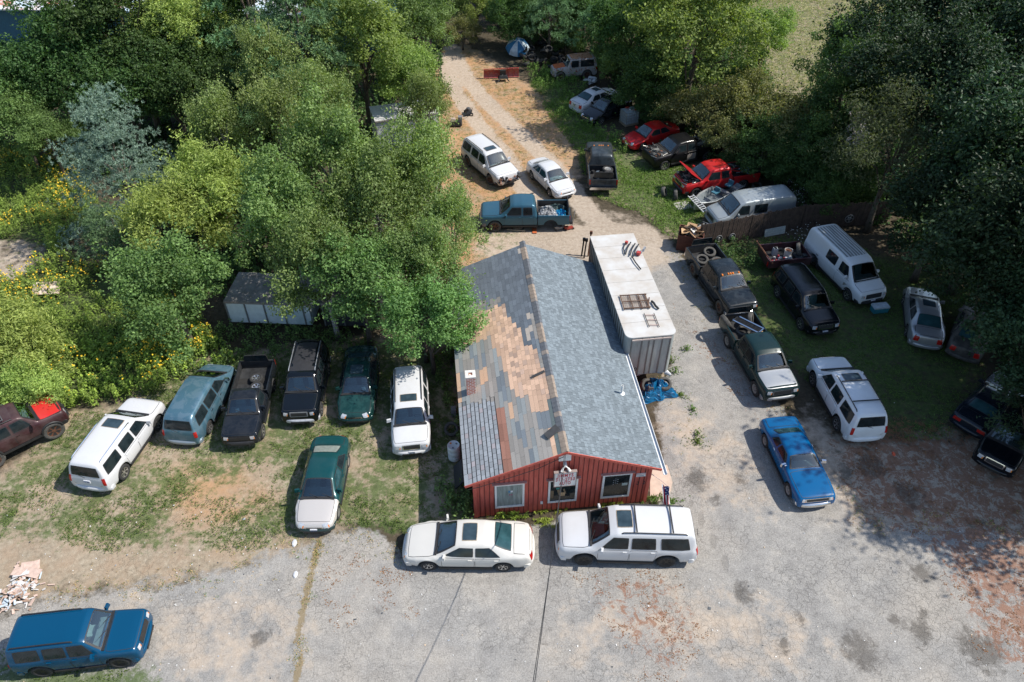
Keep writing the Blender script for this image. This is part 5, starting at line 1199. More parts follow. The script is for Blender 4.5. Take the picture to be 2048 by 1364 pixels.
for k,(u,v,h,l_) in enumerate(((1163,512,1.1,'black pipe leaning behind the shop beside the trailer, left one'),(1168,516,1.2,'black pipe leaning behind the shop beside the trailer, right one'),(1176,512,1.6,'rust-brown post standing against the far end of the trailer'))):
    b = MB(); p = P(u,v); b.tube([(p.x,p.y,0),(p.x+.1,p.y+.2,h)],.05,6); b.box((p.x+.1,p.y+.2,h),(.16,.12,.2)); tag(b.build('leaning_pipe',BLACKP if k < 2 else RUSTY),l_,'pipe')
# crate of cardboard and scrap
p = P(1378,492); g = empty('scrap_crate',(p.x,p.y,0),R(-14)); tag(g,'rust-brown open crate heaped with cardboard at the left end of the fence','crate')
b = MB()
for x,y,sx,sy in ((-.75,0,.06,1.2),(.75,0,.06,1.2),(0,-.6,1.56,.06),(0,.6,1.56,.06)): b.box((x,y,.55),(sx,sy,1.1))
b.box((0,0,.1),(1.4,1.1,.1)); b.build('crate_side',plain('crate_rust',(.13,.045,.03),.8,var=.4),g)
b = MB(); r2 = random.Random(12)
for i in range(26): b.box((r2.uniform(-.55,.55),r2.uniform(-.4,.4),.95+r2.uniform(0,.5)),(r2.uniform(.3,.7),r2.uniform(.25,.6),.02),rz=r2.uniform(0,3),rx=r2.uniform(-.9,.9),ry=r2.uniform(-.9,.9),m=r2.choice((0,0,0,1,2)))
b.build('cardboard_heap',[plain('cardboard',(.50,.33,.18)),plain('cardboard_white',(.66,.63,.58),.8),plain('cardboard_deep',(.36,.22,.13),.9)],g)
b = MB(); r2 = random.Random(13)
for i in range(26):
    a = r2.uniform(0,pi); L_ = r2.uniform(.4,1.1); c0 = Vector((r2.uniform(-.5,.5),r2.uniform(-.5,.5),.15+r2.uniform(0,.5))); d0 = Vector((math.cos(a),math.sin(a),r2.uniform(-.3,.5)))*L_/2
    b.tube([c0-d0,c0,c0+d0],r2.uniform(.015,.04),5,m=i%2)
tag(b.build('scrap_metal',[plain('scrap_silver',(.45,.46,.47),.35,.7),plain('scrap_grey',(.2,.21,.22),.5,.4)],loc=P(1412,470)),'tangle of silver metal strips in front of the silver van','scrap')
# fence
fa, fb, fc = P(1397,497), P(1600,457), P(1775,448)
FW = plain('old_fence_board',(.085,.058,.045),.9,var=.5,scale=3)
def fence(a, b2, label, h=1.75):
    d = b2-a; L_ = d.length; g = empty('board_fence',a,math.atan2(d.y,d.x)); tag(g,label,'fence','weathered board fence across the lot'); r2 = random.Random(int(L_*10)); m_ = MB(); n = int(L_/.145)
    for k in range(n): hh = h+r2.uniform(-.05,.06)-(.0); m_.box((k*.145+.07,r2.uniform(-.01,.01),hh/2),(.13,.022,hh),m=0,ry=r2.uniform(-.01,.01))
    m_.build('fence_board',[FW],g); m_ = MB()
    for z in (.4,1.35): m_.box((L_/2,.05,z),(L_,.05,.09))
    m_.build('fence_rail',FW,g)
    for k in range(int(L_/2.4)+1): m_ = MB(); m_.box((min(k*2.4,L_-.05),.1,h/2),(.1,.1,h)); m_.build('fence_post',FW,g)
    return g
f1 = fence(fa,fb,'weathered brown board fence, reddish left run with two hubcaps hung on it'); f2 = fence(fb,fc,'weathered dark board fence, right run reaching behind the white cargo van')
def hubcap(label,u,v,z=1.2,r=.24):
    o = Vector((0,0,CAM_H)); d = P(u,v)-o; a,b2 = (fa,fb) if u < 1600 else (fb,fc); t_ = (b2-a).normalized(); nr = Vector((t_.y,-t_.x,0)); t = (a-o).dot(nr)/d.dot(nr); q = o+d*t+nr*.05
    g = empty('hubcap',q); g.rotation_euler = (R(90),0,math.atan2(t_.y,t_.x)); tag(g,label,'hubcap','hubcaps hung on the fence'); b = MB(); b.lathe([(0,.03),(r*.4,.03),(r*.45,.01),(r*.8,.01),(r*.86,.04),(r,.03),(r,0),(0,0)],20,0,None,lambda i,k: 1 if i in (2,3) and k%4 < 3 else None); b.build('hubcap_disc',[plain('hubcap_silver',(.4,.4,.41),.4,.6),BLACKP],g)
hubcap('left of the two dark hubcaps near the left end of the fence',1437,476); hubcap('right of the two dark hubcaps near the left end of the fence',1463,472); hubcap('white spoked hubcap on the fence beside the white cargo van roof',1698,436,r=.3)
o0 = Vector((0,0,CAM_H)); t_ = (fb-fa).normalized(); nr = Vector((t_.y,-t_.x,0)); d = P(1547,467)-o0; q = o0+d*((fa-o0).dot(nr)/d.dot(nr))+nr*.12
g = empty('clapboard_sheet',q); g.rotation_euler = (R(-12),0,math.atan2(t_.y,t_.x)); tag(g,'white clapboard panel leaning on the fence above the bed trailer','panel'); b = MB()
for k in range(6): b.box((0,-.0,-.38+k*.155),(1.5,.03,.15),rx=R(6))
b.build('clapboard',plain('clapboard_white',(.50,.54,.52),.6),g)
# pickup-bed trailer with junk, quad bike
p = P(1562,530); g = empty('bed_trailer',(p.x,p.y,0),R(8)); tag(g,'maroon pickup bed used as a trailer in front of the fence, heaped with junk','trailer')
b = MB(); Lb,Wb = 2.6,1.7
for y in (-Wb/2,Wb/2): b.box((0,y,.78),(Lb,.07,.52))
for x in (-Lb/2,Lb/2): b.box((x,0,.78),(.07,Wb-.07,.52))
b.build('cargo_bed',paint('dark_maroon_paint',(.05,.006,.016),.3,.3,.25),g); b = MB(); b.box((0,0,.53),(Lb-.1,Wb-.1,.05)); b.build('bed_floor',BLACKP,g)
for y in (-.8,.8): a = obj('wheel',wheel_meshes(.36,'old')[0],g,(.1,y,.36))
b = MB(); b.box((-Lb/2-.04,-Wb/2+.1,.75),(.04,.1,.3)); b.build('taillight',REDL,g)
def rel(g,x,y,z): return Vector(g.location)+Matrix.Rotation(g.rotation_euler[2],3,'Z')@Vector((x,y,z))
def pail(label,loc,r,h,m1,m2,name='bucket'):
    q = empty(name,loc); tag(q,label,name); b = MB(); b.lathe([(0,0),(r*.85,0),(r,h),(r*.93,h),(r*.8,.04),(0,.04)],16); b.build('bucket_wall',m1,q,smooth=True); b = MB(); b.lathe([(0,h-.06),(r*.93,h-.06),(r*.9,h-.08),(0,h-.08)],16); b.build('bucket_contents',m2,q)
pail('white pail stained with rust standing in the maroon bed trailer',rel(g,.25,.05,.57),.24,.5,plain('pail_white',(.55,.52,.48)),RUSTY)
b = MB(); b.box((0,0,.24),(.32,.28,.48),taper=.8); b.box((0,0,.5),(.1,.16,.06),m=1); b.tube([(-.1,0,.5),(-.05,0,.6),(.08,0,.6),(.12,0,.5)],.02,5,m=1); tag(b.build('fuel_can',[plain('can_grey',(.40,.42,.42),.5),BLACKP],loc=rel(g,-.45,.35,.57)),'grey jerrycan standing in the maroon bed trailer left of the pail','can')
b = MB(); r2 = random.Random(31)
for i in range(16): b.box((r2.uniform(-.9,.3),r2.uniform(-.6,.0),r2.uniform(0,.2)),(r2.uniform(.08,.3),r2.uniform(.08,.25),r2.uniform(.06,.15)),rz=r2.uniform(0,3),m=r2.choice((0,1,2)),taper=.7)
tag(b.build('junk_heap',[plain('junk_red',(.42,.03,.04)),BLACKP,plain('junk_white',(.5,.5,.5))],loc=rel(g,.1,-.05,.57)),'heap of red, black and white odds and ends in the maroon bed trailer','junk')
b = MB(); b.tube([rel(g,-1.5,.9,1.3),rel(g,-1.15,-.95,.9)],.05,5); tag(b.build('rusty_pole',RUSTY),'rusty pole leaning over the left end of the maroon bed trailer','pole')
tyre('t','big dark tyre wedged upright in the right end of the maroon bed trailer',rel(g,.95,.15,.95),rx=R(70),rz=1.3,r=.42); 
q = P(1612,532); g2 = empty('quad_bike',(q.x,q.y,0),R(10)); tag(g2,'dark quad bike between the bed trailer and the white cargo van','quad bike')
b = MB(); b.box((0,0,.6),(1.3,.45,.3),taper=.7); b.box((-.2,0,.82),(.6,.34,.14),taper=.8); b.box((.6,0,.75),(.5,.8,.08)); b.box((-.65,0,.75),(.5,.85,.08)); b.build('quad_body',plain('quad_black',(.025,.03,.035),.35),g2)
b = MB(); b.tube([(.3,-.35,1.0),(.35,0,.92),(.3,.35,1.0)],.02,6); b.build('handlebar',BLACKP,g2)
for x in (-.6,.6):
    for y in (-.45,.45): obj('wheel',wheel_meshes(.28,'steel')[0],g2,(x,y,.28))
# cooler, dumped things on the lot
q = empty('cooler',P(1757,622),R(8)); tag(q,'teal cool box with white lid on the grass in front of the white cargo van','cooler'); b = MB(); b.box((0,0,.17),(.85,.42,.34),taper=1.05); b.build('cooler_body',plain('cooler_teal',(.03,.22,.28),.5),q); b = MB(); b.box((0,0,.39),(.92,.48,.1),taper=.94); b.build('cooler_lid',plain('cooler_lid',(.50,.58,.62),.5),q)
tyre('t','black tyre lying in the dark grass right of the cool box',P(1822,600,.12),r=.36)
tyre('t','pale-walled tyre standing in the weeds just ahead of the raised-hood red pickup',P(1351,389,.36),rx=R(82),rz=R(85),r=.38); tyre('t','dark tyre half hidden in weeds left of the pale-walled tyre',P(1328,384,.3),rx=R(70),rz=R(70),r=.36)
tyre('t','pale tyre in the undergrowth behind the tail of the red pickup',P(1513,371,.15),rx=.3,r=.36)
# items in trucks by the woods
c = CARS['blkpu']; b = MB(); r2 = random.Random(21)
for i in range(12): b.tube([on_car(c,c.bedx+r2.uniform(-.8,.8),r2.uniform(-.6,.6),c.bedz+.3),on_car(c,c.bedx+r2.uniform(-1,1),r2.uniform(-.7,.7),c.bedz+.75)],.03,5,m=i%2)
b.box(on_car(c,c.bedx+.5,.3,c.bedz+.5),(.7,.3,.12),rz=.4,m=1); tag(b.build('scrap_pile',[BLACKP,plain('scrap_silver',(.45,.46,.47))]),'pale scrap metal piled in the bed of the stripped black pickup','scrap')
c = CARS['redpu']; crumple('colourful_sheet','blue and white patterned sheet on top of the junk in the red pickup bed','sheet',on_car(c,c.bedx-.45,.15,c.bedz+.35),.45,.22,plain('pattern_sheet',(.10,.40,.55),.5,var=.5,scale=14,c2=(.62,.55,.55)),6)
b = MB(); r2 = random.Random(22)
for i in range(12): b.tube([on_car(c,c.bedx+r2.uniform(-.9,.9),r2.uniform(-.6,.6),c.bedz+.25),on_car(c,c.bedx+r2.uniform(-1,1),r2.uniform(-.7,.7),c.bedz+.6)],.035,5,m=i%3)
tag(b.build('scrap_pile',[BLACKP,GREYP,paint('bright_red_paint',(.48,.012,.014))]),'dark rods and red body scraps piled in the red pickup bed','scrap'); tyre('t','tyre lying at the cab end of the red pickup bed',on_car(c,c.bedx+.65,-.3,c.bedz+.4),rx=.3,r=.38)
# boat with ladder
pf, pr = P(1392,413,.5), P(1468,372,.5); u = (pf-pr).normalized(); g = empty('aluminium_boat',Vector(((pf+pr)/2*Vector((1,1,0)) if False else (((pf+pr)/2).x,((pf+pr)/2).y,0))),math.atan2(u.y,u.x)); tag(g,'small grey aluminium boat wedged between the red pickup and the silver van','boat')
LB = 4.4; st = []
for t in np.linspace(0,1,11):
    x = LB/2-t*LB; w = .72*min(1,(t*3.2+.02)**.55); k = .12*max(0,1-t*4)
    st.append((x,[(0,.18+k),(w*.55,.2+k),(w*.9,.5),(w,.78+k),(w*.95,.79+k),(w*.86,.72),(w*.6,.36 if 0.3<t<.97 else .72),(0,.33 if .3<t<.97 else .73)],[0,0,0,0,0,1,1]))
me = loft(st,[plain('boat_aluminium',(.40,.42,.42),.4,.5),plain('boat_inside',(.20,.23,.24),.5,.3)],sub=0); me.set_sharp_from_angle(angle=R(35)); obj('boat_hull',me,g)
b = MB(); b.box((-.7,0,.66),(.3,1.2,.05)); b.box((-1.6,0,.66),(.3,1.2,.05)); b.build('boat_bench',GREYP,g); b = MB(); b.box((.25,.1,.95),(.42,.4,.08)); b.box((.05,.1,1.1),(.08,.4,.28)); b.build('boat_seat',plain('boat_seat_blue',(.05,.16,.22),.5),g); b = MB(); b.box((-1.2,.1,.95),(.42,.4,.08)); b.box((-1.4,.1,1.1),(.08,.4,.28)); b.build('boat_seat',plain('boat_seat_blue',(.05,.16,.22)),g)
q = P(1386,396,.9); q2 = P(1407,418,.75); v_ = (q2-q); ld = empty('ladder',(q+q2)/2); ld.rotation_euler = (0,-math.asin(v_.normalized().z),math.atan2(v_.y,v_.x)); tag(ld,'white aluminium ladder lying across the bow of the boat','ladder'); b = MB(); L_ = v_.length+.6
for y in (-.2,.2): b.box((0,y,0),(L_,.04,.07))
b.build('ladder_rail',plain('ladder_white',(.68,.68,.68),.4,.3),ld)
b = MB()
for k in range(9): b.box((-L_/2+.12+k*(L_-.24)/8,0,0),(.05,.4,.03))
b.build('ladder_rung',plain('ladder_white',(.68,.68,.68)),ld)
b = MB(); p = P(1366,412); b.box((p.x,p.y,.03),(1.1,.9,.05),rz=.3); tag(b.build('concrete_slab',plain('slab_grey',(.38,.36,.33),.9)),'flat concrete slab on the ground at the bow of the boat','slab')
# IBC tote
p = P(1257,246); g = empty('caged_tank',(p.x,p.y,0),R(25)); tag(g,'white caged liquid tank in the grass between the black and red cars','tank'); b = MB(); b.box((0,0,.62),(1.1,.95,.95),taper=.97); b.lathe([(0,1.1),(.11,1.1),(.11,1.16),(0,1.16)],12); b.build('tank_bladder',plain('tank_white',(.50,.56,.58),.5),g)
b = MB()
for z in np.linspace(.2,1.08,5):
    for y in (-.5,.5): b.box((0,y,z),(1.2,.025,.025))
    for x in (-.58,.58): b.box((x,0,z),(.025,1.0,.025))
for k in range(6):
    for y in (-.5,.5): b.box((-.55+k*.22,y,.62),(.02,.02,.95))
    for x in (-.58,.58): b.box((x,-.48+k*.19,.62),(.02,.02,.95))
b.build('tank_cage',STEEL,g); b = MB(); b.box((0,0,.07),(1.2,1.0,.14)); b.build('pallet',WOODB,g)
b = MB(); r2 = random.Random(8)
for i in range(7): b.box((r2.uniform(-.4,.4),r2.uniform(-.3,.3),0),(.2,.1,.06),rz=r2.uniform(0,3),m=i%2)
tag(b.build('red_scrap',[plain('scrap_red',(.45,.06,.04)),plain('scrap_white',(.6,.6,.6))],loc=(p.x,p.y,1.2)),'red and white scraps lying on top of the caged tank','scrap')
# snow plough
p = P(1003,157); g = empty('snow_plough',(p.x,p.y,0),R(6)); tag(g,'red snow plough blade with black mount beside the drive','plough'); b = MB(); ws = 3.1; V = []; F = []
for i in range(9):
    a = R(-60+i*15); V += [(-ws/2,.35*math.cos(a)-.1,.42+.42*math.sin(a)),(ws/2,.35*math.cos(a)-.1,.42+.42*math.sin(a))]
for i in range(8): F.append([2*i,2*i+1,2*i+3,2*i+2])
PR = plain('plough_red',(.42,.035,.03),.5,var=.35,c2=(.34,.13,.10)); b.add(V,F)
for k in range(8): b.box((-ws/2+.03+k*(ws-.06)/7,.18,.42),(.05,.16,.78))
b.box((0,.26,.78),(ws,.06,.06)); b.box((0,.26,.1),(ws,.06,.08)); b.build('plough_blade',PR,g); b = MB(); b.box((.1,-.45,.35),(.9,.5,.2),taper=.7); b.box((.1,-.25,.65),(.5,.2,.4)); b.tube([(-.4,-.9,.1),(.1,-.3,.5),(.6,-.9,.1)],.05,6); b.build('plough_mount',BLACKP,g)
# patio umbrella, tyre heap
p = P(1035,112); g = empty('patio_umbrella',(p.x,p.y,0)); tag(g,'blue and white striped patio umbrella tipped open beside the tyre heap','umbrella'); V = [(0,-.25,1.55)]; F = []; C = []; n = 8
for ring_,(r_,z_) in enumerate(((.45,1.45),(.95,1.1),(1.12,.78))):
    for k in range(n*2): a = 2*pi*k/(n*2); rr = r_*(1 if k%2 == 0 else .93); V.append((rr*math.cos(a),rr*math.sin(a)*.8-.25*(1-ring_*.4),z_+.45*math.sin(a)*r_))
for k in range(n*2): F.append([0,1+k,1+(k+1)%(n*2)]); C.append(k)
for r_ in range(2):
    for k in range(n*2): a = 1+r_*n*2; F.append([a+k,a+(k+1)%(n*2),a+n*2+(k+1)%(n*2),a+n*2+k]); C.append(k)
me = mesh_np('umbrella_canopy',V,F,[plain('canopy_blue',(.02,.16,.34),.6),plain('canopy_white',(.50,.60,.66),.6)],[1 if (k//2)%2 else 0 for k in C]); obj('umbrella_canopy',me,g); b = MB(); b.tube([(0,-.25,1.5),(.1,.4,0)],.03,6); b.build('umbrella_pole',STEEL,g)
r2 = random.Random(17); tm = wheel_meshes(.36,'steel')[0]
for k in range(34):
    q = P(1045+r2.uniform(0,85),150-r2.uniform(5,60)); r_ = max(0,1-math.hypot(q.x-P(1085,120).x,(q.y-P(1085,120).y)*.8)/4.5)
    g = obj('tyre',tm,None,(q.x,q.y,.15+r_*r2.uniform(.2,1.3)),(R(90)+r2.uniform(-.9,.9),r2.uniform(-.5,.5),r2.uniform(0,3))); tag(g,'black tyre among many in the overgrown heap beside the striped umbrella','tyre','tyres in the overgrown heap')
# white junk by the woods
b = MB(); r2 = random.Random(5)
for i in range(9): b.box((r2.uniform(-.5,.6),r2.uniform(-.5,.5),.2+r2.uniform(0,.3)),(r2.uniform(.3,.8),r2.uniform(.15,.4),.12),rz=r2.uniform(0,3),rx=r2.uniform(-.4,.4),m=i%2,taper=.7)
tag(b.build('white_junk',[plain('junk_offwhite',(.58,.60,.60),.5),GREYP],loc=P(1180,168)),'pile of white bent panels behind the white sedan by the woods','junk')
# mower and trolley
p = P(937,228); g = empty('lawn_mower',(p.x,p.y,0),R(100)); tag(g,'black push lawn mower on the dry grass left of the drive','mower'); b = MB(); b.box((0,0,.22),(.75,.55,.18),taper=.8); b.build('mower_deck',BLACKP,g); b = MB(); b.lathe([(0,.3),(.18,.3),(.18,.5),(.1,.56),(0,.56)],12); b.build('mower_engine',plain('mower_grey',(.08,.08,.085)),g); b = MB(); b.tube([(-.3,-.22,.25),(-1.0,-.22,.95),(-1.0,.22,.95),(-.3,.22,.25)],.018,6); b.build('mower_handle',BLACKP,g)
for x in (-.33,.33):
    for y in (-.3,.3): b = MB(); b.lathe([(0,-.03),(.11,-.03),(.11,.03),(0,.03)],12,0,Matrix.Translation((x,y,.11))@Matrix.Rotation(R(90),4,'X')); b.build('wheel',RUBBER,g)
p = P(912,252); b = MB(); b.box((0,0,.3),(1.0,.6,.3),taper=.8); b.box((.35,.1,.6),(.3,.4,.35),m=1); b.box((-.2,0,.55),(.4,.35,.2),m=2,taper=.7); tag(b.build('junk_cart',[BLACKP,GREYP,plain('cart_tan',(.45,.36,.3))],loc=p),'low heap of black and tan machinery at the tree edge left of the mower','junk')
# barrel and leaned car parts at the shop's left wall
p = P(909,915); g = empty('plastic_barrel',(p.x,p.y,0)); tag(g,'white plastic barrel standing at the left wall of the shop','barrel'); b = MB(); b.lathe([(0,0),(.27,0),(.29,.04),(.29,.28),(.275,.30),(.29,.32),(.29,.6),(.275,.62),(.29,.64),(.29,.86),(.27,.9),(.25,.88),(0,.88)],28); b.build('barrel_drum',plain('barrel_white',(.62,.64,.62),.45,var=.1),g,smooth=True)
b = MB(); b.lathe([(0,.88),(.045,.88),(.045,.91),(0,.91)],10,0,Matrix.Translation((-.14,.1,0)),None); b.build('barrel_bung',AMBER,g)
for dx,dy in ((.12,.08),(-.02,-.16)): b = MB(); b.lathe([(0,.88),(.04,.88),(.04,.905),(0,.905)],10,0,Matrix.Translation((dx,dy,0))); b.build('barrel_bung',GREYP,g)
p = P(914,962); b = MB(); b.box((0,0,.5),(.62,1.25,.06),ry=R(-52),m=0); b.box((.34,.05,.5),(.3,1.1,.05),ry=R(-60),m=1); tag(b.build('leaning_hood',[plain('dull_hood',(.03,.034,.04),.35),plain('pale_blue_panel',(.14,.22,.28),.4)],loc=(p.x+.1,p.y,0),rot=(0,0,BA)),'dark car hood and pale panel leaning on the left wall of the shop','car part')
tyre('t','dark tyre at the foot of the shop wall above the white barrel',P(903,858,.2),rx=.6,r=.36)
b = MB(); p = P(908,830); b.box((0,0,.25),(.25,.3,.5)); tag(b.build('grey_block',GREYP,loc=p),'small grey block by the left wall of the shop beyond the tyre','block')
# containers and camper glimpsed through the trees
def container(name,label,p0,p1,h,mat,rm,w=2.5):
    d = p1-p0; d.z = 0; g = empty(name,Vector((p0.x,p0.y,0)),math.atan2(d.y,d.x)); tag(g,label,'container' if name != 'camper' else 'camper'); L_ = d.length; b = MB(); b.box((L_/2,w/2,h/2+.3),(L_,w,h-.3)); b.build('container_wall',mat,g)
    b = MB(); b.box((L_/2,w/2,h+.17),(L_+.05,w+.05,.06)); b.build('container_roof',rm,g); b = MB()
    for k in range(int(L_/1.05)+1): b.box((min(k*1.05,L_-.02),-.025,h/2+.3),(.07,.05,h-.35))
    b.build('container_rib',plain('rib_grey',(.20,.20,.195)),g); b = MB(); b.box((L_/2,-.03,h+.1),(L_,.06,.1)); b.build('top_rail',plain('rail_dull',(.25,.22,.20),.7),g)
def patch(name,c1,c2):
    m,n,l,b_ = nmat(name); tc = n.new('ShaderNodeTexCoord').outputs['Object']; ck = n.new('ShaderNodeTexBrick'); l.new(tc,ck.inputs['Vector']); ck.inputs['Scale'].default_value=1; ck.inputs['Brick Width'].default_value=1.05; ck.inputs['Row Height'].default_value=.9; ck.inputs['Mortar Size'].default_value=0; ck.inputs['Color1'].default_value=(*c1,1); ck.inputs['Color2'].default_value=(*c2,1)
    mp = n.new('ShaderNodeMapping'); mp.inputs['Rotation'].default_value=(R(-90),0,0); l.new(tc,mp.inputs[0]); l.new(mp.outputs[0],ck.inputs['Vector']); f = noise(n,l,3,5,.6,vec=tc); l.new(mixc(n,l,.5,ck.outputs[0],ramp(n,l,f,[(.3,.3),(.7,.6)]),'MULTIPLY'),b_.inputs['Base Color']); b_.inputs['Roughness'].default_value=.45; return m
container('storage_trailer','grey-blue panelled storage trailer half hidden by the birches behind the parked row',P(466,656),P(628,662),1.75,patch('patched_panels',(.85,.9,.9),(.5,.66,.68)),plain('dirty_roof',(.22,.21,.20),.8,var=.4,scale=2))
container('storage_container','dark container in the shade of the birches, right of the grey-blue trailer',P(655,664),P(760,664),1.9,plain('dark_container',(.05,.05,.052),.6),plain('dark_container_roof',(.10,.095,.09),.8),2.4)
container('camper','white camper mostly hidden in the trees left of the drive',P(760,318),P(880,300),2.8,plain('camper_white',(.66,.66,.64),.5),plain('camper_roof',(.70,.69,.67),.6),2.4)
# long shed at the top left
g = empty('long_shed',P(-330,95),R(-3)); tag(g,'long blue-and-white metal shed with rust-blotched roof in the top left corner','building'); b = MB(); b.box((22,6,1.9),(60,11,3.8)); b.build('wall',plain('shed_blue',(.04,.12,.18),.6),g)
m,n,l,b_ = nmat('rust_blotched_roof'); f = noise(n,l,.55,6,.7); l.new(ramp(n,l,f,[(.38,(.45,.17,.10)),(.45,(.62,.58,.56)),(.6,(.50,.66,.76))]),b_.inputs['Base Color']); b_.inputs['Roughness'].default_value=.5
b = MB(); b.box((22,3.2,4.3),(61,6.6,.12),rx=R(9)); b.box((22,9,4.3),(61,6,.12),rx=R(-9)); b.build('roof',m,g)
# board in the weeds, debris heap, yard rubbish
b = MB(); p = P(100,590); b.box((0,0,.5),(1.35,.9,.06),rx=R(16),ry=R(9),m=0); b.box((.1,.0,.54),(.05,.85,.03),rx=R(16),ry=R(9),m=1); b.box((-.6,.0,.3),(.08,.8,.5),m=1); tag(b.build('weathered_table',[plain('peeling_board',(.58,.50,.42),.8,var=.3,scale=5,c2=(.38,.26,.18)),BLACKP],loc=p,rot=(0,0,.3)),'weathered pale tabletop lost in the flowering weeds at the left','table')
b = MB(); r2 = random.Random(77); p = P(38,1184)
for i in range(150):
    a = r2.uniform(0,6.28); q = abs(r2.gauss(0,.55)); b.box((q*math.cos(a)*.9,q*math.sin(a)*1.1,.03+.22*max(0,1-q)*r2.random()),(r2.uniform(.08,.35),r2.uniform(.03,.14),.02),rz=r2.uniform(0,3),rx=r2.uniform(-.3,.3),ry=r2.uniform(-.3,.3),m=r2.choice((0,0,1,2,2,3)))
for i in range(5): b.box((r2.uniform(-.4,.3),.9+r2.uniform(-.2,.3),.15),(.6,.4,.02),rz=r2.uniform(-.4,.4),rx=r2.uniform(-.2,.2),m=r2.choice((0,2)))
tag(b.build('debris_heap',[plain('debris_pink',(.60,.44,.36),.9),plain('debris_brown',(.36,.24,.17),.9),plain('debris_white',(.66,.63,.60),.8),plain('debris_blue',(.50,.58,.64),.6)],loc=p),'heap of broken plaster and wood scraps at the left edge behind the blue off-roader','debris')
r2 = random.Random(3); V = MB()
for i in range(330):
    k = r2.random()
    if k < .55: u, v = r2.uniform(0,620), r2.uniform(1000,1364)
    elif k < .8: u, v = r2.uniform(620,1700), r2.uniform(1140,1364)
    else: u, v = r2.uniform(1340,2040), r2.uniform(700,1364)
    p = P(u, v); s_ = r2.uniform(.015,.06)*(1 if r2.random() < .93 else 2.2)
    V.box((p.x,p.y,.015),(s_,s_*r2.uniform(.4,1),.01),rz=r2.uniform(0,3),rx=r2.uniform(-.3,.3),m=r2.choice((0,0,0,1,2,3)))
tag(V.build('litter',[plain('litter_white',(.7,.69,.66)),plain('litter_dark',(.06,.07,.08)),plain('litter_tan',(.5,.38,.26)),plain('litter_grey',(.4,.42,.45))]),'small scraps of paper, plastic and stones strewn over the lot','litter','', 'stuff')
for (u,v,r_,m_,nm,l_,ct) in ((589,1086,.16,W1(),'mirror_cap','white teardrop mirror cover lying on the grass edge below the beige-hooded sedan','car part'),(591,1149,.14,W1(),'paper_sheet','crumpled white paper by the weedy joint below the grass','paper'),(1787,908,.11,plain('orange_scrap',(.75,.12,.05)),'orange_rag','small bright orange rag on the gravel right of the white suv tail','rag')):
    p = P(u,v); b = MB(); b.lathe([(0,.0),(r_,.0),(r_*.8,.05),(0,.07)],9,0,Matrix.Translation(p)@Matrix.Diagonal((.7,1.2,1,1))); tag(b.build(nm,m_,fix=True),l_,ct)
# ------------------------------------------------------------ vegetation
def leaf_mat(name, c, c2, hue=.0, trans=.38, rough=.5):
    m, n, l, b = nmat(name)
    a = n.new('ShaderNodeAttribute'); a.attribute_name = 'rnd'
    col = ramp(n, l, a.outputs['Fac'], [(0., c2), (.6, c), (1., tuple(min(1, x*1.45) for x in c))])
    oi = n.new('ShaderNodeObjectInfo'); hs = n.new('ShaderNodeHueSaturation')
    l.new(mathn(n, l, 'ADD', mathn(n, l, 'MULTIPLY', oi.outputs['Random'], .03), .487), hs.inputs['Hue']); l.new(mathn(n, l, 'ADD', mathn(n, l, 'MULTIPLY', oi.outputs['Random'], .3), .85), hs.inputs['Value']); l.new(col, hs.inputs['Color'])
    col = hs.outputs[0]; l.new(col, b.inputs['Base Color']); b.inputs['Roughness'].default_value = rough; b.inputs['Specular IOR Level'].default_value = .22
    t = n.new('ShaderNodeBsdfTranslucent'); l.new(mixc(n, l, 1., col, (1.5,1.6,.6), 'MULTIPLY'), t.inputs[0])
    mx = n.new('ShaderNodeMixShader'); mx.inputs[0].default_value = trans; l.new(b.outputs[0], mx.inputs[1]); l.new(t.outputs[0], mx.inputs[2]); l.new(mx.outputs[0], n['Material Output'].inputs[0])
    return m
def leaf_quads(c, nrm, L_, W_, rg, fold=.18):
    """c (n,3) centres, nrm (n,3) leaf normals -> diamond leaves"""
    n = len(c); nrm = nrm/np.maximum(np.linalg.norm(nrm, axis=1, keepdims=True), 1e-6)
    a = rg.normal(size=(n,3)); t = np.cross(nrm, a); t /= np.maximum(np.linalg.norm(t, axis=1, keepdims=True), 1e-6); s = np.cross(nrm, t)
    Ls = (L_*rg.uniform(.6,1.25,n))[:,None]; Ws = (W_*rg.uniform(.7,1.2,n))[:,None]
    v = np.stack([c-t*Ls*.5, c+s*Ws*.5+nrm*Ws*fold, c+t*Ls*.5, c-s*Ws*.5+nrm*Ws*fold], 1).reshape(-1,3)
    return v, np.arange(n*4).reshape(n,4)
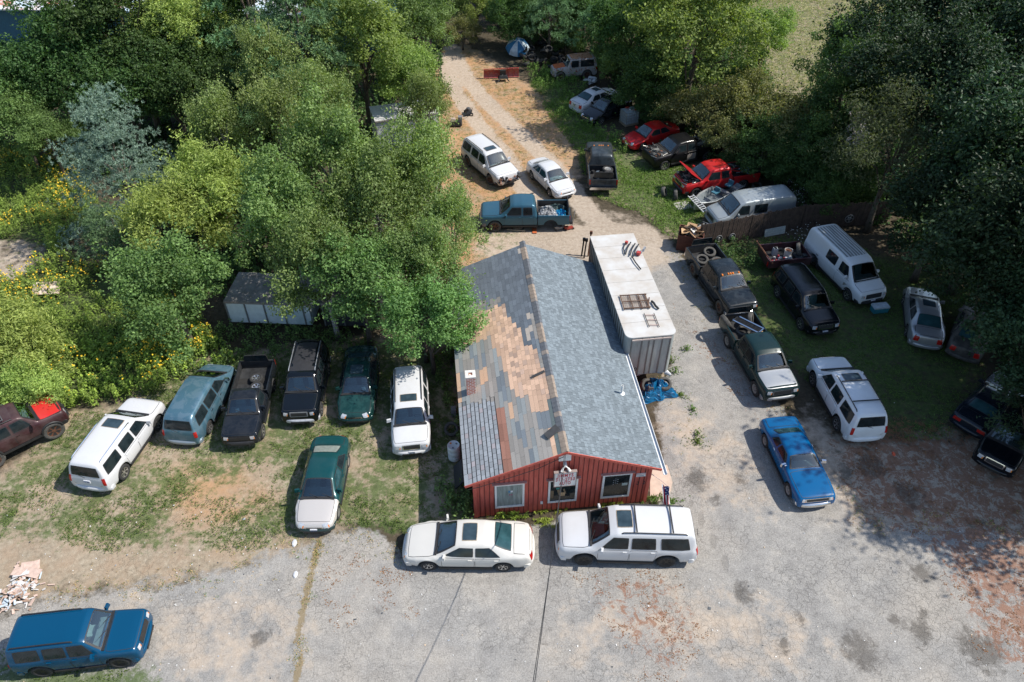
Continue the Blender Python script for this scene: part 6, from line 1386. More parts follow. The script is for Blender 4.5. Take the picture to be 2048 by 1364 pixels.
def crown_mesh(name, mat, rx, rz, nl, kind='broad', leaf=.16, seed=1, clumps=60, shape='round', hollow=.5):
    rg = np.random.default_rng(seed)
    # clump centres on an uneven ellipsoid shell
    d = rg.normal(size=(clumps,3)); d /= np.linalg.norm(d, axis=1, keepdims=True); d[:,2] = np.where(d[:,2] < -.35, -d[:,2]*.8, d[:,2])
    az = np.arctan2(d[:,1], d[:,0]); lob = 1+.16*np.sin(az*3+seed)+.12*np.sin(az*5+seed*2.3)+.12*np.sin(d[:,2]*5+az*2)
    rad = rg.uniform(hollow, 1, clumps)**.7*lob
    if shape == 'cone':
        h = rg.uniform(0,1,clumps)**1.2; rr = (1-h)**.8*rg.uniform(.35,1,clumps)*lob; cc = np.c_[np.cos(az)*rr*rx, np.sin(az)*rr*rx, (h*2-1)*rz]
    elif shape == 'tiers':
        h = rg.random(clumps)**1.25; tier = np.floor(h*8)/8; rr = (1.02-tier)**.75*rg.uniform(.45,1.0,clumps)*(1+.12*np.sin(az*4+tier*9)); cc = np.c_[np.cos(az)*rr*rx, np.sin(az)*rr*rx, (tier*2-1)*rz+.25*rr*rz]
    elif shape == 'tall':
        cc = d*np.c_[rx*rad, rx*rad, rz*rad]; cc[:,0] *= 1-.35*np.clip(cc[:,2]/rz,0,1); cc[:,1] *= 1-.35*np.clip(cc[:,2]/rz,0,1)
    else: cc = d*np.c_[rx*rad, rx*rad, rz*rad]
    cr = rx*rg.uniform(.15,.33,clumps)*(1 if shape != 'cone' else .8)
    k = rg.choice(clumps, nl, p=cr**2/np.sum(cr**2))
    if kind == 'needle':
        q = rg.normal(size=(nl,3)); q /= np.linalg.norm(q,axis=1,keepdims=True); out = cc[k]*np.array([1,1,.3]); out /= np.maximum(np.linalg.norm(out,axis=1,keepdims=True),1e-6)
        # tufts: needles radiate from twig points set on flattened boughs
        tw = cc[k] + (rg.normal(size=(nl,3))*np.array([1,1,.40])*cr[k][:,None]*.48 + out*rg.uniform(0,.6,nl)[:,None]*cr[k][:,None])
        M = max(1, nl//16); tw = tw[:M][rg.integers(0, M, nl)]
        dirn = q*.8+tw*np.array([1,1,.2])/rx*.5+np.array([0,0,.5]); dirn /= np.linalg.norm(dirn,axis=1,keepdims=True)
        s = np.cross(dirn, rg.normal(size=(nl,3))); s /= np.linalg.norm(s,axis=1,keepdims=True); ln = (leaf*rg.uniform(.7,1.3,nl))[:,None]; w = leaf*.16
        v = np.stack([tw-s*w*.5, tw+s*w*.5, tw+dirn*ln+s*w*.25, tw+dirn*ln-s*w*.25],1).reshape(-1,3); f = np.arange(nl*4).reshape(nl,4); base = tw
    else:
        q = rg.normal(size=(nl,3)); q /= np.linalg.norm(q,axis=1,keepdims=True); rr = rg.uniform(.35,1.05,nl)**.6
        ctr = cc[k]+q*np.array([1,1,.62])*(cr[k]*rr)[:,None]+rg.normal(size=(nl,3))*.05
        sh = rg.random(nl) < .12; si = rg.integers(0, 9, nl)                       # a share of the leaves sits on shoots that stick out of the clump
        sv = rg.normal(size=(clumps,9,3))*np.array([1,1,.7])+cc[:,None,:]/np.array([rx,rx,rz])*.8+np.array([0,0,.7]); sv /= np.linalg.norm(sv,axis=2,keepdims=True)
        tt = rg.uniform(.8,2.0,nl)[:,None]; ctr = np.where(sh[:,None], cc[k]+sv[k,si]*cr[k][:,None]*tt+rg.normal(size=(nl,3))*.06, ctr)
        nrm = q*.7+rg.normal(size=(nl,3))*.75+np.array([0,0,.75])
        if kind == 'droop': ctr[:,2] -= np.abs(rg.normal(size=nl))*cr[k]*.5; nrm = rg.normal(size=(nl,3))+np.array([0,0,.3])
        v, f = leaf_quads(ctr, nrm, leaf, leaf*(.62 if kind != 'long' else .28), rg); base = ctr
    rnd = np.clip(rg.normal(.45,.22,nl)+.16*np.sin(k*7.1),0,1)
    me = mesh_np(name, v, f, [mat], fattr={'rnd': rnd}); return me, cc, cr
def trunk_mesh(name, mat, H, r0, cc, zc, seed, lean=.0, limbs=12):
    rg = random.Random(seed); b = MB(); top = zc+max(.2, .35*abs(cc[:,2]).max())
    tr = [(lean*t*math.sin(seed)*H*.1+.05*math.sin(t*5+seed), .06*math.cos(t*4+seed), t*top) for t in np.linspace(0,1,8)]
    b.tube(tr, [r0*(1.25-t*1.05) if i else r0*1.5 for i, t in enumerate(np.linspace(0,1,8))], 8, flat=1)
    for c in rg.sample(range(len(cc)), min(limbs, len(cc))):
        e = Vector(cc[c])+Vector((0,0,zc)); t = rg.uniform(.35,.85); s = Vector(tr[min(7,int(t*7))]); 
        if e.z < s.z-.5: s = Vector(tr[2])
        m_ = s.lerp(e,.5)+Vector((0,0,(e-s).length*.12)); b.tube([s,m_,e],[r0*.38,r0*.24,r0*.07],5,cap=False)
    me = bpy.data.meshes.new(name); me.from_pydata(b.v, [], b.f); me.update(); me.materials.append(mat); me.polygons.foreach_set('use_smooth', np.ones(len(me.polygons), bool)); return me
BARKW = plain('pale_birch_bark', (.46,.43,.39), .8, var=.55, scale=6, c2=(.13,.12,.11)); BARK = plain('grey_brown_bark', (.12,.095,.07), .9, var=.5, scale=7)
SP = {}
def species(key, mat, bark, rx, rz, nl, zc, r0, variants=2, **kw):
    SP[key] = []
    for s in range(variants):
        me, cc, cr = crown_mesh('crown', mat, rx, rz, nl, seed=hash_(key)+s*13, **kw); SP[key].append((me, trunk_mesh('trunk', bark, zc+rz, r0, cc, zc, hash_(key)+s), zc, rx, rz))
def hash_(s): return sum((i+3)*ord(c) for i, c in enumerate(s)) % 9973
LM = {
 'birch': leaf_mat('birch_leaf', (0.228, 0.318, 0.114), (0.084, 0.138, 0.041)), 'birch2': leaf_mat('olive_leaf', (0.270, 0.330, 0.126), (0.104, 0.148, 0.052)),
 'maple': leaf_mat('bright_maple_leaf', (0.246, 0.318, 0.090), (0.108, 0.162, 0.042), trans=.38), 'dark': leaf_mat('dark_leaf', (0.084, 0.146, 0.046), (0.031, 0.066, 0.020)),
 'mid': leaf_mat('mid_green_leaf', (0.180, 0.282, 0.094), (0.062, 0.114, 0.034)), 'yellow': leaf_mat('yellow_green_leaf', (0.342, 0.414, 0.114), (0.156, 0.216, 0.054), trans=.35),
 'bluepine': leaf_mat('blue_needle', (0.228, 0.318, 0.240), (0.084, 0.138, 0.102), trans=.1), 'pine': leaf_mat('pine_needle', (0.192, 0.313, 0.148), (0.078, 0.157, 0.070), trans=.1),
 'brown': leaf_mat('olive_brown_leaf', (0.244, 0.244, 0.104), (0.122, 0.139, 0.052)), 'web': leaf_mat('dusty_leaf', (0.123,0.145,0.072), (0.058,0.080,0.036))}
species('birch', LM['birch'], BARKW, 3.0, 3.8, 17000, 6.5, .16, 3, kind='broad', leaf=.18, clumps=62, shape='tall', hollow=.3)
species('olive', LM['birch2'], BARKW, 2.6, 3.6, 14500, 6.0, .15, 2, kind='droop', leaf=.165, clumps=56, shape='tall', hollow=.3)
species('maple', LM['maple'], BARK, 3.3, 3.7, 19000, 6.5, .2, 2, kind='broad', leaf=.205, clumps=70, hollow=.5)
species('dark', LM['dark'], BARK, 3.4, 4.2, 20000, 7.5, .2, 3, kind='broad', leaf=.215, clumps=75, hollow=.5)
LM['deep'] = leaf_mat('shade_darkened_leaf', (.038,.070,.030), (.014,.030,.012), trans=.2)  # right woods: the shade they stand in is put into this darker leaf colour
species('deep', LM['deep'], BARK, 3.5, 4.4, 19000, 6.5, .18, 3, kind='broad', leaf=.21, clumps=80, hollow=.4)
species('mid', LM['mid'], BARK, 3.0, 3.4, 19000, 5.5, .16, 3, kind='broad', leaf=.19, clumps=70, hollow=.45)
species('yellow', LM['yellow'], BARK, 2.7, 2.5, 18000, 3.8, .13, 2, kind='long', leaf=.25, clumps=58, hollow=.5)
species('bluepine', LM['bluepine'], BARK, 3.4, 4.4, 60000, 5.0, .18, 1, kind='needle', leaf=.15, clumps=130, shape='tiers', hollow=.3)
species('pine', LM['pine'], BARK, 3.4, 4.2, 24000, 7.2, .2, 2, kind='needle', leaf=.24, clumps=64, shape='tall')
species('brown', LM['brown'], BARK, 2.2, 2.0, 11000, 2.4, .09, 2, kind='broad', leaf=.15, clumps=44, hollow=.4)
species('web', LM['web'], BARK, 3.3, 3.3, 15000, 5.5, .16, 1, kind='long', leaf=.20, clumps=60, hollow=.4)
TREES = []
def tree(key, u, v, zc, s=1.0, label=None, group=None, name=None, var=None, rz=None, sz=1.0, xy=None):
    """crown centre seen at photo pixel (u,v), zc metres above the ground"""
    k = len(TREES) if var is None else var; me, tm, z0, rx, rzz = SP[key][k % len(SP[key])]
    p = P(u, v, zc) if xy is None else Vector((*xy, zc))
    g = empty(name or {'birch':'birch_tree','olive':'birch_tree','maple':'maple_tree','dark':'woodland_tree','deep':'woodland_tree','mid':'broadleaf_tree','yellow':'locust_tree','bluepine':'pine_tree','pine':'pine_tree','brown':'bush','web':'broadleaf_tree'}[key], (p.x,p.y,0), rz if rz is not None else (k*1.7)%6.28)
    sz = sz*(1.22 if key in ('birch','olive') else 1.0); g.scale = (s, s, s*sz)
    tag(g, label, 'bush' if key == 'brown' else 'tree', group or 'trees around the lot')
    c = obj('crown', me, g, (0,0,zc/(s*sz))); t = obj('trunk', tm, g); t.scale = (1,1,(zc/(s*sz))/z0)
    TREES.append(g); return g
# -- left of the drive and the grove behind the parked row
T = [
('bluepine',240,345,4.5,1.12,'big blue-green pine with feathery boughs at the left, behind the flowering weeds'),
('pine',225,478,1.9,.50,'small shadowed blue-green pine below the big blue pine'),
('mid',350,600,3.4,.9,'dense round broadleaf tree standing left of the grey-blue storage trailer'),
('yellow',340,445,3.6,1.0,'yellow-green feathery tree directly above the dense round broadleaf tree'),
('yellow',440,385,4.2,1.0,'yellow-green feathery tree right of its twin, touching the birch grove'),
('yellow',20,700,1.6,.95,'yellow-green feathery shrub tree cut by the left edge above the maroon wagon'),
('yellow',60,790,.9,.62,'low yellow-green shrub just above the maroon wagon'),
('birch',575,430,6.0,0.84,'leafy birch forming the left side of the central grove'),
('birch',660,330,6.8,0.84,'tall birch with pale stem showing in the middle of the central grove'),
('birch',648,545,4.4,0.82,'drooping birch above the black off-roader with grey roof section'),
('birch',755,420,6.0,0.88,'full birch at the heart of the grove above the green sedan'),
('mid',720,560,4.4,.80,'yellow-tipped broadleaf at the lower middle of the grove above the dark green sedan'),
('olive',850,350,6.2,0.88,'olive birch at the right side of the grove beside the wrecked white suv'),
('olive',905,455,4.6,0.66,'low olive birch reaching toward the front of the teal pickup'),
('birch',850,545,4.4,0.67,'birch overhanging the back left corner of the shop roof'),
('mid',858,640,3.6,.72,'dark broadleaf overhanging the left eave of the shop above the white crossover'),
('pine',845,650,2.6,.50,'small soft pine tucked below the broadleaf at the shop eave'),
('olive',445,270,5.6,0.80,'olive birch right of the big blue pine'),
('olive',560,245,6.4,0.84,'sandy olive birch with drooping top, upper middle of the left woods'),
('olive',640,215,6.4,0.80,'olive birch behind the tall birch of the grove'),
('olive',535,130,7.6,0.76,'slim drooping birch rising before the dark gap in the left woods'),
('maple',815,165,4.6,.74,'bright green maple left of the gravel drive'),
('maple',720,90,7.0,1.0,'bright green maple at the top, left of the drive'),
('olive',850,215,5.0,0.67,'pale green birch at the drive edge above the lawn mower'),
('mid',830,60,5.0,.95,'broadleaf tree at the top beside the far end of the drive'),
('pine',600,75,8.0,1.05,'tall layered pine at the top of the left woods'),
('pine',500,20,8.5,1.0,'layered pine cut by the top edge left of centre'),
('pine',560,190,5.5,.8,'low-boughed pine in the dark gap behind the birches'),
('mid',25,225,4.5,.75,'pale mid-green tree at the left edge above the flowering weeds'),
('mid',95,275,3.6,.6,'smaller mid-green tree right of the one at the left edge'),
('dark',150,130,6.0,1.05,'dark green tree in front of the long shed'),
('dark',30,190,5.0,.9,'dark tree under the eaves of the long shed at the left edge'),
('dark',250,60,8.0,1.1,'dark tree at the top left, right of the long shed'),
('yellow',350,55,8.0,1.05,'hanging yellow-green crown at the top left centre'),
('dark',340,165,5.0,.95,'dark tree above the blue pine, filling the left woods'),
('dark',440,130,5.0,.9,'dark tree left of the slim drooping birch'),
('dark',420,30,7.0,1.1,'dark tree at the top edge right of the hanging yellow-green crown'),
('dark',250,200,4.5,.9,'deep green tree directly behind the blue pine'),
('dark',480,220,4.0,.9,'deep green tree low in the gap right of the blue pine'),
('dark',660,20,5.0,1.0,'dark tree behind the pine at the top of the photo'),
# -- top middle
('maple',950,20,2.6,.62,'bright green young maple at the head of the drive'),
('brown',925,70,1.4,.75,'brownish shrub beside the head of the drive'),
('dark',1020,40,2.6,.72,'dark scrub tree just right of the drive head'),
('pine',1100,40,3.4,.75,'feathery pine above the striped umbrella'),
('pine',1200,65,3.2,.62,'feathery pine above the rusted off-roader'),
('dark',1170,15,3.4,.85,'dark tree at the top behind the two feathery pines'),
('dark',1265,70,4.0,.95,'dark tree left of the bright maple'),
('mid',1245,130,2.0,.6,'leafy mid-green scrub tree beside the rusted off-roader'),
('maple',1395,75,7.0,1.18,'large bright yellow-green maple at the top right of centre'),
('maple',1330,15,7.4,.9,'bright maple cut by the top edge left of the large one'),
('maple',1530,80,5.6,.62,'slim bright green tree standing alone against the straw field'),
('dark',1310,175,2.8,.78,'dark tree behind the bright red sedan'),
('brown',1400,230,2.2,1.1,'olive-brown bush below the large bright maple'),
('brown',1490,215,3.0,1.2,'olive-brown bush below the slim tree, left of the dark wood'),
('brown',1570,250,3.0,1.25,'wide olive-brown bush in front of the straw field'),
('brown',1450,285,1.5,.85,'olive-brown bush right of the stripped black pickup'),
('dark',1525,305,1.9,.62,'dark shrubby tree behind the raised-hood red pickup'),
('dark',1615,325,2.0,.68,'dark shrubby tree behind the silver cargo van'),
('dark',1660,385,1.6,.5,'dark shrub just beyond the middle of the board fence'),
('dark',1075,62,1.3,.42,'low dark shrub at the back of the tyre heap, left one'),
('dark',1130,80,1.4,.42,'low dark shrub between the tyre heap and the rusted off-roader'),
('mid',1215,120,1.4,.42,'leafy shrub against the tail of the rusted off-roader'),
('dark',1270,140,1.4,.45,'dark shrub above the black car at the woods edge'),
('dark',1300,215,1.2,.38,'dark shrub behind the caged tank'),
('dark',1370,215,1.4,.45,'dark shrub under the large bright maple'),
('mid',1345,150,1.6,.5,'mid-green shrub at the foot of the large bright maple'),
('dark',1420,160,1.8,.5,'dark shrub right of the foot of the large bright maple'),
('brown',1350,225,1.2,.7,'small olive-brown bush behind the bright red sedan'),
('mid',1490,160,1.8,.5,'green shrub at the foot of the slim tree'),
('dark',1480,265,1.4,.5,'dark shrub between the two olive-brown bushes'),
('dark',1575,345,1.2,.42,'dark shrub behind the tail of the raised-hood red pickup'),
('dark',1700,350,1.8,.6,'dark shrub beyond the right run of the fence'),
('dark',1000,20,1.5,.5,'dark shrub right of the drive head'),
# -- right woods
('mid',1700,130,6.0,.95,'grey-green tree on the edge of the straw field'),
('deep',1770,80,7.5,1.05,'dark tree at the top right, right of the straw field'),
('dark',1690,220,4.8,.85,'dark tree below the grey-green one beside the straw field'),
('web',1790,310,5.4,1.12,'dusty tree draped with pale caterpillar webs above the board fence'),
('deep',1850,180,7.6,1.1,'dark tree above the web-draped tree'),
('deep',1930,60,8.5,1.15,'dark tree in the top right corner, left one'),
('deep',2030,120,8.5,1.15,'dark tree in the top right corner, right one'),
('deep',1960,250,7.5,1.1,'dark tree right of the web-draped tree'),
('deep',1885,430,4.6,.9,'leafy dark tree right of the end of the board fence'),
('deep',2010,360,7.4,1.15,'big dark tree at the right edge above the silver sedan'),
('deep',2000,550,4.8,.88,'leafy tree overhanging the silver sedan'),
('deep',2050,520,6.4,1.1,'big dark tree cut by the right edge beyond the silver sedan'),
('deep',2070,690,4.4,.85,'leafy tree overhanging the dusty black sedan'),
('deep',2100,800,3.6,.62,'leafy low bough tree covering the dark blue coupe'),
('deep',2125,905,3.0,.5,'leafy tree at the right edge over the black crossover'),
]
for i, t in enumerate(T):
    g_ = tree(*t[:5], label=t[5], var=i)
# neighbours of the right woods standing just past the frame; they throw the shade over that side of the lot
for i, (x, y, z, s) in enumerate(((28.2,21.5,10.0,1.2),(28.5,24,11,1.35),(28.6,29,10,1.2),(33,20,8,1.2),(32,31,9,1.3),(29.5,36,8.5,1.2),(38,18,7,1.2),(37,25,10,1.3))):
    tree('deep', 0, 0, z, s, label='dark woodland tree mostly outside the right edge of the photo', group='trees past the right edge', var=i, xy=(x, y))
# far woods beyond
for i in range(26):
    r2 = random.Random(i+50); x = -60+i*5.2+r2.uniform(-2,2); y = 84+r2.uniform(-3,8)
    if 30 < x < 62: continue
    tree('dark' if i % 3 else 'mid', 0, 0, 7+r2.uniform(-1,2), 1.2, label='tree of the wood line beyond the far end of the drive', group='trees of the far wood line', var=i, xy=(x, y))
# pale web nests
rg = np.random.default_rng(4); 
for k, (u, v) in enumerate(((1715,285),(1725,262),(1712,250),(1785,185),(1880,220),(1735,235))):
    c0 = np.array(P(u, v, 6.2)); pts = rg.normal(size=(90,3))*np.array([.28,.28,.4])+c0; vv, ff = leaf_quads(pts, rg.normal(size=(90,3)), .3, .12, rg)
    tag(obj('web_nest', mesh_np('web_nest', vv, ff, [plain('pale_web', (.42,.36,.33), .9)])), 'pale caterpillar web nest among the twigs of the dusty tree', 'web nest', 'caterpillar nests in the dusty tree')
# ---- ground vegetation, one mass each
def scatter(polys, dens, rg, holes=()):
    out = []
    for px in polys:
        w = poly_w(px); lo, hi = w.min(0), w.max(0); n = int((hi-lo).prod()*dens); q = rg.uniform(lo, hi, (n,2)); q = q[inside(w, q[:,0], q[:,1])]; out.append(q)
    q = np.concatenate(out)
    for h in holes: q = q[~inside(poly_w(h), q[:,0], q[:,1])]
    return q
FOOT = [(c.root.location.x, c.root.location.y, c.root.rotation_euler[2], c.L/2-.1, c.d['W']*c.sy-.12) for c in CARS.values()]
def keep(q):
    m = np.ones(len(q), bool)
    for x, y, a, hl, hw in FOOT:
        dx, dy = q[:,0]-x, q[:,1]-y; lx, ly = dx*math.cos(a)+dy*math.sin(a), -dx*math.sin(a)+dy*math.cos(a); m &= ~((np.abs(lx) < hl) & (np.abs(ly) < hw))
    dx, dy = q[:,0]-BO.x, q[:,1]-BO.y; p_, r_ = dx*BU.x+dy*BU.y, dx*BV.x+dy*BV.y; m &= ~((p_ > -.05) & (p_ < BW+.05) & (r_ > -.05) & (r_ < BL+.05))
    return q[m]
def vnoise(x, y, s, seed=0):
    return .5+.25*np.sin(x*s+seed+1.7*np.sin(y*s*.7+seed))+.25*np.sin(y*s*1.3+seed*2+1.3*np.sin(x*s*.9))
def tufts(name, label, q, n_leaf, h, spread, leaf, mat, rg, cat, up=.5, width=.35):
    q = keep(q); n = len(q)*n_leaf; b = np.repeat(q, n_leaf, 0); hh = np.repeat(rg.uniform(.5,1.3,len(q)), n_leaf)
    c = np.c_[b[:,0]+rg.normal(0,spread,n), b[:,1]+rg.normal(0,spread,n), rg.uniform(.15,1,n)*h*hh]; nr = rg.normal(size=(n,3))+np.array([0,0,up*2])
    v, f = leaf_quads(c, nr, leaf, leaf*width, rg); o = obj(name, mesh_np(name, v, f, [mat], fattr={'rnd': np.clip(rg.normal(.45,.25,n),0,1)})); tag(o, label, cat, None, 'stuff'); return o
GM1 = leaf_mat('grass_leaf', (0.123,0.196,0.043), (0.065,0.116,0.026), trans=.25); GM2 = leaf_mat('lush_weed_leaf', (0.174,0.275,0.058), (0.080,0.145,0.032), trans=.3); GM3 = leaf_mat('dry_grass_leaf', (0.522,0.392,0.174), (0.319,0.217,0.102), trans=.2)
GM4 = leaf_mat('dark_weed_leaf', (0.072,0.131,0.036), (0.029,0.065,0.017)); GM5 = leaf_mat('yellow_weed_leaf', (0.319,0.392,0.072), (0.174,0.232,0.043), trans=.3)
q = scatter([GRASS_L, GRASS_L2], 60, rg); q = q[vnoise(q[:,0],q[:,1],1.1)+.5*vnoise(q[:,0],q[:,1],3.1,2)+rg.normal(0,.12,len(q)) > .80]; tufts('lawn_weeds','short green weeds growing in patches on the left parking ground',q,5,.09,.06,.095,GM1,rg,'grass')
q = scatter([GRASS_M], 70, rg); q = q[vnoise(q[:,0],q[:,1],.9,4)+rg.normal(0,.15,len(q)) > .36]; tufts('meadow_grass','lush green grass around the pickups by the woods',q,5,.14,.08,.14,GM2,rg,'grass')
q = scatter([GRASS_R], 55, rg); q = q[vnoise(q[:,0],q[:,1],1.3,7)+rg.normal(0,.15,len(q)) > .38]; tufts('shaded_grass','low green grass on the shaded right side of the lot',q,4,.07,.06,.09,GM1,rg,'grass')
q = scatter([STRAW], 26, rg); q = q[(gval(dirt,q[:,0],q[:,1]) < .55) & (vnoise(q[:,0],q[:,1],1.0,5)+rg.normal(0,.2,len(q)) > .45)]; tufts('dry_grass','straw-coloured dry grass beside the gravel drive',q,5,.07,.08,.12,GM3,rg,'grass',width=.2)
q = scatter([FIELD, [(1440,-140),(1440,-500),(2600,-500),(2100,-140)]], 8, rg); tufts('field_grass','tall straw-coloured grass of the field at the top right',q,6,.5,.35,.36,leaf_mat('field_straw',(.35,.33,.15),(.18,.20,.08),trans=.2),rg,'grass',width=.12,up=.1)
# ragged dry weeds along the broken edge of the paving and its joint
def along(px, w, n, rg):
    q = poly_w(px); out = []
    seg = np.linalg.norm(np.diff(q, axis=0), axis=1); 
    for i in range(len(q)-1):
        m = int(n*seg[i]); t = rg.random((m,1)); out.append(q[i]*(1-t)+q[i+1]*t+rg.normal(0, w, (m,2)))
    q = np.concatenate(out); return q[vnoise(q[:,0],q[:,1],2.3,3)+rg.normal(0,.15,len(q)) > .5]
q = np.concatenate([along([(0,1212),(120,1190),(330,1168),(500,1124),(636,1086),(642,1062),(772,1060),(785,1092),(802,1128)], .45, 40, rg), along([(640,1075),(612,1180),(600,1280),(585,1420)], .12, 40, rg), along([(1690,980),(1700,1040),(1900,1050),(2300,1075)], .4, 30, rg), along([(1320,760),(1400,870),(1340,900)], .5, 14, rg), along([(1350,500),(1450,680),(1600,880)], .35, 30, rg)])
tufts('edge_weeds','dry weeds along the broken edges and joints of the paving',q,4,.05,.05,.07,GM3,rg,'weeds'); q = q[rg.random(len(q)) < .5]+.05; tufts('edge_weeds','small green weeds along the broken edges and joints of the paving',q,4,.07,.05,.07,GM1,rg,'weeds')
q = scatter([RUST2, RUSTL, [(640,1090),(820,1140),(860,1230),(650,1260)], RUST3], 20, rg); q = q[vnoise(q[:,0]*1.3,q[:,1],1.9,6)+.6*vnoise(q[:,0],q[:,1],5.1,2)+rg.normal(0,.1,len(q)) > .88]; tufts('dead_leaves','patches of rust-brown dead leaves and moss on the paving',q,5,.02,.06,.06,leaf_mat('dead_leaf',(.27,.13,.065),(.14,.06,.03),trans=.1),rg,'leaves',up=1.5,width=.6)
# tall weeds with yellow flowers
q = scatter([MEADOW], 13, rg, holes=[GRAVEL_L]); q = q[vnoise(q[:,0],q[:,1],.5,3)+rg.normal(0,.15,len(q)) > .14]
def stalks(name, label, q, h, n_leaf, mat, leaf, cat='weeds', width=.3):
    q = keep(q); n = len(q)*n_leaf; hh = np.repeat(rg.uniform(.55,1.15,len(q))*h, n_leaf); t = rg.uniform(.05,1,n); b = np.repeat(q, n_leaf, 0); a = rg.uniform(0,6.28,n); r_ = .16*(1-t*.6)
    c = np.c_[b[:,0]+np.cos(a)*r_, b[:,1]+np.sin(a)*r_, t*hh]; nr = np.c_[np.cos(a)*.5, np.sin(a)*.5, np.full(n,.9)]+rg.normal(0,.3,(n,3))
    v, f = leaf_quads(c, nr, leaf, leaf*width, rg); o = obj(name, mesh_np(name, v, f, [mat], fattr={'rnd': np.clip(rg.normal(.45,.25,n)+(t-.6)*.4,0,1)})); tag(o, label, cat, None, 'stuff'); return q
qs = stalks('tall_weeds','tall green weeds filling the ground at the left',q,1.0,28,leaf_mat('tall_weed_leaf',(.24,.33,.07),(.10,.16,.035),trans=.35),.19)
qf = qs[(vnoise(qs[:,0],qs[:,1],.45,9)+rg.normal(0,.12,len(qs)) > .52)]; qf = qf[gval(GX*0+1, qf[:,0], qf[:,1]) > 0]; n = len(qf)*3
c = np.repeat(qf,3,0); c = np.c_[c[:,0]+rg.normal(0,.10,n), c[:,1]+rg.normal(0,.10,n), 1.05+rg.normal(0,.1,n)]; v, f = leaf_quads(c, rg.normal(size=(n,3))+[0,0,1.5], .11, .10, rg)
tag(obj('yellow_flowers', mesh_np('yellow_flowers', v, f, [plain('flower_yellow',(.75,.50,.02),.6,var=.2)])),'small yellow flower heads scattered over the tall weeds','flowers',None,'stuff')
q = scatter([[(100,700),(420,650),(480,720),(330,765),(260,800),(120,830),(20,830),(-60,900),(-300,900),(-100,760)]], 6, rg); stalks('bramble','yellow-green brambles along the edge of the parking ground',q,.8,30,GM5,.15,width=.6)
q = scatter([[(440,655),(700,660),(760,690),(740,710),(560,730),(440,760),(330,760)],[(860,720),(930,700),(940,900),(900,1040),(950,1040),(945,960)],[(870,960),(950,985),(948,1040),(880,1050)]], 12, rg); stalks('wall_weeds','dark green weeds along the storage trailer and the left wall of the shop',q,.7,16,LM['mid'],.15,width=.5)
q = scatter([[(1130,210),(1180,245),(1260,290),(1250,310),(1180,265),(1110,235)],[(1040,130),(1120,150),(1180,170),(1150,205),(1080,190)]], 9, rg); stalks('roadside_weeds','tall pale green weeds around the cars at the edge of the woods',q,.9,20,GM2,.16)
q = scatter([[(1400,330),(1700,330),(1800,470),(1770,440),(1600,452),(1580,380),(1500,345)],[(1390,500),(1500,485),(1520,540),(1420,530)]], 8, rg); stalks('fence_weeds','dark weeds growing behind and below the board fence',q,.8,18,LM['dark'],.17,width=.5)
q = scatter([[(1540,400),(1610,370),(1640,420),(1560,440)],[(1570,480),(1640,480),(1640,530),(1590,520)]], 2.2, rg); n = len(q)*8; c = np.repeat(q,8,0); c = np.c_[c[:,0]+rg.normal(0,.16,n), c[:,1]+rg.normal(0,.16,n), 1.1+rg.normal(0,.12,n)]; v, f = leaf_quads(c, rg.normal(size=(n,3))*.3+[0,0,1], .07, .07, rg)
tag(obj('white_flowers', mesh_np('white_flowers', v, f, [plain('flower_white',(.62,.64,.60),.6)])),'white umbel flowers beside the silver van and the quad bike','flowers',None,'stuff')
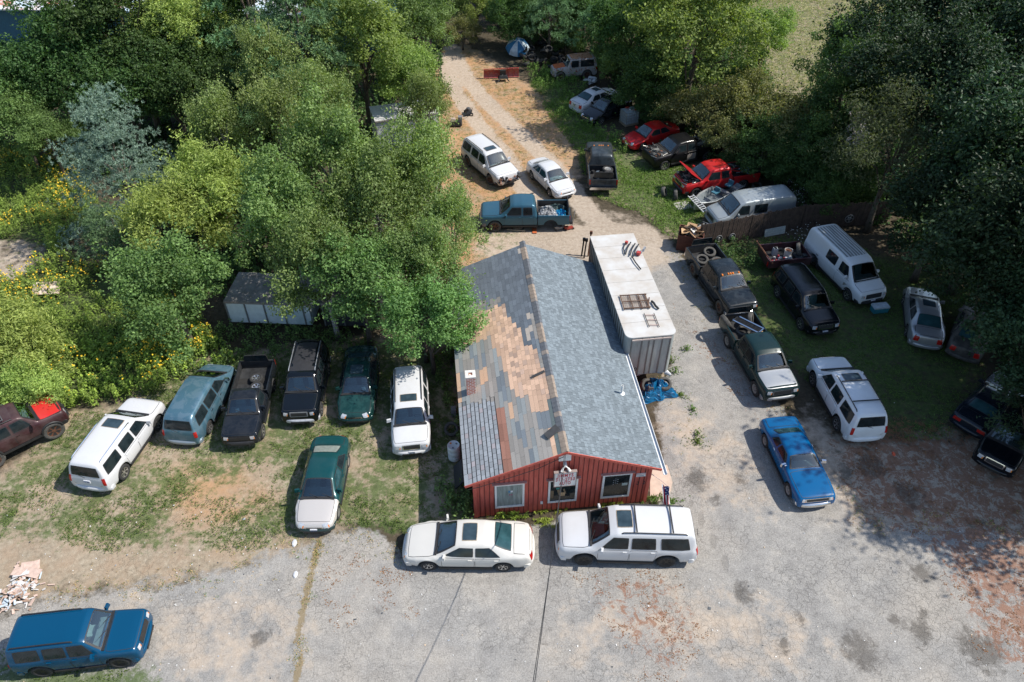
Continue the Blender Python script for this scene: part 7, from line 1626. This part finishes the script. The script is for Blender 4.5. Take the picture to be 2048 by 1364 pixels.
# plants along the front wall
for k, (u, v, s_) in enumerate(((1020,1033,1),(1080,1020,.5),(1120,1016,.4),(1220,1013,.9),(1310,1000,.9),(1090,1045,.6))):
    p = P(u, v); q = np.array([[p.x, p.y]])+rg.normal(0,1,(40,2))*np.array([.42*s_,.12]); n = len(q)*6; c = np.repeat(q,6,0); vv, ff = leaf_quads(np.c_[c+rg.normal(0,.04,(n,2)), rg.uniform(.04,.26,n)*s_], rg.normal(size=(n,3))+[0,0,.6], .22*s_+.05, .035, rg)
    tag(obj('weed_clump', mesh_np('weed_clump', vv, ff, [GM5 if k != 4 else GM1], fattr={'rnd': rg.uniform(0,1,n)})), ['strappy leafy clump at the shop front below the left window','small weed tuft at the shop front between the left and middle windows','tiny weed tuft at the foot of the wall below the middle window','weed clump at the shop front left of the flag corner','green weed clump at the right front corner of the shop','weed clump in the gap between the two white vehicles'][k], 'weed', 'weeds along the shop front')
for k, (u, v, r_, h_) in enumerate(((1338,725,.55,.5),(1350,745,.45,.35),(1395,885,.6,.15),(1362,790,.4,.2),(1385,820,.35,.18),(30,1300,.5,.3),(1395,870,.4,.2),(1372,700,.35,.3),(1345,1005,.4,.2))):
    p = P(u, v); n = int(260*r_); a = rg.uniform(0,6.28,n); rr = np.abs(rg.normal(0,.55,n))*r_*(1+.5*np.sin(a*2+k)); c = np.c_[p.x+rr*np.cos(a), p.y+rr*np.sin(a), rg.uniform(.02,1,n)*h_*np.clip(1.1-rr/r_/1.5,.1,1)]; vv, ff = leaf_quads(c, rg.normal(size=(n,3))+[0,0,1], .12, .05, rg)
    tag(obj('weed_clump', mesh_np('weed_clump', vv, ff, [GM1], fattr={'rnd': rg.uniform(0,1,n)})), ['tall weed patch at the right front corner of the trailer','weed patch just in front of the trailer corner patch','thin weed patch on the pale ground between the shop and the blue coupe','small weed patch right of the blue tarp','small weed patch below the blue tarp, on the open paving','green weed patch behind the blue off-roader at the left edge','thin weed patch above the one left of the blue coupe','weed patch right of the trailer front corner','weed patch by the flag at the shop corner'][k], 'weed', 'weed patches in the paving')
# undergrowth under the woods
woods = [[(-400,-60),(900,-60),(885,110),(880,300),(880,480),(450,600),(300,450),(150,300),(-400,290)],[(960,-60),(1460,-60),(1560,230),(1700,180),(1850,60),(2300,-60),(2600,900),(2080,1000),(1990,700),(1780,470),(1700,440),(1640,380),(1440,340),(1260,210),(1170,110),(1010,80)]]
q = scatter(woods, 4.2, rg); stalks('undergrowth','dark leafy undergrowth on the floor of the woods',q,1.1,26,LM['dark'],.22,width=.6)
